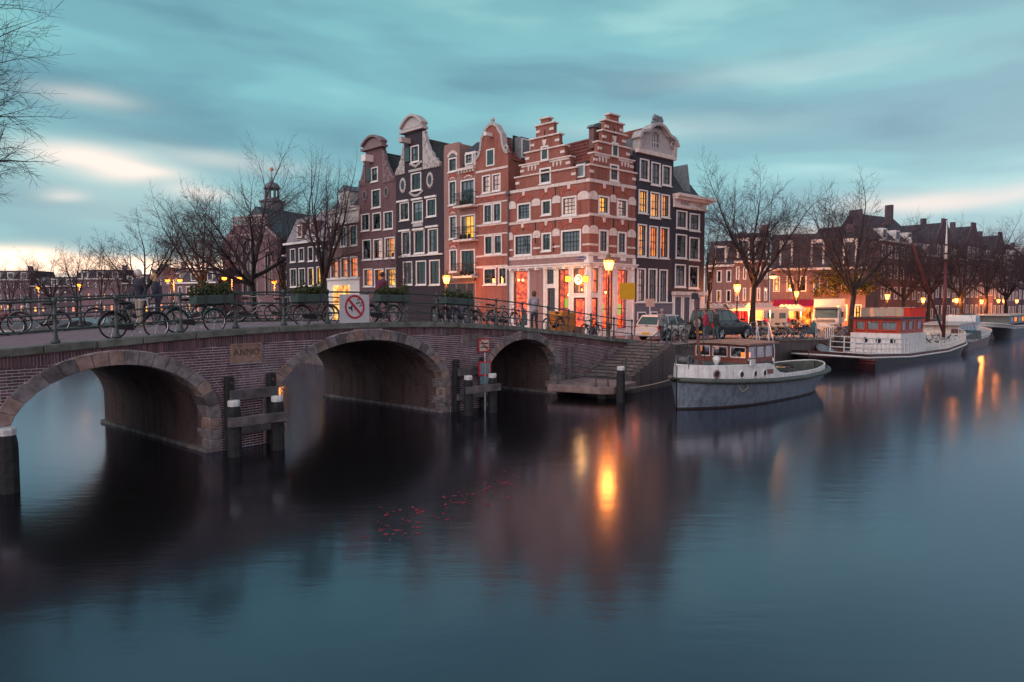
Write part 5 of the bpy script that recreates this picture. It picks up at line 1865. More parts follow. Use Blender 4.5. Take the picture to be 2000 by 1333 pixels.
# ================================================================== the right row (along the quay)
def RF(sa, sb, zg=1.95):
    return Frame(CAFE + RD * sa, CAFE + RD * sb, zg)
FD = RF(4.34, 8.31)
f = FD
zt = (f.P(*c2(802, 282))[1] + f.P(*c2(1018, 335))[1]) / 2
zcap = (f.P(*c2(808, 175))[1] + f.P(*c2(1050, 232))[1]) / 2
wd_ = [(P2b(816, 336, 871, 463), 2, 3, 'dark'), (P2b(884, 356, 938, 492), 2, 3, 'half'), (P2b(949, 374, 1002, 494), 2, 3, 'dark'),
       (P2b(809, 519, 863, 658), 3, 3, 'lit'), (P2b(878, 532, 935, 686), 3, 3, 'lity'), (P2b(943, 547, 994, 683), 3, 3, 'lit'),
       (P2b(804, 722, 857, 915), 3, 4, 'lit'), (P2b(871, 732, 923, 921), 3, 4, 'lit'), (P2b(936, 740, 989, 925), 3, 4, 'lito'),
       (P2b(798, 982, 851, 1184), 3, 4, 'litp'), (P2b(866, 985, 918, 1188), 3, 4, 'half'), (P2b(931, 989, 980, 1188), 3, 4, 'half')]
xcd = f.w * 0.5
topd = [(0, zt), (f.w, zt)]
hd = house('dark_gable_house', 'tall blue-black house with white crested gable and orange-lit windows beside the cafe', f, topd, wd_, B_BLACK2, 9.0)
# cream attic with raised crest
crest = [(0, zt - 0.02), (0, zcap - 0.55), (0.25, zcap - 0.12), (0.75, zcap)] + [(lerp(0.95, f.w - 0.95, i / 8), zcap + 0.05 + 0.55 * math.sin(PI * i / 8) ** 0.8) for i in range(9)] + [(f.w - 0.75, zcap), (f.w - 0.25, zcap - 0.12), (f.w, zcap - 0.55), (f.w, zt - 0.02)]
rw = f.box(*P2b(900, 208, 942, 285))
wx0, wx1 = xcd - 0.42, xcd + 0.42
wz0, wz1 = zt + 0.45, zcap - 0.12
hole = [(wx0, wz0), (wx1, wz0), (wx1, wz1)] + [(xcd + 0.42 * math.cos(PI * i / 8), wz1 + 0.36 * math.sin(PI * i / 8)) for i in range(1, 8)] + [(wx0, wz1)]
wall([(p[0], p[1]) for p in reversed(crest)], [hole], -0.04, 0.3).build('attic_wall', ORNA, hd, fix=False)
MB().prism([(p[0], p[1]) for p in hole], 0.1, 0.14).build('arched_window', M('arched_window_glass', (0.16, 0.19, 0.21), 0.1, 0.2), hd)
bb = MB()
for x in (wx0 + 0.28, wx0 + 0.56):
    bb.box(x - 0.02, x + 0.02, 0.06, 0.12, wz0, wz1 + 0.3)
bb.box(wx0, wx1, 0.06, 0.118, (wz0 + wz1) / 2 - 0.02, (wz0 + wz1) / 2 + 0.02)
bb.build('glazing_bars', WHITE, hd)
MB().box(-0.05, f.w + 0.05, -0.22, 0.05, zt - 0.16, zt + 0.10).build('cornice', CREAM, hd)
b = MB()
cr = crest[1:-1]
for p, q in zip(cr, cr[1:]):
    d = Vector((q[0] - p[0], q[1] - p[1], 0))
    n = Vector((-d.y, d.x, 0)).normalized() * 0.18
    b.prism([(p[0] - d.x * 0.02, p[1]), (q[0] + d.x * 0.02, q[1]), (q[0] + n.x, q[1] + n.y), (p[0] + n.x, p[1] + n.y)], -0.42, 0.3)
b.build('crest_cornice', ORNA, hd)
for x in (0.12, f.w - 0.12):
    MB().torus((x + (0.12 if x < 1 else -0.12), -0.12, zcap - 0.35), 0.2, 0.08, 12, 5).build('scroll', ORNA, hd, smooth=True)
    MB().box(x - 0.1, x + 0.1, -0.3, 0.0, zt + 0.1, zt + 0.7).build('bracket', ORNA, hd)
d = MB()
r = random.Random(5)
for i in range(40):
    a = r.uniform(0, PI)
    rr = r.uniform(0, 0.55)
    d.ball((xcd + rr * math.cos(a), -0.15, zcap + 0.62 + rr * 1.3 * math.sin(a)), (0.12, 0.12, 0.14), 6, 4)
d.torus((xcd, -0.2, zcap + 0.95), 0.24, 0.07, 12, 5)
d.build('crest_ornament', LEAD, hd, smooth=True)
gable_roof(hd, f, 10.0, zt - 0.2, zcap + 0.6, T_RED)
MB().box(-0.02, 0.1, 0.3, 1.2, zt - 0.3, zcap - 0.4).build('lead_flashing', LEAD, hd)
zpl = (f.P(*c2(783, 1190))[1] + f.P(*c2(995, 1190))[1]) / 2
block(hd, (0.0, f.w - 0.1, -0.2, zpl), GREYPAINT, 0.10, 'plinth')
MB().box(-0.02, f.w - 0.06, -0.16, 0.0, zpl + 0.002, zpl + 0.08).build('plinth_cap', WHITE, hd)
for bx in ((793, 1240, 845, 1290), (870, 1238, 912, 1280)):
    rc = f.box(*P2b(*bx))
    o = block(hd, (rc[0], rc[1], max(0.1, rc[2]), rc[3]), WHITE, 0.14, 'cellar_window')
    MB().box(rc[0] + 0.08, rc[1] - 0.08, -0.145, -0.12, max(0.18, rc[2]), rc[3] - 0.08).build('pane', M('oval_glass', (0.05, 0.06, 0.075), 0.08), o)
# ---- ANNO house
FA = RF(8.33, 12.10)
f = FA
zt = (f.P(*c2(1013, 607))[1] + f.P(*c2(1190, 640))[1]) / 2
zcap = (f.P(*c2(1015, 535))[1] + f.P(*c2(1190, 578))[1]) / 2
wa_ = [(P2b(1033, 641, 1096, 747), 2, 2, 'dark'), (P2b(1111, 659, 1171, 762), 2, 2, 'dark'),
       (P2b(1029, 781, 1094, 924), 2, 2, 'dark'), (P2b(1109, 799, 1169, 934), 2, 2, 'dark'),
       (P2b(1024, 959, 1087, 1094), 2, 2, 'dark'), (P2b(1106, 968, 1164, 1102), 2, 2, 'dark')]
ha = house('cornice_house', 'dark narrow house with cream frieze lettered ANNO at the end of the right row', f, [(0, zt), (f.w, zt)], wa_, B_BLACK2, 9.0)
b = MB()
b.box(-0.02, f.w + 0.05, -0.10, 0.3, zt + 0.002, zcap - 0.36)
b.build('frieze', CREAM, ha)
b = MB()
b.box(-0.05, f.w + 0.35, -0.42, 0.3, zcap - 0.358, zcap - 0.20)
b.box(-0.08, f.w + 0.55, -0.62, 0.3, zcap - 0.198, zcap)
b.box(-0.03, f.w + 0.12, -0.2, 0.3, zt - 0.12, zt + 0.0)
b.build('cornice', CREAM, ha)
fz = (zt + zcap - 0.36) / 2
text('lettering', 'ANNO', 0.36, M('lettering_dark', (0.16, 0.12, 0.11), 0.7), ha, (1.25, -0.106, fz), ext=0.004)
text('lettering', '1641', 0.36, M('lettering_dark', (0.16, 0.12, 0.11), 0.7), ha, (f.w - 0.85, -0.106, fz), ext=0.004)
MB().prism([(0.2, zcap), (8.5, zcap), (7.0, zcap + 2.6), (2.4, zcap + 2.6)], 0.1, f.w - 0.1, 'x').build('roof', SLATE, ha)
MB().prism([(2.0, zcap + 0.3), (2.9, zcap + 0.3), (2.45, zcap + 2.4)], 0.6, 2.0).build('roof_dormer', LEAD, ha)
MB().box(2.3, 3.3, 0.9, 2.2, zcap, zcap + 0.75).build('roof_dormer', WHITE, ha)
zsf = (f.P(*c2(1000, 1122))[1] + f.P(*c2(1190, 1130))[1]) / 2
block(ha, (0.0, f.w, -0.2, zsf - 0.2), WHITE, 0.06, 'shop_front')
MB().box(-0.06, f.w + 0.05, -0.34, 0.0, zsf - 0.198, zsf + 0.05).build('shop_cornice', CREAM, ha)
for bx, k_ in (((1014, 1146, 1057, 1275), 'c'), ((1068, 1146, 1107, 1275), 'c'), ((1128, 1146, 1168, 1282), 'd')):
    rc = f.box(*P2b(*bx))
    rc = (rc[0], rc[1], 0.15, min(rc[3], zsf - 0.3))
    window(ha, rc, 1, 2 if k_ == 'd' else 1, 'half' if k_ == 'c' else 'dark', xf=T(0, -0.10, 0), sill=False, fw=0.04)
    MB().quad((rc[0] + 0.04, -0.062, rc[2] + 0.05), (rc[1] - 0.04, -0.062, rc[2] + 0.05), (rc[1] - 0.04, -0.062, rc[3] - 0.05), (rc[0] + 0.04, -0.062, rc[3] - 0.05)).build('shop_curtain', M('grey_curtain', (0.13, 0.12, 0.14), 0.9, 0.3, 9.0), ha, fix=False)
rc = f.box(*P2b(1145, 1106, 1175, 1117))
MB().box(rc[0], rc[1], -0.05, 0.0, rc[2], rc[3]).build('street_name_plate', ENAM, ha)
# side wall of the end house, facing the side street
# ================================================================== boats
def gpt(u, v, dz=0.0):
    z = 1.9 if u < 1450 else 1.4
    for _ in range(8):
        p = gp(u, v, z + dz)
        z = zs(p.x, p.y)
    return Vector((p.x, p.y, z))
def loft(secs, closed=False, caps=True):
    """secs: list of equally long point rows"""
    b = MB()
    n = len(secs[0])
    for s in secs:
        b.v += [tuple(p) for p in s]
    for i in range(len(secs) - 1):
        for j in range(n - (0 if closed else 1)):
            k = (j + 1) % n
            b.f.append((i * n + j, i * n + k, (i + 1) * n + k, (i + 1) * n + j))
            b.mi.append(0)
    if caps and closed:
        b.f += [tuple(range(n)), tuple((len(secs) - 1) * n + j for j in reversed(range(n)))]
        b.mi += [0, 0]
    return b
def frange(a, b, n):
    return [lerp(a, b, i / n) for i in range(n + 1)]
def sides(xs, hb, z0f, z1f, th=0.0, zt=None):
    """both sides of a hull strip between two heights; hb(x, z) half breadth"""
    b = MB()
    for sg in (-1, 1):
        o = len(b.v)
        for x in xs:
            za, zb = z0f(x), z1f(x)
            b.v += [(x, sg * hb(x, za), za), (x, sg * (hb(x, zb) + th), zb)]
        for i in range(len(xs) - 1):
            q = o + i * 2
            b.f.append((q, q + 2, q + 3, q + 1) if sg < 0 else (q, q + 1, q + 3, q + 2))
            b.mi.append(0)
    return b
TUGBLUE = M('tug_blue_paint', (0.155, 0.205, 0.255), 0.45, 0.2, 5.0, stain=0.5, bump=0.25, streak=0.6)
TUGWHITE = M('tug_white_paint', (0.72, 0.74, 0.73), 0.45, 0.12, 4.0, stain=0.3, streak=0.5)
TUGGREEN = M('tug_grey_green_deck', (0.085, 0.10, 0.09), 0.6, 0.2, 4.0, stain=0.3)
TUGBAND = M('tug_boot_top', (0.022, 0.014, 0.014), 0.6, 0.3)
MAHOG = M('mahogany', (0.20, 0.065, 0.05), 0.35, 0.25, 5.0)
ROOFT = M('worn_roof_paint', (0.30, 0.185, 0.155), 0.7, 0.2, 3.0, stain=0.5)
STEELW = M('galvanised_steel', (0.55, 0.58, 0.60), 0.35, 0.1, metal=0.6)
ROPE = M('rope', (0.30, 0.26, 0.21), 0.95, 0.2, 30.0)
tdir = Vector((0.743, 0.669, 0)).normalized()
TF = Frame((6.15, 25.35), (6.15 + tdir.x * 12.8, 25.35 + tdir.y * 12.8), 0.0)
tug = empty('tug_boat', TF.W(0), TF.rz)
tug.scale = (0.90, 1.0, 1.0)
tag(tug, 'old white and blue-grey tug with brown wheelhouse moored by the stairs', 'boat')
TB = [(0, 0.03), (0.35, 0.42), (0.9, 0.82), (1.8, 1.2), (3.0, 1.46), (4.5, 1.58), (7.5, 1.58), (9.8, 1.46), (11.2, 1.2), (12.1, 0.85), (12.6, 0.45), (12.78, 0.03)]
TWB = [(0, 0.02), (0.9, 0.50), (1.8, 0.92), (3.0, 1.25), (4.5, 1.42), (7.5, 1.42), (9.5, 1.2), (10.8, 0.75), (11.7, 0.25), (11.9, 0.02)]
def thb(x, z):
    a, b_ = interp(TWB, x), interp(TB, x)
    t = min(1.0, max(0.0, (z + 0.1) / 1.0))
    return lerp(a, b_, t ** 0.8)
XS = frange(0, 12.78, 48)
sheer = lambda x: interp([(0, 1.02), (2, 0.92), (5, 0.80), (8, 0.74), (11, 0.80), (12.8, 0.90)], x)
rubt = lambda x: sheer(x) + 0.16
wtop = lambda x: interp([(0, 1.66), (1, 1.60), (4.6, 1.55), (5.0, 1.50), (5.25, 1.30), (5.6, 1.14), (6.2, 1.06), (9, 1.04), (11, 1.12), (12.8, 1.22)], x)
sides([x for x in XS if x < 11.95], thb, lambda x: -0.35, lambda x: 0.07).build('boot_top', TUGBAND, tug, smooth=True, fix=False)
sides(XS, thb, lambda x: 0.07 if x < 11.9 else lerp(0.07, sheer(x), (x - 11.9) / 0.9), sheer).build('hull', TUGBLUE, tug, smooth=True, fix=False)
b = MB()
for sg in (-1, 1):
    o = len(b.v)
    for x in XS:
        h = interp(TB, x)
        for dy, dz in ((0.0, -0.02), (0.16, 0.03), (0.20, 0.10), (0.14, 0.17), (0.0, 0.19)):
            b.v.append((x - (0.12 if x < 0.2 else 0) + (0.22 if x > 12.6 else 0), sg * (h + dy), sheer(x) + dz))
    for i in range(len(XS) - 1):
        for j in range(4):
            q = o + i * 5 + j
            b.f.append((q, q + 5, q + 6, q + 1))
            b.mi.append(0)
b.build('rubbing_strake', TUGGREEN, tug, smooth=True)
sides(XS, lambda x, z: max(0.02, interp(TB, x) - 0.06 - 0.10 * max(0, z - 1.0)), rubt, wtop).build('bulwark', TUGWHITE, tug, smooth=True, fix=False)
sides(XS, lambda x, z: max(0.015, interp(TB, x) - 0.13 - 0.10 * max(0, z - 1.0)), lambda x: 0.55, wtop).build('bulwark_lining', TUGGREEN, tug, fix=False)
b = MB()
for sg in (-1, 1):
    b.tube([(x, sg * max(0.0, interp(TB, x) - 0.10 - 0.1 * max(0, wtop(x) - 1)), wtop(x) + 0.01) for x in XS], 0.035, 6)
b.build('gunwale_cap', TUGWHITE, tug, smooth=True)
# foredeck / cabin top, cockpit floor
def decking(x0, x1, zf, inset, n=16):
    b = MB()
    for x in frange(x0, x1, n):
        h = max(0.01, interp(TB, x) - inset)
        b.v += [(x, -h, zf(x)), (x, 0, zf(x) + 0.06), (x, h, zf(x))]
    for i in range(n):
        for j in range(2):
            q = i * 3 + j
            b.f.append((q, q + 3, q + 4, q + 1))
            b.mi.append(0)
    return b
decking(0.05, 5.0, lambda x: wtop(x) - 0.10, 0.16).build('foredeck', TUGGREEN, tug)
decking(5.0, 12.7, lambda x: 0.62, 0.14).build('cockpit_floor', M('bilge_grey', (0.10, 0.10, 0.10), 0.7), tug)
MB().box(4.98, 5.04, -1.40, 1.40, 0.6, 1.5).build('bulkhead', TUGGREEN, tug)
# wheelhouse
wx0, wx1, wy, wz0, wz1 = 3.3, 5.5, 1.18, 1.46, 2.36
b = MB()
for (x0, x1, y0, y1, z0, z1) in ((wx0, wx1, -wy, wy, wz0, wz0 + 0.30),):
    b.box(x0, x1, y0, y1, z0, z1)
wh = b.build('wheelhouse', MAHOG, tug)
MB().prism([(wx0 - 0.75, 1.42), (wx1, 1.42), (wx1, 1.62), (wx0 - 0.35, 1.62)], -wy - 0.06, wy + 0.06).build('coaming', TUGGREEN, tug)
def wh_frame(p0, p1, n, name='window'):
    """row of n windows between two plan points"""
    p0, p1 = Vector((*p0, 0)), Vector((*p1, 0))
    L = (p1 - p0).length
    rz = math.atan2((p1 - p0).y, (p1 - p0).x)
    h0, h1 = wz0 + 0.30, wz1
    b = MB()
    b.box(0, L, -0.03, 0.03, h1 - 0.10, h1)
    b.box(0, L, -0.03, 0.03, h0, h0 + 0.06)
    for i in range(n + 1):
        x = L * i / n
        b.box(max(0, x - 0.06), min(L, x + 0.06), -0.032, 0.032, h0 + 0.061, h1 - 0.101)
    b.build('window_frame', MAHOG, wh, xf=T(p0.x, p0.y, 0, rz))
    for i in range(n):
        a, c = L * i / n + 0.06, L * (i + 1) / n - 0.06
        MB().quad((a, 0, h0 + 0.06), (c, 0, h0 + 0.06), (c, 0, h1 - 0.1), (a, 0, h1 - 0.1)).build('pane', MGlass('wheelhouse_glass', (0.6, 0.68, 0.72), 0.40), wh, fix=False, xf=T(p0.x, p0.y, 0, rz))
        f = MB()
        for q in ((a, c, h0 + 0.07, h0 + 0.10), (a, c, h1 - 0.14, h1 - 0.11), (a, a + 0.03, h0 + 0.10, h1 - 0.14), (c - 0.03, c, h0 + 0.10, h1 - 0.14)):
            f.box(q[0], q[1], -0.02, -0.005, q[2], q[3])
        f.build('pane_trim', TUGWHITE, wh, xf=T(p0.x, p0.y, 0, rz))
wh_frame((wx0, wy), (wx0, -wy), 3)
wh_frame((wx0, -wy), (wx1, -wy), 3)
wh_frame((wx1, -wy), (wx1, wy), 2)
wh_frame((wx1, wy), (wx0, wy), 3)
b = loft([[(wx0 - 0.22 + (0.0), y * 1.14, 2.36 + 0.10 - 0.05 * abs(y)), (wx1 + 0.25, y * 1.14, 2.36 + 0.10 - 0.05 * abs(y)), (wx1 + 0.25, y * 1.14, 2.37 - 0.03 * abs(y)), (wx0 - 0.22, y * 1.14, 2.37 - 0.03 * abs(y))] for y in frange(-1.2, 1.2, 6)], True)
b.build('roof', ROOFT, wh)
MB().box(4.5, 5.3, -wy + 0.02, -wy + 0.10, 0.62, 1.5).build('door', MAHOG, tug)
MB().box(3.9, 4.25, -0.85, -0.6, 1.70, 2.0).build('lit_lamp', MEmit('orange_cabin_lamp', (1.0, 0.22, 0.02), 3.0), wh)
MB().box(3.5, 5.3, -0.9, 0.9, 1.46, 1.75).build('dashboard', DARKROOM, wh)
# portholes, name board, winch, sign, mast, tyre
def on_side(x, z):
    return -(max(0.02, interp(TB, x) - 0.06 - 0.10 * max(0, z - 1.0)))
PORT = M('porthole_glass', (0.02, 0.022, 0.025), 0.08)
BRONZE = M('porthole_rim', (0.30, 0.20, 0.17), 0.4, 0.2, metal=0.3)
def side_frame(x, z):
    y = on_side(x, z)
    d = Vector((0.3, on_side(x + 0.15, z) - on_side(x - 0.15, z), 0))
    return T(x, y - 0.012, z, math.atan2(d.y, d.x))
for x, z, rm in ((1.35, 1.30, BRONZE), (2.62, 1.24, TUGWHITE), (3.50, 1.22, TUGWHITE), (4.20, 1.22, TUGWHITE)):
    m2 = side_frame(x, z)
    o = MB().torus((0, 0, 0), 0.14, 0.035, 18, 5).build('porthole', rm, tug, xf=m2, smooth=True)
    MB().lathe([(0.135, -0.012), (0.135, 0.02)], 16, (0, 0, 0), 'y').build('pane', PORT, o)
o = MB().box(-0.28, 0.28, -0.02, 0.02, -0.09, 0.09).build('name_board', MAHOG, tug, xf=side_frame(4.62, 1.26))
bevel(o, 0.05, 3)
b = MB().lathe([(0.13, -0.25), (0.13, 0.25)], 10, (0.55, 0, 1.82), 'y').box(0.35, 0.75, -0.3, -0.22, 1.5, 2.0).box(0.35, 0.75, 0.22, 0.3, 1.5, 2.0)
b.tube([(0.3, -0.35, 2.0), (0.75, -0.35, 1.75)], 0.03, 6).torus((0.55, -0.36, 1.82), 0.14, 0.025, 12, 4)
b.build('anchor_winch', M('winch_paint', (0.12, 0.12, 0.13), 0.5, 0.3), tug)
MB().tube([(2.0, 0.15, 1.45), (1.75, 0.3, 4.05)], [0.075, 0.045], 8).build('mast', M('mast_red_brown', (0.15, 0.06, 0.055), 0.5), tug)
MB().tube([(1.75, 0.3, 4.05), (1.74, 0.3, 4.5)], 0.02, 5).box(1.66, 1.84, 0.2, 0.4, 4.12, 4.36).build('mast_light', IRON, tug)
MB().tube([(2.0, 0.2, 3.6), (3.0, 0.5, 1.6)], 0.012, 4).build('stay', IRON, tug)
MB().lathe([(0.10, 1.45), (0.08, 1.60), (0.14, 1.68), (0.16, 1.82), (0.05, 1.9)], 10, (2.55, -0.25, 0)).build('vent_cowl', TUGWHITE, tug, smooth=True)
MB().box(-0.22, 0.22, -0.03, 0.03, -0.12, 0.12).build('lifebelt_box', TUGWHITE, tug, xf=T(3.25, -1.43, 1.68, 0.06))
MB().tube([(0, 0, 0), (0.02, -0.02, -0.42), (0.25, -0.03, -0.5)], 0.02, 5).build('bracket', STEELW, tug, xf=side_frame(3.85, 1.5))
MB().tube([(3.2, -1.36, 1.7), (2.9, -1.42, 1.8)], 0.02, 5).build('strut', STEELW, tug)
tyre = MB().torus((10.6, 0.55, 0.98), 0.30, 0.11, 18, 7, 'z').build('tyre', M('black_rubber', (0.018, 0.018, 0.02), 0.8, 0.3), tug, smooth=True)
MB().box(6.0, 7.6, -0.95, 0.95, 0.62, 1.25).build('engine_hatch', M('hatch_green', (0.04, 0.065, 0.055), 0.5, 0.2), tug)
MB().torus((6.02, -0.5, 1.0), 0.13, 0.03, 14, 5).build('life_ring', TUGWHITE, tug, xf=T(0, -0.47, 0))
MB().box(7.7, 9.6, -0.8, 0.8, 0.62, 0.95).build('thwart', TIMG, tug)
r = random.Random(2)
b = MB()
for i in range(14):
    b.tube([(r.uniform(7.4, 10), r.uniform(-0.9, 0.9), 0.98), (r.uniform(8, 11), r.uniform(-0.9, 0.9), 1.0 + r.uniform(0, 0.15))], 0.02, 4)
b.build('loose_spars', TIMG, tug)
# mooring ropes (things of their own)
def rope(pts, label, r_=0.02, name='mooring_rope'):
    p0 = Vector(pts[0])
    b = MB()
    fine = []
    for a, c in zip(pts, pts[1:]):
        for i in range(8):
            t = i / 8
            q = Vector(a).lerp(Vector(c), t)
            q.z -= 0.10 * (Vector(c) - Vector(a)).length * 0.25 * 4 * t * (1 - t)
            fine.append(q - p0)
    fine.append(Vector(pts[-1]) - p0)
    b.tube(fine, r_, 5)
    o = b.build(name, ROPE, smooth=True)
    o.location = p0
    return tag(o, label, 'rope')
rope([gp(1212, 760, 0.45), TF.W(0.1, 0, 1.2)], 'thin rope from the grey pile to the tug bow')
rope([TF.W(1.9, on_side(1.9, 1.1) - 0.03, 1.12), TF.W(2.15, on_side(2.1, 1.1) - 0.26, 0.62), TF.W(2.5, on_side(2.5, 1.1) - 0.22, 0.75), TF.W(2.5, on_side(2.5, 1.1) - 0.03, 1.05)], 'slack rope end looped over the rubbing strake of the tug')
# steel gangway stair from the quay to the tug
ga = gpt(1490, 668)
g1 = TF.W(7.0, 0.1, 1.25)
gw = empty('gangway', ga)
dv = g1 - ga
nrm = Vector((-dv.y, dv.x, 0)).normalized() * 0.3
for sg in (-1, 1):
    o = nrm * sg
    MB().tube([o, o + dv], 0.035, 6).build('stringer', STEELW, gw)
    up = Vector((0, 0, 0.95))
    MB().tube([o - dv * 0.12, o - dv * 0.12 + up, o + up, o + dv * 0.8 + up * 0.9, o + dv + up * 0.75, o + dv], 0.024, 6).build('handrail', STEELW, gw)
    MB().tube([o, o + up], 0.022, 6).build('stanchion', STEELW, gw)
for i in range(1, 7):
    p = dv * (i / 7)
    MB().cbox(p, (0.16, 0.6, 0.03), math.atan2(dv.y, dv.x)).build('tread', STEELW, gw)
tag(gw, 'steel boarding steps with white handrails from the quay down to the tug', 'gangway')

# ------------------------------------------------------------------ the big barge
bd = Vector((15.4, 13.0, 0)).normalized()
bn = Vector((-bd.y, bd.x, 0))
BO = Vector((21.3, 41.0, 0)) - bd * 2.6 + bn * 2.25
BG = Frame(BO, BO + bd * 24, 0.0)
BN = Frame(BO - bn * 2.25, BO - bn * 2.25 + bd * 24, 0.0)      # its near side
HULLB = M('barge_black', (0.022, 0.022, 0.026), 0.4, 0.3, 3.0, streak=0.5)
HULLR = M('barge_red_brown', (0.105, 0.042, 0.040), 0.45, 0.2, 3.0, streak=0.6)
WHP = M('boat_white', (0.66, 0.68, 0.68), 0.45, 0.08, 3.0, streak=0.45)
def hull_boat(name, label, fr, L, B, sheerp, bands, deckm, fullness=0.14, rub=WHP, capz=0.0):
    """bands: list of (height fraction from, to, material, part name)"""
    root = empty(name, fr.W(0), fr.rz)
    tag(root, label, 'boat')
    e = fullness
    hbT = lambda x: B / 2 * min(1.0, (math.sin(min(1, x / (L * e)) * PI / 2)) ** 0.6) * min(1.0, (math.sin(min(1, (L - x) / (L * e * 1.25)) * PI / 2)) ** 0.7) + 0.01
    wl = lambda x: B / 2 * 0.93 * min(1.0, (math.sin(max(0, min(1, (x - 0.05 * L) / (L * e))) * PI / 2)) ** 0.8) * min(1.0, (math.sin(max(0, min(1, (L * 0.975 - x) / (L * e * 1.4))) * PI / 2)) ** 0.9) + 0.01
    sh_ = lambda x: interp(sheerp, x / L)
    def hb(x, z):
        t = min(1, max(0, z / max(0.3, sh_(x))))
        return lerp(wl(x), hbT(x), t ** 0.7)
    xs = frange(0, L, 44)
    for a, c, m, nm in bands:
        sides(xs, hb, lambda x, a=a: lerp(-0.3, sh_(x), a), lambda x, c=c: lerp(-0.3, sh_(x), c)).build(nm, m, root, smooth=True, fix=False)
    b = MB()
    for sg in (-1, 1):
        b.tube([(x, sg * (hbT(x) + 0.02), sh_(x) - capz) for x in xs], 0.06, 6)
    b.build('rub_rail', rub, root, smooth=True)
    b = MB()
    for x in xs:
        h = max(0.0, hbT(x) - 0.05)
        b.v += [(x, -h, sh_(x) - 0.06), (x, h, sh_(x) - 0.06)]
    for i in range(len(xs) - 1):
        b.f.append((i * 2, i * 2 + 2, i * 2 + 3, i * 2 + 1))
        b.mi.append(0)
    b.build('deck', deckm, root, fix=False)
    return root, hbT, sh_
DECKW = M('deck_pale_paint', (0.45, 0.48, 0.48), 0.55, 0.15, 3.0)
barge, bhb, bsh = hull_boat('houseboat_barge', 'long black and brown sailing barge with red deckhouse and tall mast', BG, 24.0, 4.5,
    [(0, 1.15), (0.12, 0.92), (0.4, 0.66), (0.7, 0.72), (0.9, 1.15), (1.0, 1.5)], [(0, 0.74, HULLB, 'hull'), (0.74, 1.0, HULLR, 'hull_strake')], DECKW, 0.13, WHP, 0.22)
RED = M('deckhouse_red', (0.38, 0.055, 0.035), 0.4, 0.15, 4.0)
def px_x(u):
    return BN.P(u, 660)[0]
BH = Frame(BO - bn * 1.5, BO - bn * 1.5 + bd * 24, 0.0)
dx0 = BH.P(1758, 640)[0]
dx1 = dx0 + 4.2
dzb, dzm, dzt = 0.9, 1.95, 2.95
MB().box(dx0 - 0.15, dx1 + 0.2, -1.62, 1.7, 0.6, dzm).build('deckhouse_base', WHP, barge)
dh = MB().box(dx0, dx1, -1.5, 1.6, dzm + 0.002, dzm + 0.12).build('deckhouse', RED, barge)
for y in (-1.1, -0.2, 0.7):
    MB().torus((dx0 - 0.16, y, 1.45), 0.17, 0.03, 14, 5, 'z').xf(Matrix.Translation((dx0 - 0.16, y, 1.45)) @ Matrix.Rotation(PI / 2, 4, 'Y') @ Matrix.Translation((0.16 - dx0, -y, -1.45))).lathe([(0.15, -0.01), (0.15, 0.02)], 12, (dx0 - 0.17, y, 1.45), 'x').build('porthole', M('porthole_glass', (0.02, 0.022, 0.025)), barge)
def boat_windows(parent, y, spans, z0, z1, m, curtain=True, face='y'):
    for a, c in spans:
        f = MB()
        for q in ((a - 0.1, c + 0.1, z0 - 0.12, z0), (a - 0.1, c + 0.1, z1, z1 + 0.12), (a - 0.1, a, z0, z1), (c, c + 0.1, z0, z1)):
            f.box(q[0], q[1], y - 0.03, y + 0.05, q[2], q[3])
        o = f.build('window', m, parent)
        MB().quad((a, y, z0), (c, y, z0), (c, y, z1), (a, y, z1)).build('pane', GLASS, o, fix=False)
        if curtain:
            cm = curtain_mesh(c - a, z1 - z0, RN.random()).build('curtain', WHP, o, fix=False)
            cm.location = (a, y + 0.14, z0)
L_ = dx1 - dx0
boat_windows(dh, -1.5, [(dx0 + L_ * a_, dx0 + L_ * c_) for a_, c_ in ((0.08, 0.26), (0.36, 0.54), (0.74, 0.92))], dzm + 0.26, dzt - 0.22, RED)
b = MB()
for a, c in ((0.0, 0.08), (0.26, 0.36), (0.54, 0.74), (0.92, 1.0)):
    b.box(dx0 + L_ * a, dx0 + L_ * c, -1.5, -1.42, dzm + 0.12, dzt - 0.10)
b.box(dx0, dx1, -1.495, -1.43, dzt - 0.12, dzt - 0.001)
b.box(dx0, dx1, 1.5, 1.6, dzm + 0.12, dzt)
b.box(dx1 - 0.08, dx1, -1.42, 1.5, dzm + 0.12, dzt)
for a, c in ((-1.42, -1.28), (-0.32, -0.12), (0.62, 0.82), (1.38, 1.5)):
    b.box(dx0, dx0 + 0.08, a, c, dzm + 0.12, dzt - 0.121)
b.box(dx0 + 0.002, dx0 + 0.078, -1.42, 1.5, dzt - 0.12, dzt - 0.002)
b.build('deckhouse_wall', RED, dh)
XS_ = T(dx0, 0, 0, -PI / 2)
for a, c in ((-1.38, -0.82), (-0.62, 0.12), (0.32, 1.28)):
    f = MB()
    for q in ((a - 0.06, c + 0.06, dzm + 0.16, dzm + 0.26), (a - 0.06, c + 0.06, dzt - 0.22, dzt - 0.14), (a - 0.06, a, dzm + 0.26, dzt - 0.22), (c, c + 0.06, dzm + 0.26, dzt - 0.22)):
        f.box(q[0], q[1], -0.03, 0.05, q[2], q[3])
    o = f.build('window', RED, dh, xf=XS_)
    MB().quad((a, 0, dzm + 0.26), (c, 0, dzm + 0.26), (c, 0, dzt - 0.22), (a, 0, dzt - 0.22)).build('pane', GLASS, o, fix=False)
    cm = curtain_mesh(c - a, dzt - dzm - 0.48, RN.random()).build('curtain', WHP, o, fix=False)
    cm.location = (a, 0.14, dzm + 0.26)
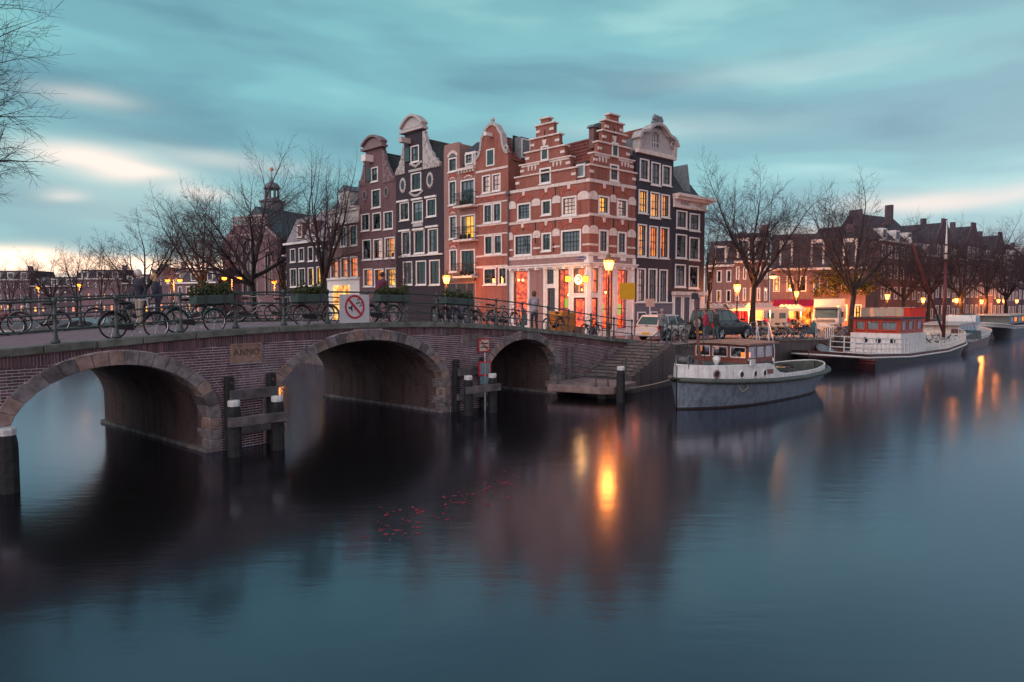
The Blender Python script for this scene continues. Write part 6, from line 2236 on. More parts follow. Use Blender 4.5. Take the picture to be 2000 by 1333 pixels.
MB().box(dx0 - 0.25, dx1 + 0.35, -1.75, 1.85, dzt, dzt + 0.09).build('roof', M('dark_roof_felt', (0.05, 0.045, 0.05), 0.7), dh)
MB().box(dx0 + L_ * 0.30, dx0 + L_ * 0.46, -1.2, 0, dzt + 0.09, dzt + 0.16).build('roof_hatch', RED, dh)
def grid_fence(root, x0, x1, yf, z0f, h, nx, m, name='guard_rail', rows=3):
    b = MB()
    for i in range(nx + 1):
        x = lerp(x0, x1, i / nx)
        b.box(x - 0.03, x + 0.03, yf(x) - 0.025, yf(x) + 0.025, z0f(x), z0f(x) + h)
    for j in range(rows + 1):
        hh = h * j / rows
        pts = [(x, yf(x), z0f(x) + hh) for x in frange(x0, x1, 12)]
        b.tube(pts, 0.03, 4)
    return b.build(name, m, root)
ny = lambda x: -bhb(x) + 0.06
x_a, x_b = px_x(1640), px_x(1672)
grid_fence(barge, 0.6, dx0 - 0.4, ny, lambda x: bsh(x), 0.95, 14, WHP)
grid_fence(barge, (dx1 + 1.2), 23.2, ny, lambda x: bsh(x) - 0.02, 0.62, 22, WHP, rows=2)
grid_fence(barge, (dx1 + 1.2), 23.2, lambda x: bhb(x) - 0.06, lambda x: bsh(x) - 0.02, 0.62, 12, WHP, rows=2)
for x in (3.4, 4.6):
    b = MB()
    b.box(-0.25, 0.25, -0.25, 0.25, 0.42, 0.46).box(-0.25, 0.25, 0.22, 0.26, 0.5, 0.95)
    for sx in (-0.23, 0.23):
        for sy in (-0.23, 0.23):
            b.tube([(sx, sy, 0), (sx, sy, 0.45 if sy < 0 else 0.95)], 0.018, 4)
        b.tube([(sx, -0.23, 0.65), (sx, 0.24, 0.65)], 0.018, 4)
    o = b.build('deck_chair', STEELW)
    o.location = BG.W(x, -1.55, bsh(x) - 0.06)
    o.rotation_euler = (0, 0, BG.rz + 0.5)
    tag(o, 'light metal garden chair on the barge, %s of the pair' % ('left' if x < 4 else 'right'), 'chair', 'metal chairs on the barge')
xm = BG.P(1843, 650)[0]
MASTR = M('mast_dark_red', (0.10, 0.018, 0.022), 0.4, 0.15)
MB().tube([(xm, 0, 1.0), (xm - 0.05, 0, 7.6)], [0.14, 0.11], 10).build('mast', MASTR, barge, smooth=True)
MB().tube([(xm - 0.05, 0, 7.6), (xm - 0.06, 0, 8.6), (xm - 0.07, 0, 9.7), (xm - 0.08, 0, 10.6)], [0.11, 0.10, 0.05, 0.035], 8).ball((xm - 0.08, 0, 10.65), 0.09, 7, 5).build('topmast', WHP, barge, smooth=True)
for z in (7.5, 8.0, 8.7):
    MB().lathe([(0.19, z), (0.19, z + 0.12)], 8, (xm - 0.05, 0, 0)).build('mast_band', IRON, barge)
e = BG.P(1784, 465)
MB().tube([(xm - 0.2, 0, 1.7), (e[0], 0.2, e[1])], [0.10, 0.07], 8).build('boom', MASTR, barge, smooth=True)
MB().tube([(e[0] - 0.15, 0.2, e[1]), (e[0] + 0.12, 0.2, e[1] - 0.3)], 0.09, 6).build('boom_end', WHP, barge)
for p, q in (((xm - 0.05, 0, 9.6), (23.6, 0, 1.7)), ((xm - 0.05, 0, 9.6), (xm + 1.0, -2.2, 1.0)), ((xm - 0.05, 0, 9.0), (e[0], 0.2, e[1]))):
    MB().tube([p, q], 0.014, 4).build('stay', IRON, barge)
MB().prism([(xm + 0.6, 0.9), (xm + 3.6, 0.9), (xm + 3.3, 1.55), (xm + 0.9, 1.55)], -1.3, 1.3).build('hatch_cover', DECKW, barge)
for x in (xm + 0.5, xm + 1.0):
    MB().lathe([(0.28, 0.8), (0.28, 1.9)], 10, (x + 1.2, -0.3, 0)).build('drum', HULLR, barge)
b = MB()
r = random.Random(8)
for i in range(26):
    x, y = xm - r.uniform(0.4, 3.2), r.uniform(-1.4, 1.2)
    b.tube([(x, y, 0.9), (x + r.uniform(-.6, .6), y + r.uniform(-.4, .4), 0.9 + r.uniform(0.1, 0.7))], r.uniform(0.02, 0.06), 5)
b.build('deck_gear', M('deck_gear_dark', (0.06, 0.05, 0.055), 0.7, 0.4), barge)
MB().prism([(xm + 4.6, 1.0), (23.2, 1.2), (23.2, 1.3), (xm + 4.4, 1.75)], -1.4, 1.4).build('tarpaulin', HULLB, barge)
rope([BG.W(0.8, -0.8, 1.2), gpt(1622, 664) + Vector((0, 0, 0.4))], 'slack mooring rope from the barge stern to the quay post', 0.03)
# quay mooring post near barge stern
p = gpt(1638, 668)
o = MB().box(-0.13, 0.13, -0.13, 0.13, -1.6, 0.25).build('mooring_post', TIMB)
o.location = QB + Vector((0.2, -0.6, 1.5))
tag(o, 'dark timber mooring post between quay and barge stern', 'post')
# ---- rowing sloop tied in front of the barge
sp0, sp1 = gp(1597, 700, 0.15), gp(1692, 722, 0.0)
SLF = Frame(Vector((sp0.x, sp0.y, 0)), Vector((sp1.x, sp1.y, 0)), 0.0)
sl_L = (sp1 - sp0).length + 1.0
sloop, a_, b_2 = hull_boat('rowing_sloop', 'dark red open sloop with pale floor tied before the barge stern', SLF, sl_L, 1.5, [(0, 1.30), (0.2, 0.80), (0.6, 0.5), (1.0, 0.62)],
    [(0, 0.75, M('sloop_red_black', (0.05, 0.02, 0.024), 0.4, 0.3), 'hull'), (0.75, 1.0, M('sloop_red', (0.12, 0.03, 0.035), 0.4), 'strake')], M('sloop_cover', (0.22, 0.26, 0.28), 0.6), 0.32, M('sloop_rail', (0.10, 0.035, 0.03), 0.4))
for x in (0.35, 0.6):
    MB().box(sl_L * x, sl_L * x + 0.25, -0.55, 0.55, 0.52, 0.58).build('thwart', TIMG, sloop)
# ---- boats further along
def far_boat(u0, v0, u1, v1, L, B, name, label, sheerp, bands, deckm, cabin):
    a, c = gp(u0, v0, 0), gp(u1, v1, 0)
    d = (c - a).normalized()
    n = Vector((-d.y, d.x, 0))
    fr = Frame(a + n * B / 2 - d * 0.8, c + n * B / 2, 0)
    root, hb_, sh_ = hull_boat(name, label, fr, L, B, sheerp, bands, deckm, 0.16)
    cabin(root, L, B, sh_)
    return root
def cab1(root, L, B, sh_):
    MB().prism([(L * 0.10, 1.0), (L * 0.62, 1.0), (L * 0.60, 2.2), (L * 0.14, 2.2)], -B * 0.36, B * 0.36).build('cabin', WHP, root)
    MB().box(L * 0.10, L * 0.64, -B * 0.40, B * 0.40, 2.2, 2.32).build('cabin_roof', DECKW, root)
    for i in range(5):
        x = L * (0.16 + 0.088 * i)
        MB().box(x, x + L * 0.07, -B * 0.36 - 0.03, -B * 0.36 + 0.02, 1.25, 2.0).build('window', M('boat_window', (0.10, 0.09, 0.12), 0.08, 0.5, 3.0), root)
    MB().prism([(L * 0.64, 1.0), (L * 0.80, 1.0), (L * 0.78, 2.9), (L * 0.66, 2.9)], -B * 0.3, B * 0.3).build('wheelhouse', WHP, root)
    MB().box(L * 0.67, L * 0.77, -B * 0.3 - 0.02, -B * 0.3 + 0.02, 2.0, 2.7).build('window', M('boat_window', (0.10, 0.09, 0.12), 0.08), root)
far_boat(1880, 690, 1955, 668, 20.0, 4.4, 'cruiser_boat', 'white cabin cruiser with brown hull moored beyond the barge', [(0, 1.25), (0.3, 1.0), (0.7, 1.15), (1.0, 1.7)],
    [(0, 0.78, HULLR, 'hull'), (0.78, 1.0, WHP, 'strake')], DECKW, cab1)
def cab2(root, L, B, sh_):
    MB().box(L * 0.25, L * 0.9, -B * 0.36, B * 0.36, 1.6, 2.6).build('cabin', M('teal_cabin', (0.10, 0.14, 0.15), 0.5), root)
    MB().box(L * 0.23, L * 0.92, -B * 0.40, B * 0.40, 2.6, 2.72).build('cabin_roof', DECKW, root)
    for i in range(6):
        x = L * (0.29 + 0.1 * i)
        MB().box(x, x + L * 0.05, -B * 0.36 - 0.03, -B * 0.36 + 0.02, 1.9, 2.4).build('window', LITO if i % 2 else M('boat_window', (0.10, 0.09, 0.12), 0.08), root)
far_boat(1965, 664, 2040, 650, 26.0, 5.0, 'dark_barge', 'black-hulled barge with pale deck edge at the right edge of the picture', [(0, 1.9), (0.2, 1.45), (0.7, 1.3), (1.0, 1.8)],
    [(0, 0.8, HULLB, 'hull'), (0.8, 1.0, DECKW, 'strake')], DECKW, cab2)
# ---- houseboats in the canal behind the bridge (left)
def houseboat(u0, u1, d, zt, m, roofm, label, lit):
    p0, p1 = at(u0, 650, d), at(u1, 650, d)
    L = (p1 - p0).length
    root = empty('houseboat', (p0.x, p0.y, 0), math.atan2(p1.y - p0.y, p1.x - p0.x))
    MB().box(-0.4, L + 0.4, -0.3, 4.6, -0.3, 0.6).build('hull', HULLB, root)
    wls = []
    n = max(3, int(L / 1.5))
    for i in range(n):
        wls.append((L * (i + 0.25) / n, L * (i + 0.75) / n, 1.1, zt - 0.45))
    wall(rect(0, L, 0.6, zt), [rect(*q) for q in wls], 0, 4.4).build('cabin', m, root, fix=False)
    for i, q in enumerate(wls):
        window(root, q, 1, 1, 'lit' if i % 3 in lit else 'dark', sill=False, fw=0.05)
    MB().prism([(-0.3, zt), (4.7, zt), (4.7, zt + 0.25), (2.2, zt + 0.6), (-0.3, zt + 0.2)], -0.3, L + 0.3, 'x').build('roof', roofm, root)
    return tag(root, label, 'houseboat', 'houseboats behind the bridge')
houseboat(-60, 112, 52, 2.1, WHP, M('felt_roof', (0.10, 0.10, 0.11), 0.7), 'white houseboat behind the bridge at the left edge', (1,))
houseboat(122, 200, 56, 2.2, M('houseboat_teal', (0.14, 0.19, 0.19), 0.6), M('striped_roof', (0.16, 0.24, 0.24), 0.5), 'low houseboat with teal roof and lit windows seen through the bridge railing', (0, 2))
# ================================================================== lanterns
LGLASS = MEmit('lantern_glow', (1.0, 0.26, 0.06), 4.2, (1.0, 0.20, 0.035), 3.0, 0.15, True)
LPOST = M('lantern_post_paint', (0.04, 0.045, 0.045), 0.45, 0.2)
CROWN = M('lantern_crown_gilt', (0.30, 0.16, 0.06), 0.5, 0.2)
def lantern_parts(h, head):
    """post of height h with a crowned lantern on top"""
    post = MB().lathe([(0.17, 0), (0.17, 0.12), (0.12, 0.2), (0.11, 0.85), (0.14, 0.9), (0.075, 1.0), (0.06, 1.4), (0.045, h - 0.75), (0.08, h - 0.7), (0.035, h - 0.62), (0.03, h - 0.3)], 10).mesh('post', LPOST, True)
    b = MB()
    for i in range(4):
        a = PI / 4 + i * PI / 2
        b.tube([(0.03 * math.cos(a), 0.03 * math.sin(a), h - 0.6), (0.2 * math.cos(a), 0.2 * math.sin(a), h - 0.42), (0.15 * head * math.cos(a), 0.15 * head * math.sin(a), h - 0.3)], 0.013, 4)
    br = b.mesh('bracket', LPOST)
    g = MB().lathe([(0.15 * head, h - 0.3), (0.27 * head, h + 0.18), (0.24 * head, h + 0.24)], 6)
    gl = g.mesh('lantern_glass', LGLASS)
    b = MB()
    for i in range(6):
        a = i * PI / 3
        b.tube([(0.155 * head * math.cos(a), 0.155 * head * math.sin(a), h - 0.3), (0.278 * head * math.cos(a), 0.278 * head * math.sin(a), h + 0.18)], 0.012, 4)
    b.torus((0, 0, h + 0.18), 0.275 * head, 0.02, 12, 4, 'z').torus((0, 0, h - 0.3), 0.16 * head, 0.02, 10, 4, 'z')
    fr = b.mesh('lantern_frame', LPOST)
    b = MB()
    b.lathe([(0.26 * head, h + 0.24), (0.20 * head, h + 0.33), (0.10 * head, h + 0.40), (0.09 * head, h + 0.46), (0.12 * head, h + 0.5), (0.05 * head, h + 0.58), (0.02, h + 0.66), (0.001, h + 0.72)], 8)
    for i in range(8):
        a = i * PI / 4
        b.tube([(0.26 * head * math.cos(a), 0.26 * head * math.sin(a), h + 0.2), (0.33 * head * math.cos(a), 0.33 * head * math.sin(a), h + 0.33)], [0.03, 0.012], 4)
    cr = b.mesh('lantern_crown', CROWN)
    return post, br, gl, fr, cr
_lp = {}
def lantern(base, h, e, label, head=0.9, group='crowned street lanterns'):
    head *= 0.86
    key = (round(h, 1), head)
    if key not in _lp:
        _lp[key] = lantern_parts(key[0], head)
    root = empty('street_lantern', base)
    for nm, me in zip(('post', 'bracket', 'lantern_glass', 'lantern_frame', 'lantern_crown'), _lp[key]):
        inst(nm, me, root)
    plamp((0, 0, h + 0.02), (1.0, 0.25, 0.035), e * (1.8 if base[1] < 50 else 3.2), 0.34, root)
    return tag(root, label, 'street lamp', group)
def lantern_px(u, vc, d, e, label, head=1.0):
    p = at(u, vc, d)
    z = zs(p.x, p.y)
    return lantern((p.x, p.y, z), max(2.2, p.z - z), e, label, head)
lantern_px(1189, 518, 37.0, 170, 'large crowned lantern glowing in front of the corner cafe', 1.25)
lantern_px(872, 546, 47.0, 150, 'crowned lantern behind the bridge in front of the balcony house', 1.1)
lantern_px(1440, 562, 51.0, 300, 'bright crowned lantern on the quay between parked cars and bicycles', 1.15)
lantern_px(1556, 574, 66.0, 240, 'lantern left of the white truck, behind the bicycles', 1.0)
lantern_px(1733, 581, 72.0, 150, 'lantern on the quay directly behind the barge deckhouse', 1.1)
lantern_px(1803, 586, 78.0, 150, 'lantern right of the red container', 1.1)
lantern_px(1868, 588, 84.0, 150, 'lantern right of the barge mast', 1.1)
lantern_px(1917, 590, 92.0, 150, 'lantern on the far quay above the cabin cruiser', 1.1)
lantern_px(1950, 588, 112.0, 170, 'small far lantern near the right edge, left of a brighter pair', 1.2)
lantern_px(1961, 588, 116.0, 170, 'small far lantern near the right edge, middle of three', 1.2)
lantern_px(1986, 589, 118.0, 170, 'small far lantern closest to the right edge', 1.2)
GLOBE = MEmit('orange_globe', (1.0, 0.13, 0.008), 6.0, (1.0, 0.22, 0.02))
def globe_lamp(us, v, d, label, hang=False):
    p = at(sum(us) / len(us), v, d)
    z = zs(p.x, p.y)
    root = empty('globe_lamp', (p.x, p.y, z))
    h = p.z - z
    if not hang:
        MB().lathe([(0.14, 0), (0.08, 1.0), (0.06, h + 0.1)], 8).build('post', M('pale_post', (0.35, 0.33, 0.34), 0.5), root)
    for u in us:
        q = at(u, v, d)
        x = q.x - p.x
        if len(us) > 1:
            MB().tube([(0, 0, h + 0.08), (x * 0.6, 0, h + 0.28), (x, 0, h + 0.14)], 0.035, 5).build('arm', M('pale_post', (0.35, 0.33, 0.34)), root)
        MB().ball((x, 0, h), (0.30, 0.30, 0.22), 10, 6).build('globe', GLOBE, root, smooth=True)
        MB().lathe([(0.30, h + 0.1), (0.2, h + 0.24), (0.02, h + 0.28)], 10, (x, 0, 0)).build('globe_cap', IRON, root)
        plamp((x, 0, h - 0.5), (1.0, 0.30, 0.05), 380, 0.3, root)
    return tag(root, label, 'street lamp', 'orange globe lamps')
globe_lamp((327, 351), 548, 84, 'double orange globe lamp on the far left bank, nearer the left')
globe_lamp((438, 467), 544, 82, 'double orange globe lamp in front of the church')
globe_lamp((536,), 551, 80, 'single orange globe lamp right of the church front')
globe_lamp((155,), 557, 95, 'single small orange globe lamp among the far left trees')
globe_lamp((75,), 562, 105, 'smallest orange globe lamp near the left edge')
# lamp hung over the street
p = at(1510, 541, 62)
hl = empty('hanging_street_lamp', p)
MB().ball((0, 0, 0), (0.33, 0.33, 0.17), 12, 6).build('globe', LGLASS, hl, smooth=True)
MB().lathe([(0.33, 0.05), (0.25, 0.18), (0.04, 0.26)], 12).build('cap', IRON, hl)
MB().tube([(-12, 4, 3.2), (0, 0, 0.25), (14, 6, 3.0)], 0.012, 4).build('span_wire', IRON, hl)
plamp((0, 0, -0.4), (1.0, 0.34, 0.07), 1600, 0.3, hl)
tag(hl, 'oval lamp hung on a wire over the market street', 'street lamp')

# ================================================================== bicycles
TYRE = M('bicycle_tyre', (0.015, 0.015, 0.016), 0.75, 0.2)
CHROME = M('bicycle_chrome', (0.45, 0.46, 0.48), 0.3, 0.1, metal=0.8)
SADDLE = M('saddle_black', (0.02, 0.018, 0.018), 0.6)
def bike_proto(col, name):
    fm = M('bicycle_paint_' + name, col, 0.35, 0.15)
    root = empty('bicycle', (0, 0, 0))
    R_ = 0.345
    for x in (-0.54, 0.54):
        w = MB().torus((0, 0, 0), R_ - 0.018, 0.020, 24, 5).build('wheel', TYRE, root, smooth=True)
        w.location = (x, 0, R_)
        MB().torus((0, 0, 0), R_ - 0.042, 0.011, 24, 4).build('rim', CHROME, w)
        s = MB()
        for i in range(14):
            a = i * 2 * PI / 14
            s.tube([(0.02 * math.cos(a), 0.02 * (1 if i % 2 else -1), 0.02 * math.sin(a)), ((R_ - 0.045) * math.cos(a), 0, (R_ - 0.045) * math.sin(a))], 0.0035, 3, False)
        s.lathe([(0.03, -0.05), (0.03, 0.05)], 6, (0, 0, 0), 'y')
        s.build('spokes', CHROME, w)
        g = MB()
        for i in range(9):
            pass
        pts = [((R_ + 0.02) * math.cos(a), 0, (R_ + 0.02) * math.sin(a)) for a in frange(rad(20), rad(185 if x < 0 else 150), 12)]
        g.tube(pts, 0.018, 4)
        g.build('mudguard', fm, w)
    f = MB()
    bb_, st_, hd, hb = (-0.08, 0, 0.30), (-0.24, 0, 0.80), (0.36, 0, 0.82), (0.41, 0, 0.62)
    f.tube([bb_, (0.05, 0, 0.36), (0.25, 0, 0.50), hb], 0.019, 6)
    f.tube([(-0.18, 0, 0.60), (0.10, 0, 0.58), (0.385, 0, 0.72)], 0.016, 6)
    f.tube([bb_, st_, (-0.26, 0, 0.90)], 0.017, 6)
    f.tube([hd, hb], 0.022, 6)
    for y in (-0.05, 0.05):
        f.tube([bb_, (-0.54, y, R_)], 0.011, 5)
        f.tube([(-0.22, 0, 0.72), (-0.54, y, R_)], 0.011, 5)
        f.tube([hb, (0.47, y, 0.5), (0.54, y, R_)], 0.012, 5)
    f.build('frame', fm, root, smooth=True)
    MB().tube([hd, (0.33, 0, 1.0), (0.33, 0, 1.02)], 0.014, 5).tube([(0.05, -0.28, 1.02), (0.20, -0.27, 1.05), (0.34, -0.1, 1.04), (0.34, 0.1, 1.04), (0.20, 0.27, 1.05), (0.05, 0.28, 1.02)], 0.013, 5).build('handlebar', CHROME, root)
    MB().ball((-0.28, 0, 0.95), (0.15, 0.09, 0.045), 8, 5).ball((-0.18, 0, 0.95), (0.14, 0.045, 0.035), 8, 5).build('saddle', SADDLE, root, smooth=True)
    MB().prism([(-0.60, 0.34), (-0.52, 0.42), (-0.08, 0.37), (0.0, 0.30), (-0.08, 0.22), (-0.52, 0.27)], -0.075, -0.035).build('chain_case', SADDLE, root)
    MB().tube([(-0.08, -0.10, 0.30), (0.03, -0.11, 0.17)], 0.011, 4).box(0.0, 0.07, -0.20, -0.10, 0.155, 0.18).tube([(-0.08, 0.08, 0.30), (-0.19, 0.09, 0.43)], 0.011, 4).box(-0.23, -0.15, 0.09, 0.19, 0.42, 0.445).build('crank', CHROME, root)
    MB().box(-0.74, -0.36, -0.07, 0.07, 0.735, 0.75).tube([(-0.7, -0.06, 0.74), (-0.54, -0.06, R_)], 0.008, 4).tube([(-0.7, 0.06, 0.74), (-0.54, 0.06, R_)], 0.008, 4).build('rear_carrier', SADDLE, root)
    MB().ball((0.43, 0, 0.86), (0.05, 0.045, 0.045), 7, 5).build('headlamp', CHROME, root)
    MB().tube([(-0.10, -0.03, 0.28), (-0.18, -0.22, 0.02)], 0.01, 4).build('kickstand', CHROME, root)
    return root
BIKES = [bike_proto((0.02, 0.02, 0.024), 'black'), bike_proto((0.05, 0.16, 0.17), 'teal'), bike_proto((0.03, 0.05, 0.12), 'blue'), bike_proto((0.42, 0.40, 0.38), 'white'), bike_proto((0.42, 0.26, 0.03), 'yellow'), bike_proto((0.20, 0.04, 0.04), 'red'), bike_proto((0.14, 0.15, 0.15), 'grey')]
_used = [False] * len(BIKES)
def bike(i, loc, rz, label, lean=0.07, group=None):
    o = BIKES[i]
    if _used[i]:
        o = copy_tree(o)
    _used[i] = True
    o.location = loc
    o.rotation_euler = (lean, 0, rz)
    o.scale = (0.94,) * 3
    tag(o, label, 'bicycle', group)
    return o
def bike_bridge(i, s, y, flip, label, dr=0.0):
    z = max(kz(s) - 0.085, 1.96)
    return bike(i, BR.W(s, y, z), BR.rz + (PI if flip else 0) + dr, label, -0.06, 'bicycles parked on the bridge')
bike_bridge(0, -1.88, 0.48, False, 'black upright bicycle against the near railing, leftmost on the bridge')
bike_bridge(1, -0.32, 0.55, False, 'teal-framed bicycle against the near railing, second from the left')
bike_bridge(5, 3.4, 0.5, False, 'dark red bicycle half hidden by the no-music sign')
bike_bridge(0, 8.9, 0.7, False, 'black bicycle leftmost of the cluster right of the planters', 0.35)
bike_bridge(0, 9.5, 0.85, False, 'black bicycle second in the cluster right of the planters', 0.5)
bike_bridge(2, 10.1, 0.8, False, 'blue bicycle in the middle of the cluster right of the planters', 0.4)
bike_bridge(0, 10.9, 0.8, False, 'black bicycle fourth in the cluster right of the planters', 0.45)
bike_bridge(3, 12.0, 0.6, False, 'pale bicycle with light tyres at the right end of the cluster', 0.1)
bike_bridge(3, 13.6, 0.75, True, 'white bicycle beside the standing person in a pale coat', 0.5)
bike_bridge(2, 15.6, 0.5, True, 'slate blue bicycle left of the orange bin', 0.0)
bike_bridge(0, 18.6, 0.55, True, 'black bicycle with large chain case right of the orange bin', 0.0)
bike_bridge(4, -6.0, BW - 0.6, False, 'yellow bicycle at the far railing near the left edge')
bike_bridge(6, -0.2, BW - 0.6, True, 'grey bicycle at the far railing behind the leftmost black bicycle')
bike_bridge(6, 2.2, BW - 0.6, True, 'grey bicycle at the far railing left of the first planter')
bike_bridge(6, 6.0, BW - 0.7, False, 'grey bicycle at the far railing behind the first planter')
bike_bridge(4, 9.4, BW - 0.7, True, 'yellow bicycle at the far railing below the hanging planter')
bike_bridge(0, 11.0, BW - 0.6, True, 'black bicycle at the far railing behind the maroon cyclist')
for s_, y_, i_, fl_, lb in ((-3.4, BW - 0.6, 5, False, 'red bicycle at the far railing left of the hooded person'), (-2.2, BW - 0.55, 6, True, 'grey bicycle at the far railing beside the red one'), (1.0, BW - 0.5, 1, False, 'teal bicycle at the far railing behind the couple'), (3.6, BW - 0.6, 0, True, 'black bicycle at the far railing below the second planter'),
        (4.7, BW - 0.6, 3, False, 'white bicycle at the far railing behind the no-music sign'), (7.6, BW - 0.6, 6, True, 'grey bicycle at the far railing left of the cyclist in maroon'), (6.0, 0.55, 6, False, 'grey bicycle against the near railing below the third planter'), (11.5, 0.95, 6, True, 'grey bicycle fifth in the cluster right of the planters'), (12.7, 0.7, 0, False, 'black bicycle just right of the pale-tyred one'), (19.4, 0.8, 6, False, 'grey bicycle behind the black one near the bridge end')):
    bike_bridge(i_, s_, y_, fl_, lb)
# along the quay
qrow = [(1470, 2), (1482, 3), (1494, 6), (1508, 0), (1519, 3), (1530, 5), (1540, 0), (1550, 2), (1558, 6), (1620, 6), (1628, 0), (1636, 3)]
names = ('blue', 'white', 'grey', 'black', 'white', 'red', 'black', 'blue', 'grey', 'grey', 'black', 'white')
ords = ('first', 'second', 'third', 'fourth', 'fifth', 'sixth', 'seventh', 'eighth', 'ninth', 'tenth', 'eleventh', 'twelfth')
rq = random.Random(9)
for n_, ((u, i), nm, od) in enumerate(zip(qrow, names, ords)):
    p = gpt(u, 665 - (u - 1470) * 0.035)
    bike(i, p + Vector((0.25, 0.3, 0)), math.atan2(QD.y, QD.x) + rq.uniform(0.9, 1.5) + (PI if n_ % 3 else 0), '%s bicycle in the quayside row, %s from the left' % (nm, od), rq.uniform(-0.12, 0.12), 'bicycles parked along the quay')
bike(0, gpt(1325, 668) + Vector((0.1, 0.25, 0)), math.atan2(QD.y, QD.x), 'black bicycle leaning on the quay railing in front of the white car', 0.08, 'bicycles parked along the quay')
for n_, (u, v, i, od) in enumerate(((1512, 655, 6, 'left'), (1527, 655, 0, 'middle'), (1545, 654, 3, 'right'))):
    bike(i, gpt(u, v), math.atan2(QD.y, QD.x) + 1.2, '%s bicycle of the second row behind the quayside row' % od, 0.05, 'bicycles parked along the quay')
# motor scooter
def scooter(p, rz):
    root = empty('motor_scooter', p, rz)
    for x in (-0.6, 0.62):
        w = MB().torus((x, 0, 0.24), 0.18, 0.06, 18, 6).build('wheel', TYRE, root, smooth=True)
        MB().lathe([(0.14, -0.04), (0.14, 0.04)], 12, (x, 0, 0.24), 'y').build('rim', CHROME, w)
    BK = M('scooter_black', (0.02, 0.02, 0.022), 0.25)
    MB().prism([(-0.85, 0.5), (-0.8, 0.72), (-0.1, 0.74), (-0.02, 0.45), (-0.1, 0.25), (-0.6, 0.32)], -0.16, 0.16).build('rear_body', BK, root)
    MB().prism([(-0.1, 0.25), (0.45, 0.22), (0.45, 0.28), (-0.1, 0.32)], -0.15, 0.15).build('footboard', BK, root)
    MB().prism([(0.40, 0.25), (0.55, 0.40), (0.42, 1.0), (0.33, 1.0), (0.36, 0.3)], -0.19, 0.19).build('leg_shield', M('scooter_teal', (0.08, 0.17, 0.18), 0.3), root)
    MB().prism([(0.42, 0.34), (0.62, 0.50), (0.80, 0.36), (0.78, 0.45), (0.6, 0.56)], -0.09, 0.09).build('front_mudguard', BK, root)
    MB().ball((-0.42, 0, 0.80), (0.42, 0.15, 0.09), 10, 6).build('seat', SADDLE, root, smooth=True)
    MB().tube([(0.38, 0, 0.95), (0.33, 0, 1.08)], 0.03, 5).tube([(0.28, -0.32, 1.10), (0.36, 0, 1.10), (0.28, 0.32, 1.10)], 0.018, 5).build('handlebar', BK, root)
    MB().ball((0.44, 0, 1.06), (0.07, 0.09, 0.08), 8, 5).build('headlamp', CHROME, root)
    for s in (-1, 1):
        MB().tube([(0.34, s * 0.2, 1.10), (0.36, s * 0.26, 1.26)], 0.008, 4).ball((0.36, s * 0.27, 1.29), (0.015, 0.06, 0.04), 6, 4).build('mirror', BK, root)
    return tag(root, 'black motor scooter with pale wheels right of the bicycle row', 'scooter')
scooter(gpt(1580, 661), math.atan2(QD.y, QD.x) - 0.35)
# bicycle rack and blue crate on the quay
r_ = empty('bicycle_rack', gpt(1612, 662), math.atan2(QD.y, QD.x))
for i in range(5):
    MB().tube([(i * 0.35, 0, 0), (i * 0.35, 0, 0.8), (i * 0.35, 0.6, 0.8), (i * 0.35, 0.6, 0)], 0.025, 5).build('hoop', STEELW, r_)
MB().tube([(0, 0, 0.05), (1.4, 0, 0.05)], 0.02, 5).build('base_rail', STEELW, r_)
tag(r_, 'steel bicycle rack of hoops right of the scooter', 'bicycle rack')
bx = MB().prism([(-0.9, 0), (0.9, 0), (1.0, 0.75), (-1.0, 0.75)], -0.5, 0.5).build('skip_bin', M('blue_bin', (0.04, 0.07, 0.16), 0.5, 0.15))
bx.location = gpt(1658, 655)
bx.rotation_euler = (0, 0, 0.4)
bevel(bx, 0.05, 2)
tag(bx, 'blue bin standing behind the barge stern beside a tree', 'bin')

# ================================================================== things on the bridge
def plane_obj(name, w, h, m, th=0.02):
    o = MB().box(-w / 2, w / 2, -th, 0, 0, h).build(name, m)
    return o
# no-music sign
xs0, z0 = BR.P(664, 633)
xs1, z1 = BR.P(721, 576)
SIGNW = M('sign_white', (0.62, 0.62, 0.63), 0.4, 0.05)
SIGNR = M('sign_red', (0.50, 0.02, 0.04), 0.4, 0.06)
SIGNK = M('sign_black', (0.015, 0.02, 0.025), 0.4, 0.1)
w, h = xs1 - xs0, z1 - z0
sg = MB().box(0, w, -0.02, 0, 0, h).build('prohibition_sign', SIGNW)
sg.location = BR.W(xs0, 0.02, z0)
sg.rotation_euler = (0, 0, BR.rz)
tag(sg, 'square white sign on the bridge railing, red ring over loudspeaker and notes', 'sign')
cx, cz, rr = w * 0.5, h * 0.57, w * 0.335
ring = MB()
n = 40
for i in range(n):
    a, c = 2 * PI * i / n, 2 * PI * (i + 1) / n
    ring.prism([(cx + rr * math.cos(a), cz + rr * math.sin(a)), (cx + rr * math.cos(c), cz + rr * math.sin(c)), (cx + rr * 0.82 * math.cos(c), cz + rr * 0.82 * math.sin(c)), (cx + rr * 0.82 * math.cos(a), cz + rr * 0.82 * math.sin(a))], -0.026, -0.0205)
ring.build('red_ring', SIGNR, sg)
q = rr * 0.62
e = 0.075 * rr
MB().prism([(cx - q - e, cz + q - e), (cx - q + e, cz + q + e), (cx + q + e, cz - q + e), (cx + q - e, cz - q - e)], -0.030, -0.0265).build('red_slash', SIGNR, sg)
k_ = rr
MB().prism([(cx - .62 * k_, cz - .16 * k_), (cx - .45 * k_, cz - .16 * k_), (cx - .25 * k_, cz - .42 * k_), (cx - .25 * k_, cz + .20 * k_), (cx - .45 * k_, cz - .0 * k_), (cx - .62 * k_, cz - .0 * k_)], -0.0255, -0.0205).build('loudspeaker', SIGNK, sg)
nb = MB()
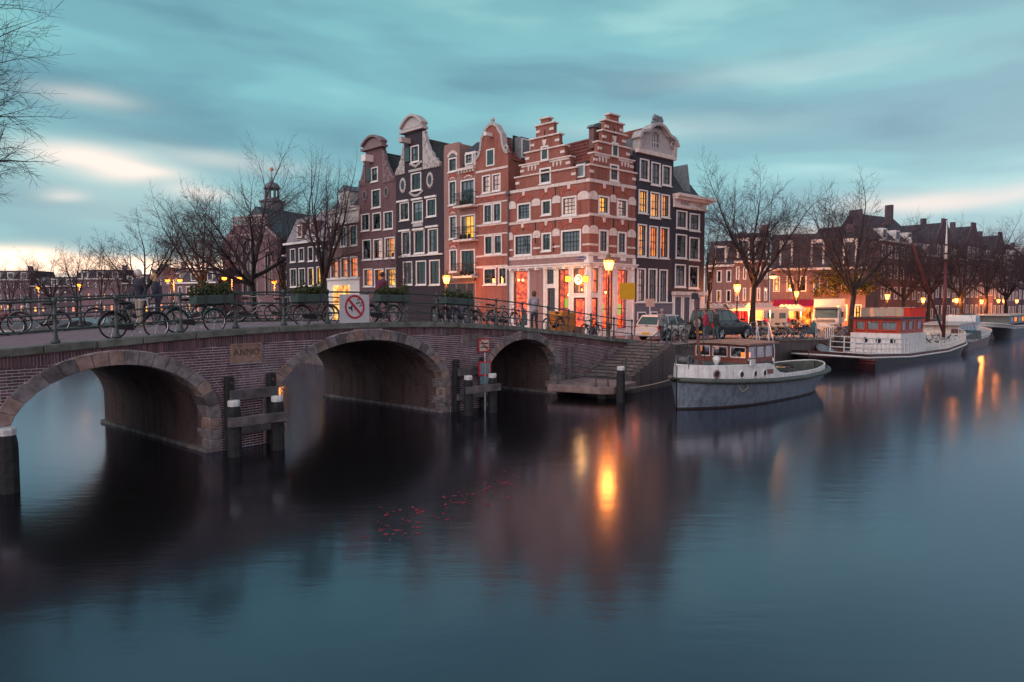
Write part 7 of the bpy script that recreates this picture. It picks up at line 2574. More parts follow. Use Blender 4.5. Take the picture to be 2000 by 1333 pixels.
for (x, z, s) in ((0.20, 0.28, 1.0), (0.52, 0.08, 0.75)):
    for dx in (0.0, 0.22 * s):
        nb.prism([(cx + (x + dx) * k_ + 0.09 * s * k_ * math.cos(a * PI / 4), cz + (z + (dx * 0.25)) * k_ + 0.07 * s * k_ * math.sin(a * PI / 4)) for a in range(8)], -0.0255, -0.0205)
        nb.box(cx + (x + dx + 0.06 * s) * k_, cx + (x + dx + 0.09 * s) * k_, -0.0252, -0.0208, cz + (z + dx * 0.25) * k_, cz + (z + dx * 0.25 + 0.36 * s) * k_)
    nb.prism([(cx + (x + 0.06 * s) * k_, cz + (z + 0.30 * s) * k_), (cx + (x + 0.31 * s) * k_, cz + (z + 0.36 * s) * k_), (cx + (x + 0.31 * s) * k_, cz + (z + 0.44 * s) * k_), (cx + (x + 0.06 * s) * k_, cz + (z + 0.38 * s) * k_)], -0.0254, -0.0206)
for (x, z) in ((-0.12, -0.18), (-0.10, -0.30), (-0.14, -0.04)):
    nb.box(cx + x * k_, cx + (x + 0.16) * k_, -0.0252, -0.0208, cz + z * k_, cz + (z + 0.03) * k_)
nb.build('music_notes', SIGNK, sg)
# small navigation signs
def nav(u0, v0, u1, v1, label, dy=-0.05):
    a, za = BR.P(u0, v1)
    c, zc_ = BR.P(u1, v0)
    w, h = c - a, zc_ - za
    o = MB().box(0, w, -0.02, 0, 0, h).build('navigation_sign', SIGNR)
    o.location = BR.W(a, dy, za)
    o.rotation_euler = (0, 0, BR.rz)
    MB().box(w * 0.1, w * 0.9, -0.0245, -0.0205, h * 0.1, h * 0.9).build('white_field', M('sign_cream', (0.62, 0.56, 0.45), 0.5), o)
    wv = MB()
    for zz in (0.30, 0.58):
        lo = [(w * (0.16 + 0.68 * i / 10), h * (zz + 0.06 * math.sin(PI * min(1, i / 6)))) for i in range(11)]
        wv.prism(lo + [(x, z + h * 0.09) for x, z in reversed(lo)], -0.0285, -0.025)
    wv.build('wave_marks', SIGNK, o)
    MB().prism([(w * 0.08, h * 0.88), (w * 0.14, h * 0.94), (w * 0.92, h * 0.12), (w * 0.86, h * 0.06)], -0.0325, -0.029).build('red_slash', SIGNR, o)
    return tag(o, label, 'sign')
nav(932, 661, 954, 689, 'small red-edged sign with black waves on the pier beside the date stone')
a, za = BR.P(931, 730)
c, zc_ = BR.P(951, 705)
o = empty('navigation_sign', BR.W((a + c) / 2 - 0.65, -0.75, 0.7), BR.rz - 0.25)
MB().tube([(0, 0, -1.2), (0, 0, za + 0.15)], 0.025, 6).build('pole', STEELW, o)
MB().box(-0.26, 0.26, -0.02, 0.02, za - 0.70, zc_ - 0.62).build('red_frame', SIGNR, o)
MB().box(-0.21, -0.02, -0.026, -0.0205, za - 0.65, zc_ - 0.67).build('teal_field', M('sign_teal', (0.13, 0.22, 0.25), 0.4), o)
MB().box(0.02, 0.21, -0.026, -0.0205, za - 0.65, zc_ - 0.67).build('teal_field', M('sign_teal', (0.13, 0.22, 0.25)), o)
MB().box(-0.22, 0.22, -0.02, 0.01, za - 1.02, za - 0.72).build('sub_plate', M('sign_teal', (0.13, 0.22, 0.25)), o)
tag(o, 'red-framed teal sign on a pole between the two right-hand piles', 'sign')
# planters hung on the railing
LEAF = M('planter_leaf', (0.06, 0.085, 0.025), 0.8, 0.5, 25.0)
def leaves(b, c, rx, ry, rz_, n, size, r, flat=0.4):
    for i in range(n):
        a, e_ = r.uniform(0, 2 * PI), math.asin(r.uniform(-0.5, 1))
        k = r.uniform(0.35, 1.0) ** 0.6
        p = Vector((c[0] + rx * k * math.cos(a) * math.cos(e_), c[1] + ry * k * math.sin(a) * math.cos(e_), c[2] + rz_ * k * math.sin(e_)))
        d = Vector((r.gauss(0, 1), r.gauss(0, 1), r.gauss(0.3, 1))).normalized()
        s_ = d.cross(Vector((r.gauss(0, 1), r.gauss(0, 1), r.gauss(0, 1)))).normalized() * size * flat
        L = d * size * r.uniform(0.7, 1.4)
        b.add([p - L * 0.5, p + s_, p + L * 0.5, p - s_], [(0, 1, 2, 3)])
BOXG = M('planter_green', (0.045, 0.075, 0.065), 0.5, 0.15)
for i, (u0, u1, vt, label) in enumerate(((376, 451, 580, 'green planter box with bushy plant on the railing, leftmost'), (575, 635, 577, 'green planter box with round shrub left of the no-music sign'),
        (736, 797, 577, 'green planter box with wispy plants right of the no-music sign'), (866, 922, 582, 'green planter box with low plants above the bicycle cluster'))):
    a, za = BR.P(u0, vt)
    c, zb = BR.P(u1, vt)
    w = c - a
    root = empty('planter_box', BR.W(a, -0.02, (za + zb) / 2), BR.rz)
    root.rotation_euler = (0, -math.atan2(kz(c) - kz(a), w), BR.rz)
    o = MB().box(0, w, -0.13, 0.24, -0.22, 0.02, 1.0).build('trough', BOXG, root)
    bevel(o, 0.02, 1)
    for x in (w * 0.25, w * 0.75):
        MB().tube([(x, 0.27, 0.12), (x, -0.15, 0.10), (x, -0.15, -0.25), (x, 0.1, -0.45)], 0.016, 4).build('hanger', IRON, root)
    MB().box(0.03, w - 0.03, -0.10, 0.21, -0.02, 0.025).build('soil', M('soil', (0.03, 0.022, 0.018), 0.95), root)
    r = random.Random(30 + i)
    b = MB()
    for q in range(5):
        leaves(b, (w * (0.12 + 0.19 * q), 0.05, 0.10), 0.22, 0.16, r.uniform(0.12, 0.34), 150, 0.07, r)
    b.build('foliage', LEAF, root, fix=False)
    tag(root, label, 'planter', 'planters on the bridge railing')
# orange bin, yellow sign, board sign
a = BR.W(16.9, 1.0, kz(16.9) - 0.085)
ob = empty('orange_bin', a, BR.rz + 0.1)
OR = M('orange_plastic', (0.62, 0.19, 0.015), 0.45, 0.1)
o = MB().prism([(-0.62, 0), (0.62, 0), (0.70, 0.85), (-0.70, 0.85)], -0.38, 0.38).build('body', OR, ob)
bevel(o, 0.06, 3)
MB().prism([(-0.74, 0.86), (0.74, 0.86), (0.68, 1.02), (-0.5, 1.10)], -0.42, 0.42).build('lid', OR, ob)
for x in (-0.5, 0.5):
    MB().lathe([(0.1, -0.05), (0.1, 0.05)], 10, (x, -0.36, 0.1), 'y').build('wheel', TYRE, ob)
tag(ob, 'large orange wheeled bin behind the bridge railing', 'bin')
p = at(1225, 570, 36.0)
zz = zs(p.x, p.y)
ys = empty('yellow_sign', (p.x, p.y, zz), 0.35)
MB().tube([(0, 0.03, 0), (0, 0.03, p.z - zz + 0.45)], 0.035, 6).build('pole', STEELW, ys)
MB().box(-0.46, 0.46, -0.03, 0, p.z - zz - 0.42, p.z - zz + 0.46).build('board', M('yellow_board', (0.72, 0.36, 0.01), 0.5, 0.05), ys)
tag(ys, 'square blank yellow sign on a pole in front of the cafe', 'sign')
p = at(1270, 592, 39.5)
zz = zs(p.x, p.y)
ys = empty('parking_sign', (p.x, p.y, zz), 0.3)
MB().tube([(0, 0.03, 0), (0, 0.03, p.z - zz + 0.2)], 0.03, 6).build('pole', STEELW, ys)
MB().box(-0.27, 0.27, -0.03, 0, p.z - zz - 0.22, p.z - zz + 0.24).build('board', M('pale_board', (0.45, 0.32, 0.26), 0.5, 0.05), ys)
tag(ys, 'small pale back of a sign on a pole before the dark house', 'sign')

# ================================================================== cars and truck
TINT = M('car_glass', (0.05, 0.085, 0.085), 0.05, 0.1, spec=0.8)
RUB = M('car_black_plastic', (0.02, 0.02, 0.022), 0.6)
TAIL = MEmit('tail_lamp', (0.7, 0.01, 0.02), 0.5)
def car(name, label, p, rz, paint, L, W, H, suv=False):
    """x forward; built from lofted cross-sections so the body curves in plan and section"""
    root = empty(name, p, rz)
    hb = H * (0.60 if not suv else 0.62)
    g = 0.20 if not suv else 0.26
    zsil = lambda x: interp([(0, g + 0.15), (0.05, g), (0.95, g), (1, g + 0.12)], x)
    ztop = lambda x: interp([(0, hb * 0.86), (0.02, hb * 0.98), (0.3, hb), (0.70, hb * 0.98), (0.85, hb * 0.90), (0.97, hb * 0.74), (1, hb * 0.6)], x)
    wid = lambda x: W / 2 * interp([(0, 0.86), (0.04, 0.95), (0.2, 1.0), (0.8, 0.99), (0.94, 0.92), (1, 0.78)], x)
    secs = []
    for t in frange(0, 1, 26):
        w, zb, zt = wid(t), zsil(t), ztop(t)
        x = t * L
        half = [(w * 0.90, zb), (w, lerp(zb, zt, 0.25)), (w, lerp(zb, zt, 0.62)), (w * 0.965, lerp(zb, zt, 0.9)), (w * 0.90, zt)]
        secs.append([(x, -y, z) for y, z in half] + [(x, y, z) for y, z in reversed(half)])
    body = loft(secs, True).build('body', paint, root, smooth=True)
    m_ = body.modifiers.new('edges', 'EDGE_SPLIT')
    m_.split_angle = rad(35)
    # greenhouse
    if suv:
        gx = [(0.02, 0), (0.05, 1.0), (0.50, 1.0), (0.69, 0)]
    else:
        gx = [(0.01, 0), (0.10, 0.98), (0.52, 1.0), (0.74, 0)]
    gh = MB()
    rows_ = []
    for t, k in ((gx[0][0], 0), (gx[1][0], gx[1][1]), (0.3, 1.03), (gx[2][0], 1.0), (gx[3][0], 0)):
        pass
    zr0, zr1 = hb * 0.955, H
    prof = [(gx[0][0] * L, zr0), (gx[1][0] * L, zr1 - 0.04), (0.22 * L, zr1), (0.38 * L, zr1), (gx[2][0] * L, zr1 - 0.04), (gx[3][0] * L, zr0)]
    def wy_(z):
        return lerp(W / 2 * 0.90, W / 2 * 0.72, (z - zr0) / (zr1 - zr0))
    for x, z in prof:
        gh.v += [(x, -wy_(z), z), (x, wy_(z), z)]
    for i in range(len(prof) - 1):
        gh.f.append((i * 2, i * 2 + 1, i * 2 + 3, i * 2 + 2))
        gh.mi.append(0)
    gh.f += [tuple(i * 2 for i in range(len(prof))), tuple(i * 2 + 1 for i in reversed(range(len(prof))))]
    gh.mi += [0, 0]
    cabin = gh.build('cabin', paint, root)
    bevel(cabin, 0.05, 3)
    def gpoly(pts, sgn, name='side_window'):
        o = MB()
        o.add([(x * L, sgn * (wy_(z) + 0.012), z) for x, z in pts], [tuple(range(len(pts)))])
        o.build(name, TINT, root, fix=False)
    za, zb_ = lerp(zr0, zr1, 0.12), lerp(zr0, zr1, 0.84)
    for sgn in (-1, 1):
        if suv:
            gpoly([(0.07, za), (0.24, za), (0.24, zb_), (0.085, zb_)], sgn)
        else:
            gpoly([(0.09, za + 0.05), (0.24, za), (0.24, zb_), (0.14, zb_)], sgn)
        gpoly([(0.26, za), (0.44, za), (0.42, zb_), (0.26, zb_)], sgn)
        gpoly([(0.46, za), (0.655 if suv else 0.69, za), (0.53, zb_), (0.44, zb_)], sgn)
    # rear and front screens
    def screen(x0, z0_, x1, z1_, name, off):
        k = 0.10
        o = MB()
        o.add([(x0 + off, -wy_(z0_) + k, z0_), (x0 + off, wy_(z0_) - k, z0_), (x1 + off, wy_(z1_) - k, z1_), (x1 + off, -wy_(z1_) + k, z1_)], [(0, 1, 2, 3)])
        o.build(name, TINT, root, fix=False)
    p0, p1 = prof[0], prof[1]
    screen(lerp(p0[0], p1[0], 0.12), lerp(p0[1], p1[1], 0.12), lerp(p0[0], p1[0], 0.84), lerp(p0[1], p1[1], 0.84), 'rear_window', -0.02)
    p0, p1 = prof[5], prof[4]
    screen(lerp(p0[0], p1[0], 0.1), lerp(p0[1], p1[1], 0.1), lerp(p0[0], p1[0], 0.9), lerp(p0[1], p1[1], 0.9), 'windscreen', 0.02)
    wr_ = 0.31 if not suv else 0.36
    for xx in (0.19, 0.80):
        for sgn in (-1, 1):
            arch = MB().prism([(xx * L + (wr_ + 0.07) * math.cos(a), wr_ + (wr_ + 0.07) * math.sin(a)) for a in frange(-0.3, PI + 0.3, 12)], sgn * (W / 2 - 0.10), sgn * (W / 2 + 0.004)).build('wheel_arch', RUB, root)
            w = MB().lathe([(wr_ * 0.75, -0.10), (wr_ * 0.97, -0.10), (wr_, -0.06), (wr_, 0.06), (wr_ * 0.97, 0.10), (wr_ * 0.75, 0.10)], 20, (0, 0, 0), 'y').build('wheel', TYRE, root, smooth=True)
            w.location = (xx * L, sgn * (W / 2 - 0.085), wr_)
            hubs = MB().lathe([(wr_ * 0.70, 0.0), (wr_ * 0.66, 0.02), (0.05, 0.035)], 16, (0, 0, 0), 'y')
            for k in range(6):
                a = k * PI / 3
                hubs.tube([(0.04 * math.cos(a), 0.05, 0.04 * math.sin(a)), (wr_ * 0.66 * math.cos(a), 0.04, wr_ * 0.66 * math.sin(a))], 0.03, 4)
            hc = hubs.build('rim', CHROME, w)
            hc.location = (0, sgn * 0.075 - (0.05 if sgn > 0 else -0.05) * 0, 0)
            hc.scale = (1, sgn, 1)
    for sgn in (-1, 1):
        MB().box(-0.012, 0.10, -0.09, 0.09, -0.12, 0.14).build('tail_lamp', TAIL, root, xf=T(0.035, sgn * (W / 2 * 0.80), hb * 0.74))
        MB().box(-0.1, 0.02, -0.16, 0.16, -0.07, 0.07).build('headlight', CHROME, root, xf=T(L * 0.975, sgn * W / 2 * 0.68, hb * 0.64))
        MB().box(-0.1, 0.1, -0.1, 0.1, -0.06, 0.07).build('door_mirror', RUB, root, xf=T(L * 0.66, sgn * (W / 2 + 0.06), hb + 0.06))
    b = MB()
    b.box(-0.06, 0.22, -W * 0.43, W * 0.43, g + 0.05, g + 0.27)
    o = b.build('rear_bumper', RUB if suv else paint, root)
    bevel(o, 0.04, 2)
    MB().box(-0.075, -0.062, -0.26, 0.26, -0.06, 0.06).build('number_plate', M('yellow_plate', (0.62, 0.34, 0.02), 0.5, 0.05), root, xf=T(0.0, 0, g + 0.20 if not suv else g + 0.18))
    b = MB()
    for sgn in (-1, 1):
        for x in (0.25, 0.45, 0.66):
            b.box(x * L - 0.006, x * L + 0.006, sgn * W / 2 - 0.004, sgn * W / 2 + 0.003, g + 0.12, hb * 0.85)
        b.box(0.28 * L, 0.28 * L + 0.16, sgn * W / 2 - 0.01, sgn * W / 2 + 0.02, hb * 0.80, hb * 0.84)
        b.box(0.48 * L, 0.48 * L + 0.16, sgn * W / 2 - 0.01, sgn * W / 2 + 0.02, hb * 0.80, hb * 0.84)
    b.build('door_gaps_and_handles', RUB, root)
    return root
crz = math.atan2(RD.y, RD.x)
pc_ = gpt(1262, 667)
cw = car('parked_car', '', pc_ + Vector((0.1, 0.5, 0)), crz + 0.02, M('car_white_paint', (0.55, 0.53, 0.51), 0.25, 0.05), 4.0, 1.72, 1.43)
MB().lathe([(0.06, -0.01), (0.06, 0.01)], 12, (-0.01, 0, 0.83), 'x').build('badge', CHROME, cw)
tag(cw, 'white hatchback seen from behind with its dark tailgate window, parked by the stairs', 'car')
cs = car('parked_car', '', gpt(1372, 666) + Vector((0.1, 0.9, 0)), crz - 0.02, M('car_dark_green_paint', (0.045, 0.055, 0.058), 0.25, 0.08), 4.1, 1.78, 1.70, True)
sw = MB().lathe([(0.2, -0.10), (0.34, -0.08), (0.36, 0.0), (0.34, 0.06), (0.2, 0.07)], 20, (-0.16, 0.0, 0.95), 'x').build('spare_wheel', TYRE, cs, smooth=True)
MB().lathe([(0.25, -0.118), (0.06, -0.12)], 16, (-0.16, 0.0, 0.95), 'x').build('rim', CHROME, sw)
for s in (-1, 1):
    MB().tube([(0.3, s * 0.62, 1.74), (2.2, s * 0.62, 1.74)], 0.02, 5).build('roof_rail', RUB, cs)
tag(cs, 'dark green off-roader with spare wheel on its tail, parked behind two people', 'car')
for i, (u, v, d_) in enumerate(((1838, 612, 74), (1880, 610, 82))):
    p = at(u, v, d_)
    o = car('parked_car', '', (p.x, p.y, zs(p.x, p.y)), crz, M('car_paint_%d' % i, ((0.05, 0.06, 0.07), (0.03, 0.035, 0.04))[i], 0.25), 4.2, 1.75, 1.5)
    tag(o, ('grey car parked behind the barge mast', 'black car parked on the quay behind the cabin cruiser')[i], 'car')
def truck(p, rz):
    root = empty('box_truck', p, rz)     # -y is the front
    WT_ = M('truck_white', (0.60, 0.60, 0.61), 0.35, 0.06)
    o = MB().prism([(-0.95, 0.45), (1.0, 0.45), (1.0, 2.35), (-0.45, 2.35), (-0.85, 1.35), (-0.95, 1.2)], -1.08, 1.08, 'x').build('cab', WT_, root)
    bevel(o, 0.07, 3)
    MB().add([(-0.94, -0.83, 1.38), (0.94, -0.83, 1.38), (0.90, -0.50, 2.18), (-0.90, -0.50, 2.18)], [(0, 1, 2, 3)]).xf(Matrix.Translation((0, -0.055, 0.02))).build('windscreen', TINT, root, fix=False)
    MB().box(-1.02, 1.02, -0.72, -0.36, 2.22, 2.34).build('sun_visor', M('visor_grey', (0.12, 0.14, 0.2), 0.4), root)
    for s in (-1, 1):
        MB().add([(s * 1.09, -0.62, 1.40), (s * 1.09, 0.25, 1.40), (s * 1.09, 0.25, 2.1), (s * 1.09, -0.35, 2.1)], [(0, 1, 2, 3)]).build('side_window', TINT, root, fix=False)
        MB().box(s * 1.32 - 0.09, s * 1.32 + 0.09, -0.75, -0.65, 1.45, 1.95).tube([(s * 1.06, -0.5, 2.0), (s * 1.3, -0.7, 1.9)], 0.02, 4).build('mirror', RUB, root)
        MB().box(s * 0.78 - 0.2, s * 0.78 + 0.2, -1.0, -0.93, 0.72, 0.95).build('headlight', CHROME, root)
        MB().ball((s * 0.95, -0.62, 2.42), (0.09, 0.07, 0.06), 7, 5).build('marker_lamp', MEmit('amber_marker', (1.0, 0.35, 0.03), 8.0), root)
        for y in (0.0, 3.6):
            w = MB().lathe([(0.3, -0.13), (0.45, -0.13), (0.45, 0.13), (0.3, 0.13)], 18, (s * 0.92, y, 0.45), 'x').build('wheel', TYRE, root)
            MB().lathe([(0.28, -0.1), (0.28, 0.1)], 14, (s * 0.92, y, 0.45), 'x').build('rim', CHROME, w)
    MB().box(-0.75, 0.75, -0.985, -0.94, 1.0, 1.25).build('grille', M('grille_grey', (0.2, 0.2, 0.21), 0.5), root)
    o = MB().box(-1.02, 1.02, -1.06, -0.85, 0.38, 0.66).build('bumper', WT_, root)
    MB().box(-0.26, 0.26, -1.075, -1.062, 0.45, 0.56).build('number_plate', M('yellow_plate', (0.62, 0.34, 0.02)), root)
    MB().box(-1.18, 1.18, 1.15, 6.2, 0.85, 3.05).build('cargo_box', WT_, root)
    MB().box(-1.2, 1.2, 1.13, 6.22, 3.052, 3.12).build('box_trim', CHROME, root)
    MB().box(-0.6, 0.6, 0.9, 6.0, 0.55, 0.84).build('chassis', RUB, root)
    return tag(root, 'white box truck with amber marker lamps parked among the market stalls', 'truck')
pt_ = at(1614, 636, 62)
truck((pt_.x, pt_.y, zs(pt_.x, pt_.y)), -0.50)

# ================================================================== market and street clutter
PINK = M('pink_cloth', (0.55, 0.05, 0.13), 0.9, 0.25, 3.0)
CANV = M('white_canvas', (0.62, 0.56, 0.54), 0.85, 0.08)
STALLGLOW = MEmit('stall_light', (1.0, 0.50, 0.13), 3.0, (1.0, 0.36, 0.05), 1.2, 0.5)
def stall(u0, u1, d, zt, label, curtain=True, glow=False, back=1.6):
    p0, p1 = at(u0, 620, d), at(u1, 620, d)
    z = zs(p0.x, p0.y)
    L = (p1 - p0).length
    root = empty('market_stall', (p0.x, p0.y, z), math.atan2(p1.y - p0.y, p1.x - p0.x))
    for x in (0.05, L / 2, L - 0.05):
        for y in (0.0, back):
            MB().tube([(x, y, 0), (x, y, zt)], 0.035, 5).build('pole', STEELW, root)
    b = MB()
    n = 14
    for i in range(n + 1):
        x = -0.2 + (L + 0.4) * i / n
        sag = 0.05 * math.sin(i * 2.2)
        b.v += [(x, -0.35, zt - 0.22 + sag * 0.4), (x, -0.33, zt - 0.02), (x, back * 0.5, zt + 0.38 + sag), (x, back + 0.3, zt)]
    for i in range(n):
        for j in range(3):
            q = i * 4 + j
            b.f.append((q, q + 4, q + 5, q + 1))
            b.mi.append(0)
    b.build('canopy', CANV, root)
    if curtain:
        c = curtain_mesh(L, zt - 0.25, RN.random())
        c.v = [(x, y * 2.5, zz) for x, y, zz in c.v]
        o = c.build('cloth_side', PINK, root, fix=False)
        o.location = (0, 0.0, 0.15)
    MB().box(0.1, L - 0.1, 0.35, back - 0.1, 0.7, 0.82).build('table', TIMG, root)
    if glow:
        MB().box(0.15, L - 0.15, back - 0.12, back - 0.06, 0.85, zt - 0.2).build('lit_back', STALLGLOW, root)
        plamp((L / 2, 0.6, zt - 0.4), (1.0, 0.38, 0.08), 800, 0.3, root)
        r = random.Random(int(u0))
        for i in range(7):
            MB().box(-0.18, 0.18, -0.15, 0.15, 0, r.uniform(0.15, 0.5)).build('goods_crate', RN.choice((TIMG, WHP, PINK)), root, xf=T(lerp(0.3, L - 0.3, i / 6), 0.6, 0.83))
    return tag(root, label, 'market stall', 'market stalls on the quay street')
stall(1378, 1424, 58, 2.15, 'market stall with pink cloth behind the dark off-roader', True)
stall(1426, 1464, 57, 2.15, 'market stall with pink cloth and white canopy right of the bright lantern', True)
stall(1474, 1506, 55, 2.2, 'brightly lit open market stall beside the tree trunk', False, True)
stall(1536, 1566, 63, 2.2, 'small lit stall with hanging goods left of the truck', False, True)
# white van right of the lit stall
p = at(1516, 640, 60)
v_ = empty('white_van', (p.x, p.y, zs(p.x, p.y)), 0.15)
VW = M('van_white', (0.50, 0.47, 0.45), 0.4, 0.06)
o = MB().prism([(-1.25, 0.35), (1.25, 0.35), (1.28, 1.3), (1.15, 2.25), (-1.15, 2.25), (-1.28, 1.3)], 0, 4.6).build('body', VW, v_)
bevel(o, 0.10, 3)
MB().box(-1.0, -0.04, -0.03, 0.01, 0.55, 2.0).build('rear_door', VW, v_)
MB().box(0.04, 1.0, -0.03, 0.01, 0.55, 2.0).build('rear_door', VW, v_)
for s in (-1, 1):
    MB().box(s * 0.55 - 0.3, s * 0.55 + 0.3, -0.042, -0.032, 1.35, 1.85).build('rear_window', TINT, v_)
    MB().box(s * 1.12 - 0.07, s * 1.12 + 0.07, -0.04, 0.02, 0.9, 1.4).build('tail_lamp', TAIL, v_)
    for y in (0.9, 3.7):
        MB().lathe([(0.34, -0.1), (0.34, 0.1)], 16, (s * 1.1, y, 0.34), 'x').build('wheel', TYRE, v_)
MB().box(-1.2, 1.2, 0.4, 4.2, 2.26, 2.4).build('roof_box', M('van_roof_grey', (0.3, 0.33, 0.36), 0.5), v_)
tag(v_, 'white van seen from behind between the lit stalls', 'van')
# containers behind the barge
def container(u0, u1, d, v1, m, label, m2=None):
    p0, p1 = at(u0, v1, d), at(u1, v1, d)
    z = zs(p0.x, p0.y)
    L = (p1 - p0).length
    root = empty('site_container', (p0.x, p0.y, z), math.atan2(p1.y - p0.y, p1.x - p0.x))
    h = p0.z - z
    MB().box(0, L, 0, 2.2, 0.05, h).build('body', m, root)
    b = MB()
    n = int(L / 0.28)
    for i in range(n):
        b.box(L * (i + 0.2) / n, L * (i + 0.7) / n, -0.035, 0.01, 0.2, h - 0.15)
    b.build('ribs', m, root)
    MB().box(-0.04, L + 0.04, -0.05, 2.24, h, h + 0.07).build('roof_edge', m2 or m, root)
    return tag(root, label, 'container')
container(1706, 1761, 62, 603, M('container_cream', (0.58, 0.50, 0.42), 0.5, 0.1), 'cream site container behind the barge deckhouse')
container(1762, 1777, 61, 602, M('container_teal_white', (0.40, 0.46, 0.47), 0.5, 0.1), 'narrow pale cabin between cream and red containers')
container(1778, 1808, 60, 603, M('container_red', (0.50, 0.04, 0.03), 0.5, 0.1), 'bright red container right of the deckhouse')
# ================================================================== background buildings
B_FAR = MBrick('far_brick', (0.22, 0.135, 0.155), (0.175, 0.11, 0.135), (0.24, 0.18, 0.195), 0.22, 0.07, 0.01, 0.9, 0.2, 0.4)
B_FAR2 = MBrick('far_brick_dark', (0.125, 0.09, 0.115), (0.10, 0.073, 0.097), (0.10, 0.08, 0.092), 0.22, 0.07, 0.01, 0.9, 0.2, 0.4)
B_FAR3 = MBrick('far_brick_rose', (0.27, 0.15, 0.145), (0.21, 0.12, 0.125), (0.28, 0.20, 0.20), 0.22, 0.07, 0.01, 0.9, 0.2, 0.3)
ROOFF = M('far_roof', (0.065, 0.055, 0.068), 0.75, 0.3, 2.0)
def far_house(name, label, fr, h, floors, bays, m, lit=0.15, roof='mansard', zw=(0.9, 0.62), rh=2.6, depth=9.0, seed=0, ww=0.5, sub=(1, 2), group=None, fm=None):
    fm = fm or WHITE
    r = random.Random(seed)
    wins = []
    fh = h / floors
    for i in range(floors):
        for j in range(bays):
            x0 = fr.w * (j + 0.5 - ww / 2) / bays
            x1 = fr.w * (j + 0.5 + ww / 2) / bays
            z0 = fh * i + fh * (1 - zw[1]) * 0.55
            kind = r.choice(('lit', 'lito', 'lity')) if r.random() < (lit * (4.0 if i == 0 else 1)) else r.choice(('dark', 'dark', 'half'))
            wins.append(((x0, x1, z0, z0 + fh * zw[1]), sub[0], sub[1], kind, {'local': True, 'sill': False, 'fw': 0.12, 'bar': 0.06, 'frame': fm}))
    top = [(0, h), (fr.w, h)]
    if roof == 'gable':
        top = [(0, h), (fr.w / 2 - 0.9, h + rh), (fr.w / 2 - 0.9, h + rh + 0.5), (fr.w / 2 + 0.9, h + rh + 0.5), (fr.w / 2 + 0.9, h + rh), (fr.w, h)]
    root = house(name, label, fr, top, wins, m, depth, h)
    if group:
        root['group'] = group
    if roof == 'gable':
        gable_roof(root, fr, depth, h, h + rh, ROOFF, False)
    else:
        MB().box(-0.05, fr.w + 0.05, -0.3, 0.2, h - 0.02, h + 0.22).build('cornice', WHITE, root)
        b = MB()
        b.add([(0, 0.1, h + 0.2), (fr.w, 0.1, h + 0.2), (fr.w, 2.0, h + rh), (0, 2.0, h + rh), (fr.w, depth - 1, h + rh), (0, depth - 1, h + rh), (0, depth, h), (fr.w, depth, h)], [(0, 1, 2, 3), (3, 2, 4, 5), (5, 4, 7, 6), (0, 3, 5, 6), (1, 7, 4, 2)])
        b.build('roof', ROOFF, root)
        for j in range(max(1, bays // 2)):
            x = fr.w * (j + 0.5) / max(1, bays // 2)
            MB().box(x - 0.7, x + 0.7, 0.3, 2.2, h + 0.4, h + rh * 0.8).build('dormer', WHITE, root)
            MB().box(x - 0.5, x + 0.5, 0.27, 0.29, h + 0.55, h + rh * 0.7).build('dormer_window', M('oval_glass', (0.05, 0.06, 0.075)), root)
    MB().box(fr.w * 0.8, fr.w * 0.8 + 0.9, depth * 0.4, depth * 0.4 + 0.6, h + rh * 0.5, h + rh + 1.1).build('chimney', m, root)
    return root
def pfr(u0, d0, u1, d1, zg=1.4):
    a, b = at(u0, 600, d0), at(u1, 600, d1)
    return Frame(a, b, zg)
# facing row across the market street
far_house('brick_house', 'pinkish brick house behind the market stalls, left end of the back row', pfr(1376, 82, 1432, 80), 7.0, 3, 3, B_FAR3, 0.25, seed=1, rh=3.2)
far_house('brick_house', 'red brick house with tall white windows behind the bright lantern', pfr(1433, 80, 1502, 79), 7.4, 3, 5, B_FAR3, 0.15, seed=2, rh=3.6)
fB = pfr(1503, 78, 1690, 74)
hB = far_house('corner_shop_house', 'wide low corner house with red awning, dark mansard roof and ivy', fB, 6.4, 2, 7, B_FAR, 0.5, seed=3, rh=4.2, depth=10, zw=(0.9, 0.55))
MB().prism([(-1.6, 2.35), (-1.55, 2.2), (0.0, 2.9), (0.0, 3.1)], 0.4, fB.w * 0.72, 'x').build('awning', M('red_awning', (0.45, 0.015, 0.06), 0.8, 0.1), hB)
MB().box(0.4, fB.w * 0.75, -0.06, -0.03, 0.3, 2.3).build('shop_window', MEmit('shop_front_glow', (1.0, 0.30, 0.04), 2.2, (0.6, 0.06, 0.006), 1.6, 0.85), hB)
for x in frange(0.4, fB.w * 0.75, 7):
    MB().box(x - 0.06, x + 0.06, -0.10, -0.062, 0.0, 2.35).build('shop_mullion', DARKROOM, hB)
for x in (2.5, 6.0):
    plamp((x, -1.9, 1.9), (1.0, 0.30, 0.05), 1300, 0.4, hB)
b = MB()
r = random.Random(77)
for i in range(9):
    leaves(b, (fB.w * r.uniform(0.55, 1.0), -0.35, r.uniform(3.0, 6.2)), 1.5, 0.5, 1.0, 170, 0.30, r)
iv = b.build('climbing_ivy', M('ivy_leaf', (0.10, 0.085, 0.02), 0.8, 0.6, 1.5), None, fix=False)
iv.location = fB.W(0)
iv.rotation_euler = (0, 0, fB.rz)
tag(iv, 'yellow-green ivy covering the right half of the corner shop house', 'ivy')
far_house('brick_house', 'tall plain gabled house rising behind the corner shop roof', pfr(1622, 100, 1712, 94), 12.0, 4, 4, B_FAR2, 0.03, 'gable', seed=4, rh=3.4)
pC0 = at(1716, 600, 88)
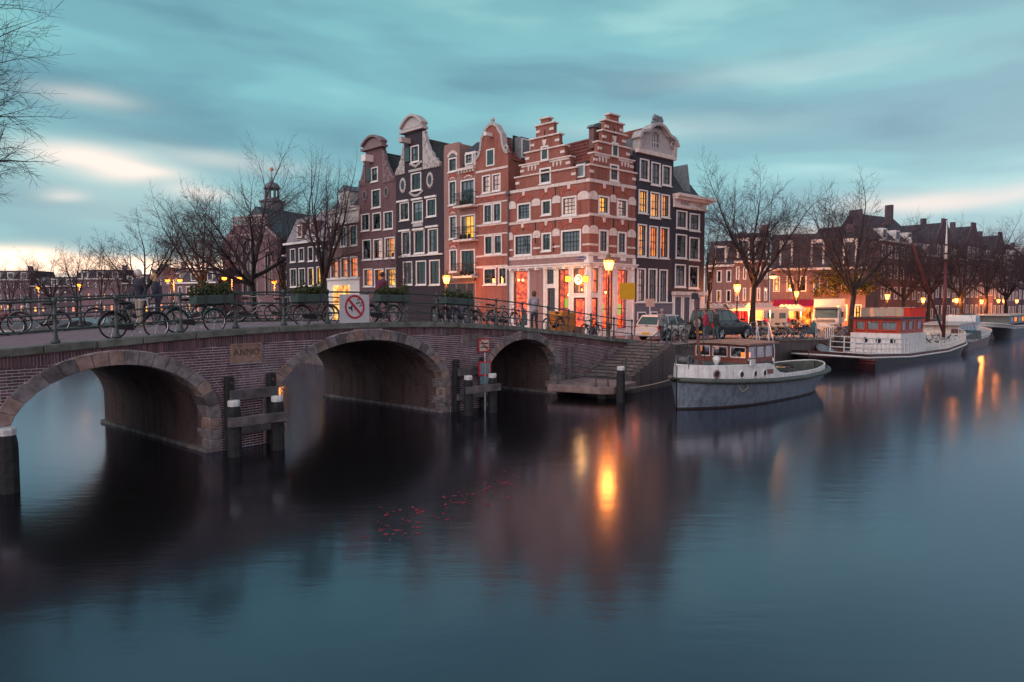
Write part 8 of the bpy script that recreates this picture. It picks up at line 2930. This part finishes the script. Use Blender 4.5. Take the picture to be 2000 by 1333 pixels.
def rowD(t0, t1):
    return Frame(Vector((pC0.x, pC0.y, 0)) + RD * t0, Vector((pC0.x, pC0.y, 0)) + RD * t1, 1.35)
t = 0.0
rowspec = [(13.0, 10.8, 4, 6, B_BROWN, 'mansard', 'brown four-storey block with even rows of white windows behind the barge mast'), (7.0, 9.6, 4, 4, B_PURPLE, 'mansard', 'mauve house with orange-lit windows right of the brown block'),
           (7.5, 12.0, 4, 3, B_FAR2, 'gable', 'dark gabled house behind the first right-hand tree'), (6.5, 9.6, 4, 3, B_ROSE, 'mansard', 'brown corniced house right of the dark gabled one'),
           (7.0, 12.5, 4, 3, B_FAR2, 'gable', 'second dark gabled house of the far right row'), (8.0, 10.2, 3, 4, B_FAR3, 'mansard', 'rosy brick house in the far right row'),
           (7.0, 12.0, 4, 3, B_FAR2, 'gable', 'third dark gabled house near the right edge'), (9.0, 11.0, 4, 4, B_FAR, 'mansard', 'brown corniced house at the right edge of the row'), (14.0, 12.0, 4, 5, B_FAR2, 'mansard', 'last dark block of the far right row, cut by the picture edge')]
for i, (w, h, fl, by, m, rf, lab) in enumerate(rowspec):
    far_house('canal_house', lab, rowD(t, t + w - 0.03), h, fl, by, m, 0.12, rf, seed=20 + i, rh=2.2 if rf == 'mansard' else 3.0, group='far houses along the right quay')
    t += w
# far bank on the left
leftspec = [(-70, 60, 150, 9.0), (61, 150, 150, 7.6), (151, 240, 150, 9.2), (241, 292, 150, 8.2), (293, 352, 149, 9.8), (353, 420, 150, 8.4)]
labs = ('dark far house at the left edge behind bare trees', 'low far house second from the left on the horizon', 'wide dark far house in the middle of the left skyline', 'narrow far house left of the gabled one on the skyline', 'gabled far house standing out of the left skyline', 'far house just left of the church')
for i, ((u0, u1, d, h), lab) in enumerate(zip(leftspec, labs)):
    far_house('far_house', lab, pfr(u0, d, u1, d, 1.9), h - 1.6, 3, max(4, int((u1 - u0) / 13)), B_FAR2 if i % 2 else B_FAR, 0.14, 'gable' if i == 4 else 'mansard', seed=50 + i, rh=2.2, group='far houses on the left bank', fm=M('far_dull_frame', (0.16, 0.13, 0.15), 0.7))
far_house('far_house', 'dark terrace between the church and the low black house', pfr(556, 100, 604, 92, 1.9), 9.0, 3, 4, B_FAR2, 0.1, seed=60, rh=3)
far_house('far_house', 'dim brick house half hidden by trees left of the church', pfr(330, 118, 425, 112, 1.9), 5.6, 2, 6, B_FAR, 0.15, seed=61, rh=2.4)

# ================================================================== the church
chf = pfr(437, 118, 545, 112, 1.9)
f = chf
church = empty('church', f.W(0), f.rz)
SLT = M('church_slate', (0.06, 0.095, 0.10), 0.6, 0.3, 1.5, bump=0.3)
STN = M('church_stone', (0.42, 0.34, 0.33), 0.8, 0.15, 2.0)
W_ = f.w
zp = lambda y, x=700: f.P(*c3(x, y))[1]
ze, zbal, zap = zp(810), zp(665), zp(480, 770)
out = [(0, -0.2), (W_, -0.2), (W_, ze), (W_ * 0.80, zbal - 0.6), (W_ * 0.80, zbal), (W_ * 0.20, zbal), (W_ * 0.20, zbal - 0.6), (0, ze)]
def arch_hole(xc, w, z0, z1):
    return [(xc - w / 2, z0), (xc + w / 2, z0)] + [(xc + w / 2 * math.cos(a), z1 + w / 2 * math.sin(a)) for a in frange(0, PI, 10)]
holes_ = [arch_hole(W_ * 0.5, W_ * 0.26, 3.5, zp(880)), arch_hole(W_ * 0.17, W_ * 0.12, 3.5, zp(960)), arch_hole(W_ * 0.83, W_ * 0.12, 3.5, zp(960))]
wall(out, holes_, 0, 0.8, 0.4).build('front_wall', B_FAR, church, fix=False)
for h_ in holes_:
    MB().add([(x, 0.35, z) for x, z in h_], [tuple(range(len(h_)))]).build('arched_window', M('church_glass', (0.10, 0.12, 0.15), 0.2, 0.4), church, fix=False)
    b = MB()
    for p, q in zip(h_, h_[1:] + h_[:1]):
        b.tube([(p[0], -0.05, p[1]), (q[0], -0.05, q[1])], 0.16, 4)
    xs_ = [p[0] for p in h_]
    for k in range(1, 4):
        x = lerp(min(xs_), max(xs_), k / 4)
        b.box(x - 0.07, x + 0.07, 0.2, 0.32, h_[0][1], max(p[1] for p in h_) - 0.3)
    b.build('window_tracery', STN, church)
for a, c in (((0, ze), (W_ * 0.2, zbal - 0.6)), ((W_, ze), (W_ * 0.8, zbal - 0.6)), ((W_ * 0.15, zbal - 1.7), (W_ * 0.85, zbal - 1.7)), ((W_ * 0.18, zbal), (W_ * 0.82, zbal))):
    MB().tube([(a[0], -0.05, a[1]), (c[0], -0.05, c[1])], 0.22, 4).build('stone_moulding', STN, church)
for k in range(15):
    x = lerp(W_ * 0.2, W_ * 0.8, k / 14)
    MB().lathe([(0.16, zbal), (0.10, zbal + 0.3), (0.17, zbal + 0.8), (0.1, zbal + 1.3)], 6, (x, 0.2, 0)).build('baluster', STN, church)
MB().box(W_ * 0.19, W_ * 0.81, 0.0, 0.5, zbal + 1.3, zbal + 1.55).build('balustrade_rail', STN, church)
zr_ = zp(565)
MB().prism([(0, ze), (W_, ze), (W_ * 0.55, zap)], 0.9, 26).build('roof', SLT, church)
xl_, xr_ = f.P(*c3(230, 850))[0], f.P(*c3(1290, 850))[0]
MB().prism([(5, ze - 1.5), (24, ze - 1.5), (14.5, zr_)], xl_, xr_, 'x').build('transept_roof', SLT, church)
MB().box(xl_ + 0.5, xr_ - 0.5, 5.5, 23.5, -0.2, ze - 1.5).build('transept_wall', B_FAR, church)
tx = f.P(*c3(932, 500))[0]
tx *= 1.0
ty = 12.0
k = 1.0 + ty / 115.0
q_ = f.o + f.n * ty
r_ = (536 - 1000) / FPX
xt = (r_ * q_.y - q_.x) / (f.d.x - r_ * f.d.y)
def zt_(y):
    return (f.P(*c3(932, y))[1] + 1.9 - EYE) * k + EYE - 1.9
tb = MB().lathe([(2.05, zt_(640)), (2.05, zt_(425)), (2.35, zt_(420)), (2.35, zt_(405)), (1.5, zt_(400)), (1.4, zt_(380))], 8, (xt, ty, 0)).build('tower_base', M('tower_lead', (0.12, 0.135, 0.15), 0.6, 0.25, 1.0), church)
LEADT = M('tower_lead', (0.12, 0.135, 0.15))
for i in range(8):
    a = i * PI / 4 + PI / 8
    MB().box(-0.16, 0.16, -0.16, 0.16, zt_(380), zt_(290)).build('belfry_post', LEADT, church, xf=T(xt + 1.2 * math.cos(a), ty + 1.2 * math.sin(a), 0, a))
MB().lathe([(1.45, zt_(292)), (1.6, zt_(284)), (1.45, zt_(272)), (1.3, zt_(250)), (0.9, zt_(232)), (0.35, zt_(222)), (0.3, zt_(205)), (0.12, zt_(195)), (0.2, zt_(180)), (0.05, zt_(170)), (0.04, zt_(90))], 10, (xt, ty, 0)).build('dome', LEADT, church, smooth=True)
MB().ball((xt, ty, zt_(95)), 0.35, 8, 6).build('weather_vane', M('gilt', (0.55, 0.25, 0.12), 0.4), church)
cy = ty - 2.3
ck = MB().lathe([(1.0, -0.1), (1.0, 0.05)], 20, (xt + 0.6, cy, zt_(560)), 'y').build('clock_face', M('clock_dark', (0.05, 0.02, 0.02), 0.5), church)
b = MB()
for i in range(12):
    a = i * PI / 6
    b.cbox((xt + 0.6 + 0.8 * math.sin(a), cy - 0.12, zt_(560) + 0.8 * math.cos(a)), (0.12, 0.04, 0.22) if i % 6 == 0 else (0.16, 0.04, 0.16))
b.tube([(xt + 0.6, cy - 0.14, zt_(560)), (xt + 0.3, cy - 0.14, zt_(560) + 0.5)], 0.05, 4).tube([(xt + 0.6, cy - 0.14, zt_(560)), (xt + 1.2, cy - 0.14, zt_(560) + 0.2)], 0.04, 4)
b.torus((xt + 0.6, cy - 0.11, zt_(560)), 1.0, 0.06, 20, 4)
b.build('clock_hands_and_marks', M('clock_gold', (0.6, 0.4, 0.3), 0.4), ck)
tag(church, 'brick church with teal slate roofs and a clocked lantern tower behind bare trees', 'church')

# ================================================================== bare trees
BARK = M('wet_bark', (0.040, 0.030, 0.028), 0.9, 0.4, 4.0, bump=0.6)
TWIG = M('twig_bark', (0.062, 0.045, 0.054), 0.9, 0.3, 2.0)
def grow(seed, H, tr, fork=0.28, limbs=5, spread=0.75, kids=(7, 7, 5), twig=0.012, lean=(0, 0), up=0.25):
    r = random.Random(seed)
    tk, cr = MB(), MB()
    def perp(d):
        a = d.cross(Vector((r.gauss(0, 1), r.gauss(0, 1), r.gauss(0, 1))))
        return a.normalized() if a.length > 1e-4 else Vector((1, 0, 0))
    def branch(p, d, L, rad_, lev):
        n = (6, 6, 4, 3, 2)[lev]
        pts, rs = [Vector(p)], [rad_]
        q = Vector(p)
        dd = Vector(d)
        endr = max(twig * 0.6, rad_ * (0.30 if lev else 0.62))
        for i in range(n):
            dd = (dd + Vector((r.gauss(0, 1), r.gauss(0, 1), r.gauss(0, 1))) * (0.04, 0.075, 0.10, 0.12, 0.15)[lev] + Vector((0, 0, up * (0.0, 0.22, 0.14, 0.10, 0.05)[lev]))).normalized()
            q = q + dd * L / n
            pts.append(Vector(q))
            rs.append(lerp(rad_, endr, (i + 1) / n))
        (tk if lev <= 1 else cr).tube(pts, rs, (9, 6, 4, 3, 3)[lev], lev == 0)
        return pts, rs, dd
    def rec(p, d, L, rad_, lev):
        pts, rs, dd = branch(p, d, L, rad_, lev)
        if lev >= 4:
            return
        nk = kids[lev - 1] if lev >= 1 else 0
        for i in range(nk):
            t = 0.22 + 0.78 * (i + r.random()) / nk
            t = min(t, 0.999)
            k = t * (len(pts) - 1)
            j = int(k)
            pos = pts[j].lerp(pts[j + 1], k - j)
            ax = (pts[j + 1] - pts[j]).normalized()
            ang = rad(r.uniform(28, 58))
            nd = (ax * math.cos(ang) + perp(ax) * math.sin(ang)).normalized()
            rr = lerp(rs[j], rs[j + 1], k - j)
            rec(pos, nd, L * r.uniform(0.42, 0.62) * (1.15 - 0.45 * t), max(twig, rr * 0.55), lev + 1)
        rec_end = lev
        if lev >= 1:
            rec(pts[-1], dd, L * 0.45, max(twig, rs[-1]), min(4, lev + 1))
    pts, rs, dd = branch((0, 0, -0.1), Vector((lean[0], lean[1], 1)).normalized(), H * fork, tr, 0)
    a0 = r.uniform(0, 2 * PI)
    for i in range(limbs):
        a = a0 + 2 * PI * i / limbs + r.uniform(-0.3, 0.3)
        tilt = rad(r.uniform(18, 52)) * spread if i else rad(6)
        d = Vector((math.cos(a) * math.sin(tilt), math.sin(a) * math.sin(tilt), math.cos(tilt)))
        t = len(pts) - 1 if i < 3 else len(pts) - 2
        rec(pts[t], d, H * (1 - fork) * r.uniform(0.52, 0.68), tr * r.uniform(0.42, 0.6), 1)
    return tk.mesh('trunk', BARK, True), cr.mesh('crown', TWIG, False)
_tm = {}
def tree(p, H, label, seed, rz=0.0, base=12.0, name='bare_tree', group=None, **kw):
    key = (seed,)
    if key not in _tm:
        _tm[key] = grow(seed, base, **kw)
    root = empty(name, p, rz)
    root.scale = (H / base,) * 3
    inst('trunk', _tm[key][0], root)
    inst('crown', _tm[key][1], root)
    return tag(root, label, 'tree', group)
def tree_px(u, d, vtop, label, seed, rz=0.0, zf=None, **kw):
    p = at(u, 600, d)
    z = zs(p.x, p.y) if zf is None else zf
    top = at(u, vtop, d).z
    return tree((p.x, p.y, z), (top - z), label, seed, rz, **kw)
tree_px(1470, 50, 292, 'broad bare tree with forked trunk lit by the bright lantern', 101, 0.4, tr=0.21, limbs=7, spread=1.2, fork=0.32, kids=(10, 9, 6), twig=0.006, up=0.26)
tree_px(1664, 56, 312, 'bare tree with many rising limbs right of the truck', 102, 1.0, tr=0.22, limbs=7, spread=1.15, fork=0.28, kids=(10, 9, 6), twig=0.006, up=0.26)
tree_px(1383, 54, 372, 'slender bare tree just right of the ANNO house', 103, 0.0, tr=0.17, limbs=4, spread=0.7, fork=0.3, kids=(6, 6, 4), twig=0.010)
tree_px(1558, 72, 400, 'thin bare tree behind the market stalls left of the truck', 104, 2.0, tr=0.2, limbs=5, spread=0.8, fork=0.25, kids=(7, 6, 4), twig=0.010)
tree_px(1880, 84, 408, 'bare tree right of the barge mast', 102, 2.6, tr=0.3)
tree_px(1925, 92, 420, 'thick-trunked bare tree above the cabin cruiser', 101, 2.2, tr=0.3)
tree_px(1965, 104, 445, 'bare tree second from the right edge', 102, 4.0, tr=0.3)
tree_px(2010, 100, 440, 'bare tree cut by the right edge of the picture', 101, 5.0, tr=0.3)
tree_px(1812, 90, 415, 'bare tree standing behind the barge boom', 101, 1.0, tr=0.3)
tree_px(1768, 82, 425, 'bare tree left of the barge boom, before the brown block', 102, 3.4, tr=0.3)
# left of the picture
tree_px(497, 74, 262, 'large spreading bare tree in front of the church', 105, 0.3, tr=0.24, limbs=7, spread=1.45, fork=0.25, kids=(9, 8, 6), twig=0.0055, up=0.24)
tree_px(398, 88, 335, 'dense bare tree left of the church front', 102, 2.4, tr=0.4)
tree_px(632, 58, 278, 'tall narrow bare tree in front of the brown corniced house', 106, 0.0, tr=0.22, limbs=7, spread=0.60, fork=0.30, kids=(7, 6, 5), twig=0.0055, up=0.4)
tree_px(555, 78, 400, 'smaller bare tree between church tower and black house', 104, 0.6, tr=0.3)
lt = ((278, 68, 398, 107, 0.0, 'gaunt pollarded tree with tall shoots, in the middle of the left bank'), (148, 80, 455, 104, 1.1, 'slim bare tree with high crown left of the couple'), (198, 84, 460, 103, 2.0, 'slim bare tree just left of the couple'),
      (105, 76, 472, 107, 3.0, 'low spreading bare tree third from the left edge'), (22, 72, 500, 104, 4.2, 'bare tree closest to the left edge on the far bank'), (60, 98, 512, 103, 5.0, 'small distant bare tree near the left edge'), (235, 96, 488, 104, 5.2, 'small distant bare tree behind the couple'), (335, 86, 440, 103, 0.9, 'thin bare tree left of the double globe lamp'), (440, 96, 420, 104, 3.3, 'thin bare tree before the left church roof'))
for u, d, v, sd, rz, lab in lt:
    tree_px(u, d, v, lab, sd, rz, **({'tr': 0.28, 'limbs': 6, 'spread': 0.9, 'fork': 0.3, 'kids': (6, 5, 4), 'twig': 0.011, 'up': 0.4} if sd == 107 else {'tr': 0.2}))
tree((-23.9, 23.5, 2.3), 16.0, 'bare tree reaching into the picture from the left edge', 108, 0.9, tr=0.28, limbs=9, spread=1.1, fork=0.25, kids=(11, 10, 8), twig=0.0045, up=0.08)
tree_px(778, 47, 455, 'small bare street tree standing before the black neck-gable house', 103, 2.2, tr=0.2)

# ================================================================== people
def person(p, rz, joints, bands, label, hair, H=1.74, hairkind='short', extra=None):
    """joints in metres for a 1.74 m figure facing +x; bands: (height, colour) up the body"""
    root = empty('person', p, rz)
    root.scale = (H / 1.74,) * 3
    J = joints
    b = MB()
    def limb(names, rs, n=8):
        pts = [Vector(J[a]) for a in names]
        b.tube(pts, rs, n)
        for q, r_ in zip(pts, rs):
            b.ball(q, r_ * 1.0, 8, 6)
    pel, chest, neck = Vector(J['pelvis']), Vector(J['chest']), Vector(J['neck'])
    b.ball(pel, (0.14, 0.18, 0.14), 10, 6)
    b.tube([pel, pel.lerp(chest, 0.5), chest, chest.lerp(neck, 0.6)], [0.155, 0.15, 0.175, 0.12], 10)
    b.ball(chest, (0.13, 0.20, 0.16), 10, 6)
    limb(('neck', 'head0'), (0.06, 0.055))
    hd = Vector(J['head'])
    b.ball(hd, (0.095, 0.078, 0.118), 10, 8)
    b.ball(hd + Vector((0.095, 0, -0.012)), (0.022, 0.014, 0.026), 6, 4)
    b.ball(hd + Vector((0.082, 0, -0.058)), (0.018, 0.03, 0.014), 6, 4)
    for s in ('l', 'r'):
        limb(('sh' + s, 'el' + s, 'wr' + s), (0.068, 0.052, 0.036))
        b.tube([chest.lerp(neck, 0.5), Vector(J['sh' + s])], [0.11, 0.075], 8)
        w, e = Vector(J['wr' + s]), Vector(J['el' + s])
        d = (w - e).normalized()
        sd = d.cross(Vector((1, 0, 0.2))).normalized()
        b.tube([w, w + d * 0.05, w + d * 0.09], [0.03, 0.036, 0.03], 6)
        for k, L in ((-1.5, 0.06), (-0.5, 0.075), (0.5, 0.07), (1.5, 0.055)):
            f0 = w + d * 0.085 + sd * k * 0.016
            b.tube([f0, f0 + d * L * 0.6 + Vector((0.012, 0, 0)), f0 + d * L + Vector((0.03, 0, 0))], [0.010, 0.009, 0.008], 5)
        b.tube([w + d * 0.03 + sd * 0.03, w + d * 0.07 + sd * 0.055, w + d * 0.1 + sd * 0.05], [0.012, 0.011, 0.009], 5)
        b.ball(hd + Vector((-0.005, 0.08 if s == 'l' else -0.08, -0.01)), (0.02, 0.014, 0.032), 6, 4)
        limb(('hip' + s, 'kn' + s, 'an' + s), (0.098, 0.066, 0.048))
        a = Vector(J['an' + s])
        b.tube([a + Vector((-0.05, 0, -0.04)), a + Vector((0.08, 0, -0.05)), a + Vector((0.17, 0, -0.06))], [0.05, 0.045, 0.032], 7)
    m = bpy.data.materials.new('clothing')
    m.use_nodes = True
    k = NT(m.node_tree)
    bs = m.node_tree.nodes['Principled BSDF']
    tc = k.n('ShaderNodeTexCoord').outputs['Object']
    x, y, z = k.sep(tc)
    st = [(0.0, bands[0][1])] + [(zz / 2.0, c) for zz, c in bands[1:]]
    c = k.ramp(k.m('DIVIDE', k.m('ADD', z, k.m('MULTIPLY', k.noise(tc, 6.0), 0.03)), 2.0), st, 'CONSTANT')
    c = k.mix(k.m('MULTIPLY', k.noise(tc, 9.0, 4.0), 0.5), c, (0.02, 0.02, 0.02))
    k.l(c, bs.inputs['Base Color'])
    bs.inputs['Roughness'].default_value = 0.85
    o = b.build('body', m, root, smooth=True)
    rm = o.modifiers.new('skin', 'REMESH')
    rm.mode = 'VOXEL'
    rm.voxel_size = 0.014
    rm.use_smooth_shade = True
    h = MB()
    if hairkind == 'hood':
        h.ball(hd + Vector((-0.025, 0, 0.015)), (0.115, 0.105, 0.135), 12, 8)
    else:
        h.ball(hd + Vector((-0.022, 0, 0.03)), (0.098, 0.088, 0.105), 12, 8)
        if hairkind == 'long':
            h.ball(hd + Vector((-0.06, 0, -0.08)), (0.06, 0.09, 0.14), 10, 8)
    h.build('hair' if hairkind != 'hood' else 'hood', M('hair_%s' % label[:12], hair, 0.8, 0.2, 12.0), root, smooth=True)
    if extra:
        extra(root)
    return tag(root, label, 'person')
def stand(sw=0.0, arms='down', bend=0.0):
    J = {'pelvis': (0, 0, 0.93), 'chest': (0.02 + bend * 0.3, 0, 1.28), 'neck': (0.03 + bend * 0.55, 0, 1.47), 'head0': (0.05 + bend * 0.6, 0, 1.54), 'head': (0.06 + bend * 0.7, 0, 1.63)}
    for s, y in (('l', 1), ('r', -1)):
        g = sw * y
        J['sh' + s] = (0.02 + bend * 0.45, y * 0.185, 1.42)
        if arms == 'down':
            J['el' + s] = (-0.02 - g * 0.35 + bend * 0.4, y * 0.235, 1.15)
            J['wr' + s] = (0.06 - g * 0.5 + bend * 0.6, y * 0.215, 0.92)
        elif arms == 'folded':
            J['el' + s] = (0.08, y * 0.24, 1.17)
            J['wr' + s] = (0.24, y * 0.06, 1.20)
        else:
            J['el' + s] = (0.20, y * 0.22, 1.20)
            J['wr' + s] = (0.42, y * 0.20, 1.10)
        J['hip' + s] = (0, y * 0.09, 0.90)
        J['kn' + s] = (0.04 + g * 0.5, y * 0.10, 0.50)
        J['an' + s] = (-0.01 + g * 0.8, y * 0.10, 0.09)
    return J
SKIN = (0.42, 0.24, 0.17)
def bands_(shoe, leg, jacket, waist=0.86, neck=1.50):
    return [(0, shoe), (0.11, leg), (waist, jacket), (neck, SKIN)]
pp = gpt(1291, 669)
person(pp, 0.5, stand(0.10, 'folded'), bands_((0.4, 0.4, 0.4), (0.03, 0.04, 0.055), (0.19, 0.19, 0.21)), 'standing person in grey hooded jacket and dark trousers at the quay railing', (0.32, 0.28, 0.25))
pp = gpt(1377, 669)
person(pp + Vector((0.1, 0.2, 0)), 2.6, stand(0.08), bands_((0.3, 0.18, 0.14), (0.10, 0.13, 0.17), (0.42, 0.03, 0.08)), 'person in a red jacket on the quay, left of a pair by the off-roader', (0.10, 0.06, 0.05))
person(gpt(1397, 668) + Vector((0.1, 0.2, 0)), 3.3, stand(-0.1), bands_((0.3, 0.2, 0.16), (0.07, 0.13, 0.15), (0.035, 0.04, 0.045)), 'person in a dark jacket on the quay, right of a pair by the off-roader', (0.05, 0.035, 0.03))
person(BR.W(14.9, 1.0, kz(14.9) - 0.085), BR.rz + 1.2, stand(0.05, 'folded'), bands_((0.2, 0.03, 0.03), (0.05, 0.05, 0.07), (0.42, 0.36, 0.40), 0.80), 'person in a pale coat with light hood standing on the bridge before the cafe', (0.55, 0.45, 0.42), 1.76, 'hood')
person(BR.W(0.25, 5.6, kz(0) - 0.03), BR.rz + 3.4, stand(0.06), bands_((0.4, 0.38, 0.3), (0.35, 0.31, 0.24), (0.03, 0.03, 0.05)), 'person in dark jacket with pale hood at the far side of the bridge', (0.62, 0.60, 0.60), 1.80, 'hood')
person(BR.W(0.95, 5.9, kz(1) - 0.03), BR.rz + 2.6, stand(-0.06, 'down', 0.12), bands_((0.1, 0.1, 0.12), (0.05, 0.06, 0.09), (0.06, 0.07, 0.10)), 'fair-haired person in a dark coat beside the hooded one on the bridge', (0.50, 0.33, 0.18), 1.68, 'long')
# cyclist in maroon
cpos = BR.W(6.9, 1.6, kz(6.9) - 0.07)
crz_ = BR.rz
bike(1, cpos, crz_, 'teal bicycle ridden by the person in maroon', 0.0)
J = {'pelvis': (-0.27, 0, 1.03), 'chest': (-0.12, 0, 1.36), 'neck': (-0.05, 0, 1.54), 'head0': (-0.02, 0, 1.60), 'head': (0.0, 0, 1.70)}
for s, y, ped in (('l', 1, (-0.19, 0.14, 0.52)), ('r', -1, (0.03, -0.15, 0.25))):
    J['sh' + s] = (-0.08, y * 0.18, 1.48)
    J['el' + s] = (0.04, y * 0.25, 1.24)
    J['wr' + s] = (0.12, y * 0.27, 1.10)
    J['hip' + s] = (-0.26, y * 0.09, 1.0)
    J['kn' + s] = (0.10 if y > 0 else 0.06, y * 0.13, 0.90 if y > 0 else 0.66)
    J['an' + s] = ped
person(cpos, crz_, J, [(0, (0.03, 0.03, 0.04)), (1.05, (0.13, 0.015, 0.055)), (1.58, SKIN)], 'cyclist in a maroon coat riding over the bridge', (0.04, 0.02, 0.025))
# floating leaves on the water
fl = MB()
r = random.Random(3)
for i in range(150):
    t = r.random()
    q = gp(lerp(735, 1010, t) + r.gauss(0, 16), lerp(1045, 935, t) + r.gauss(0, 18), 0.004)
    s = 0.02 + 0.07 * r.random() ** 2
    a = r.uniform(0, PI)
    d, e = Vector((math.cos(a), math.sin(a), 0)) * s, Vector((-math.sin(a), math.cos(a), 0)) * s * 0.5
    fl.add([q - d, q + e, q + d, q - e], [(0, 1, 2, 3)])
tag(fl.build('floating_leaves', M('fallen_leaf_red', (0.30, 0.028, 0.055), 0.7, 0.4, 9.0), fix=False), 'scattered red leaves floating on the dark water', 'leaves', kind='stuff')
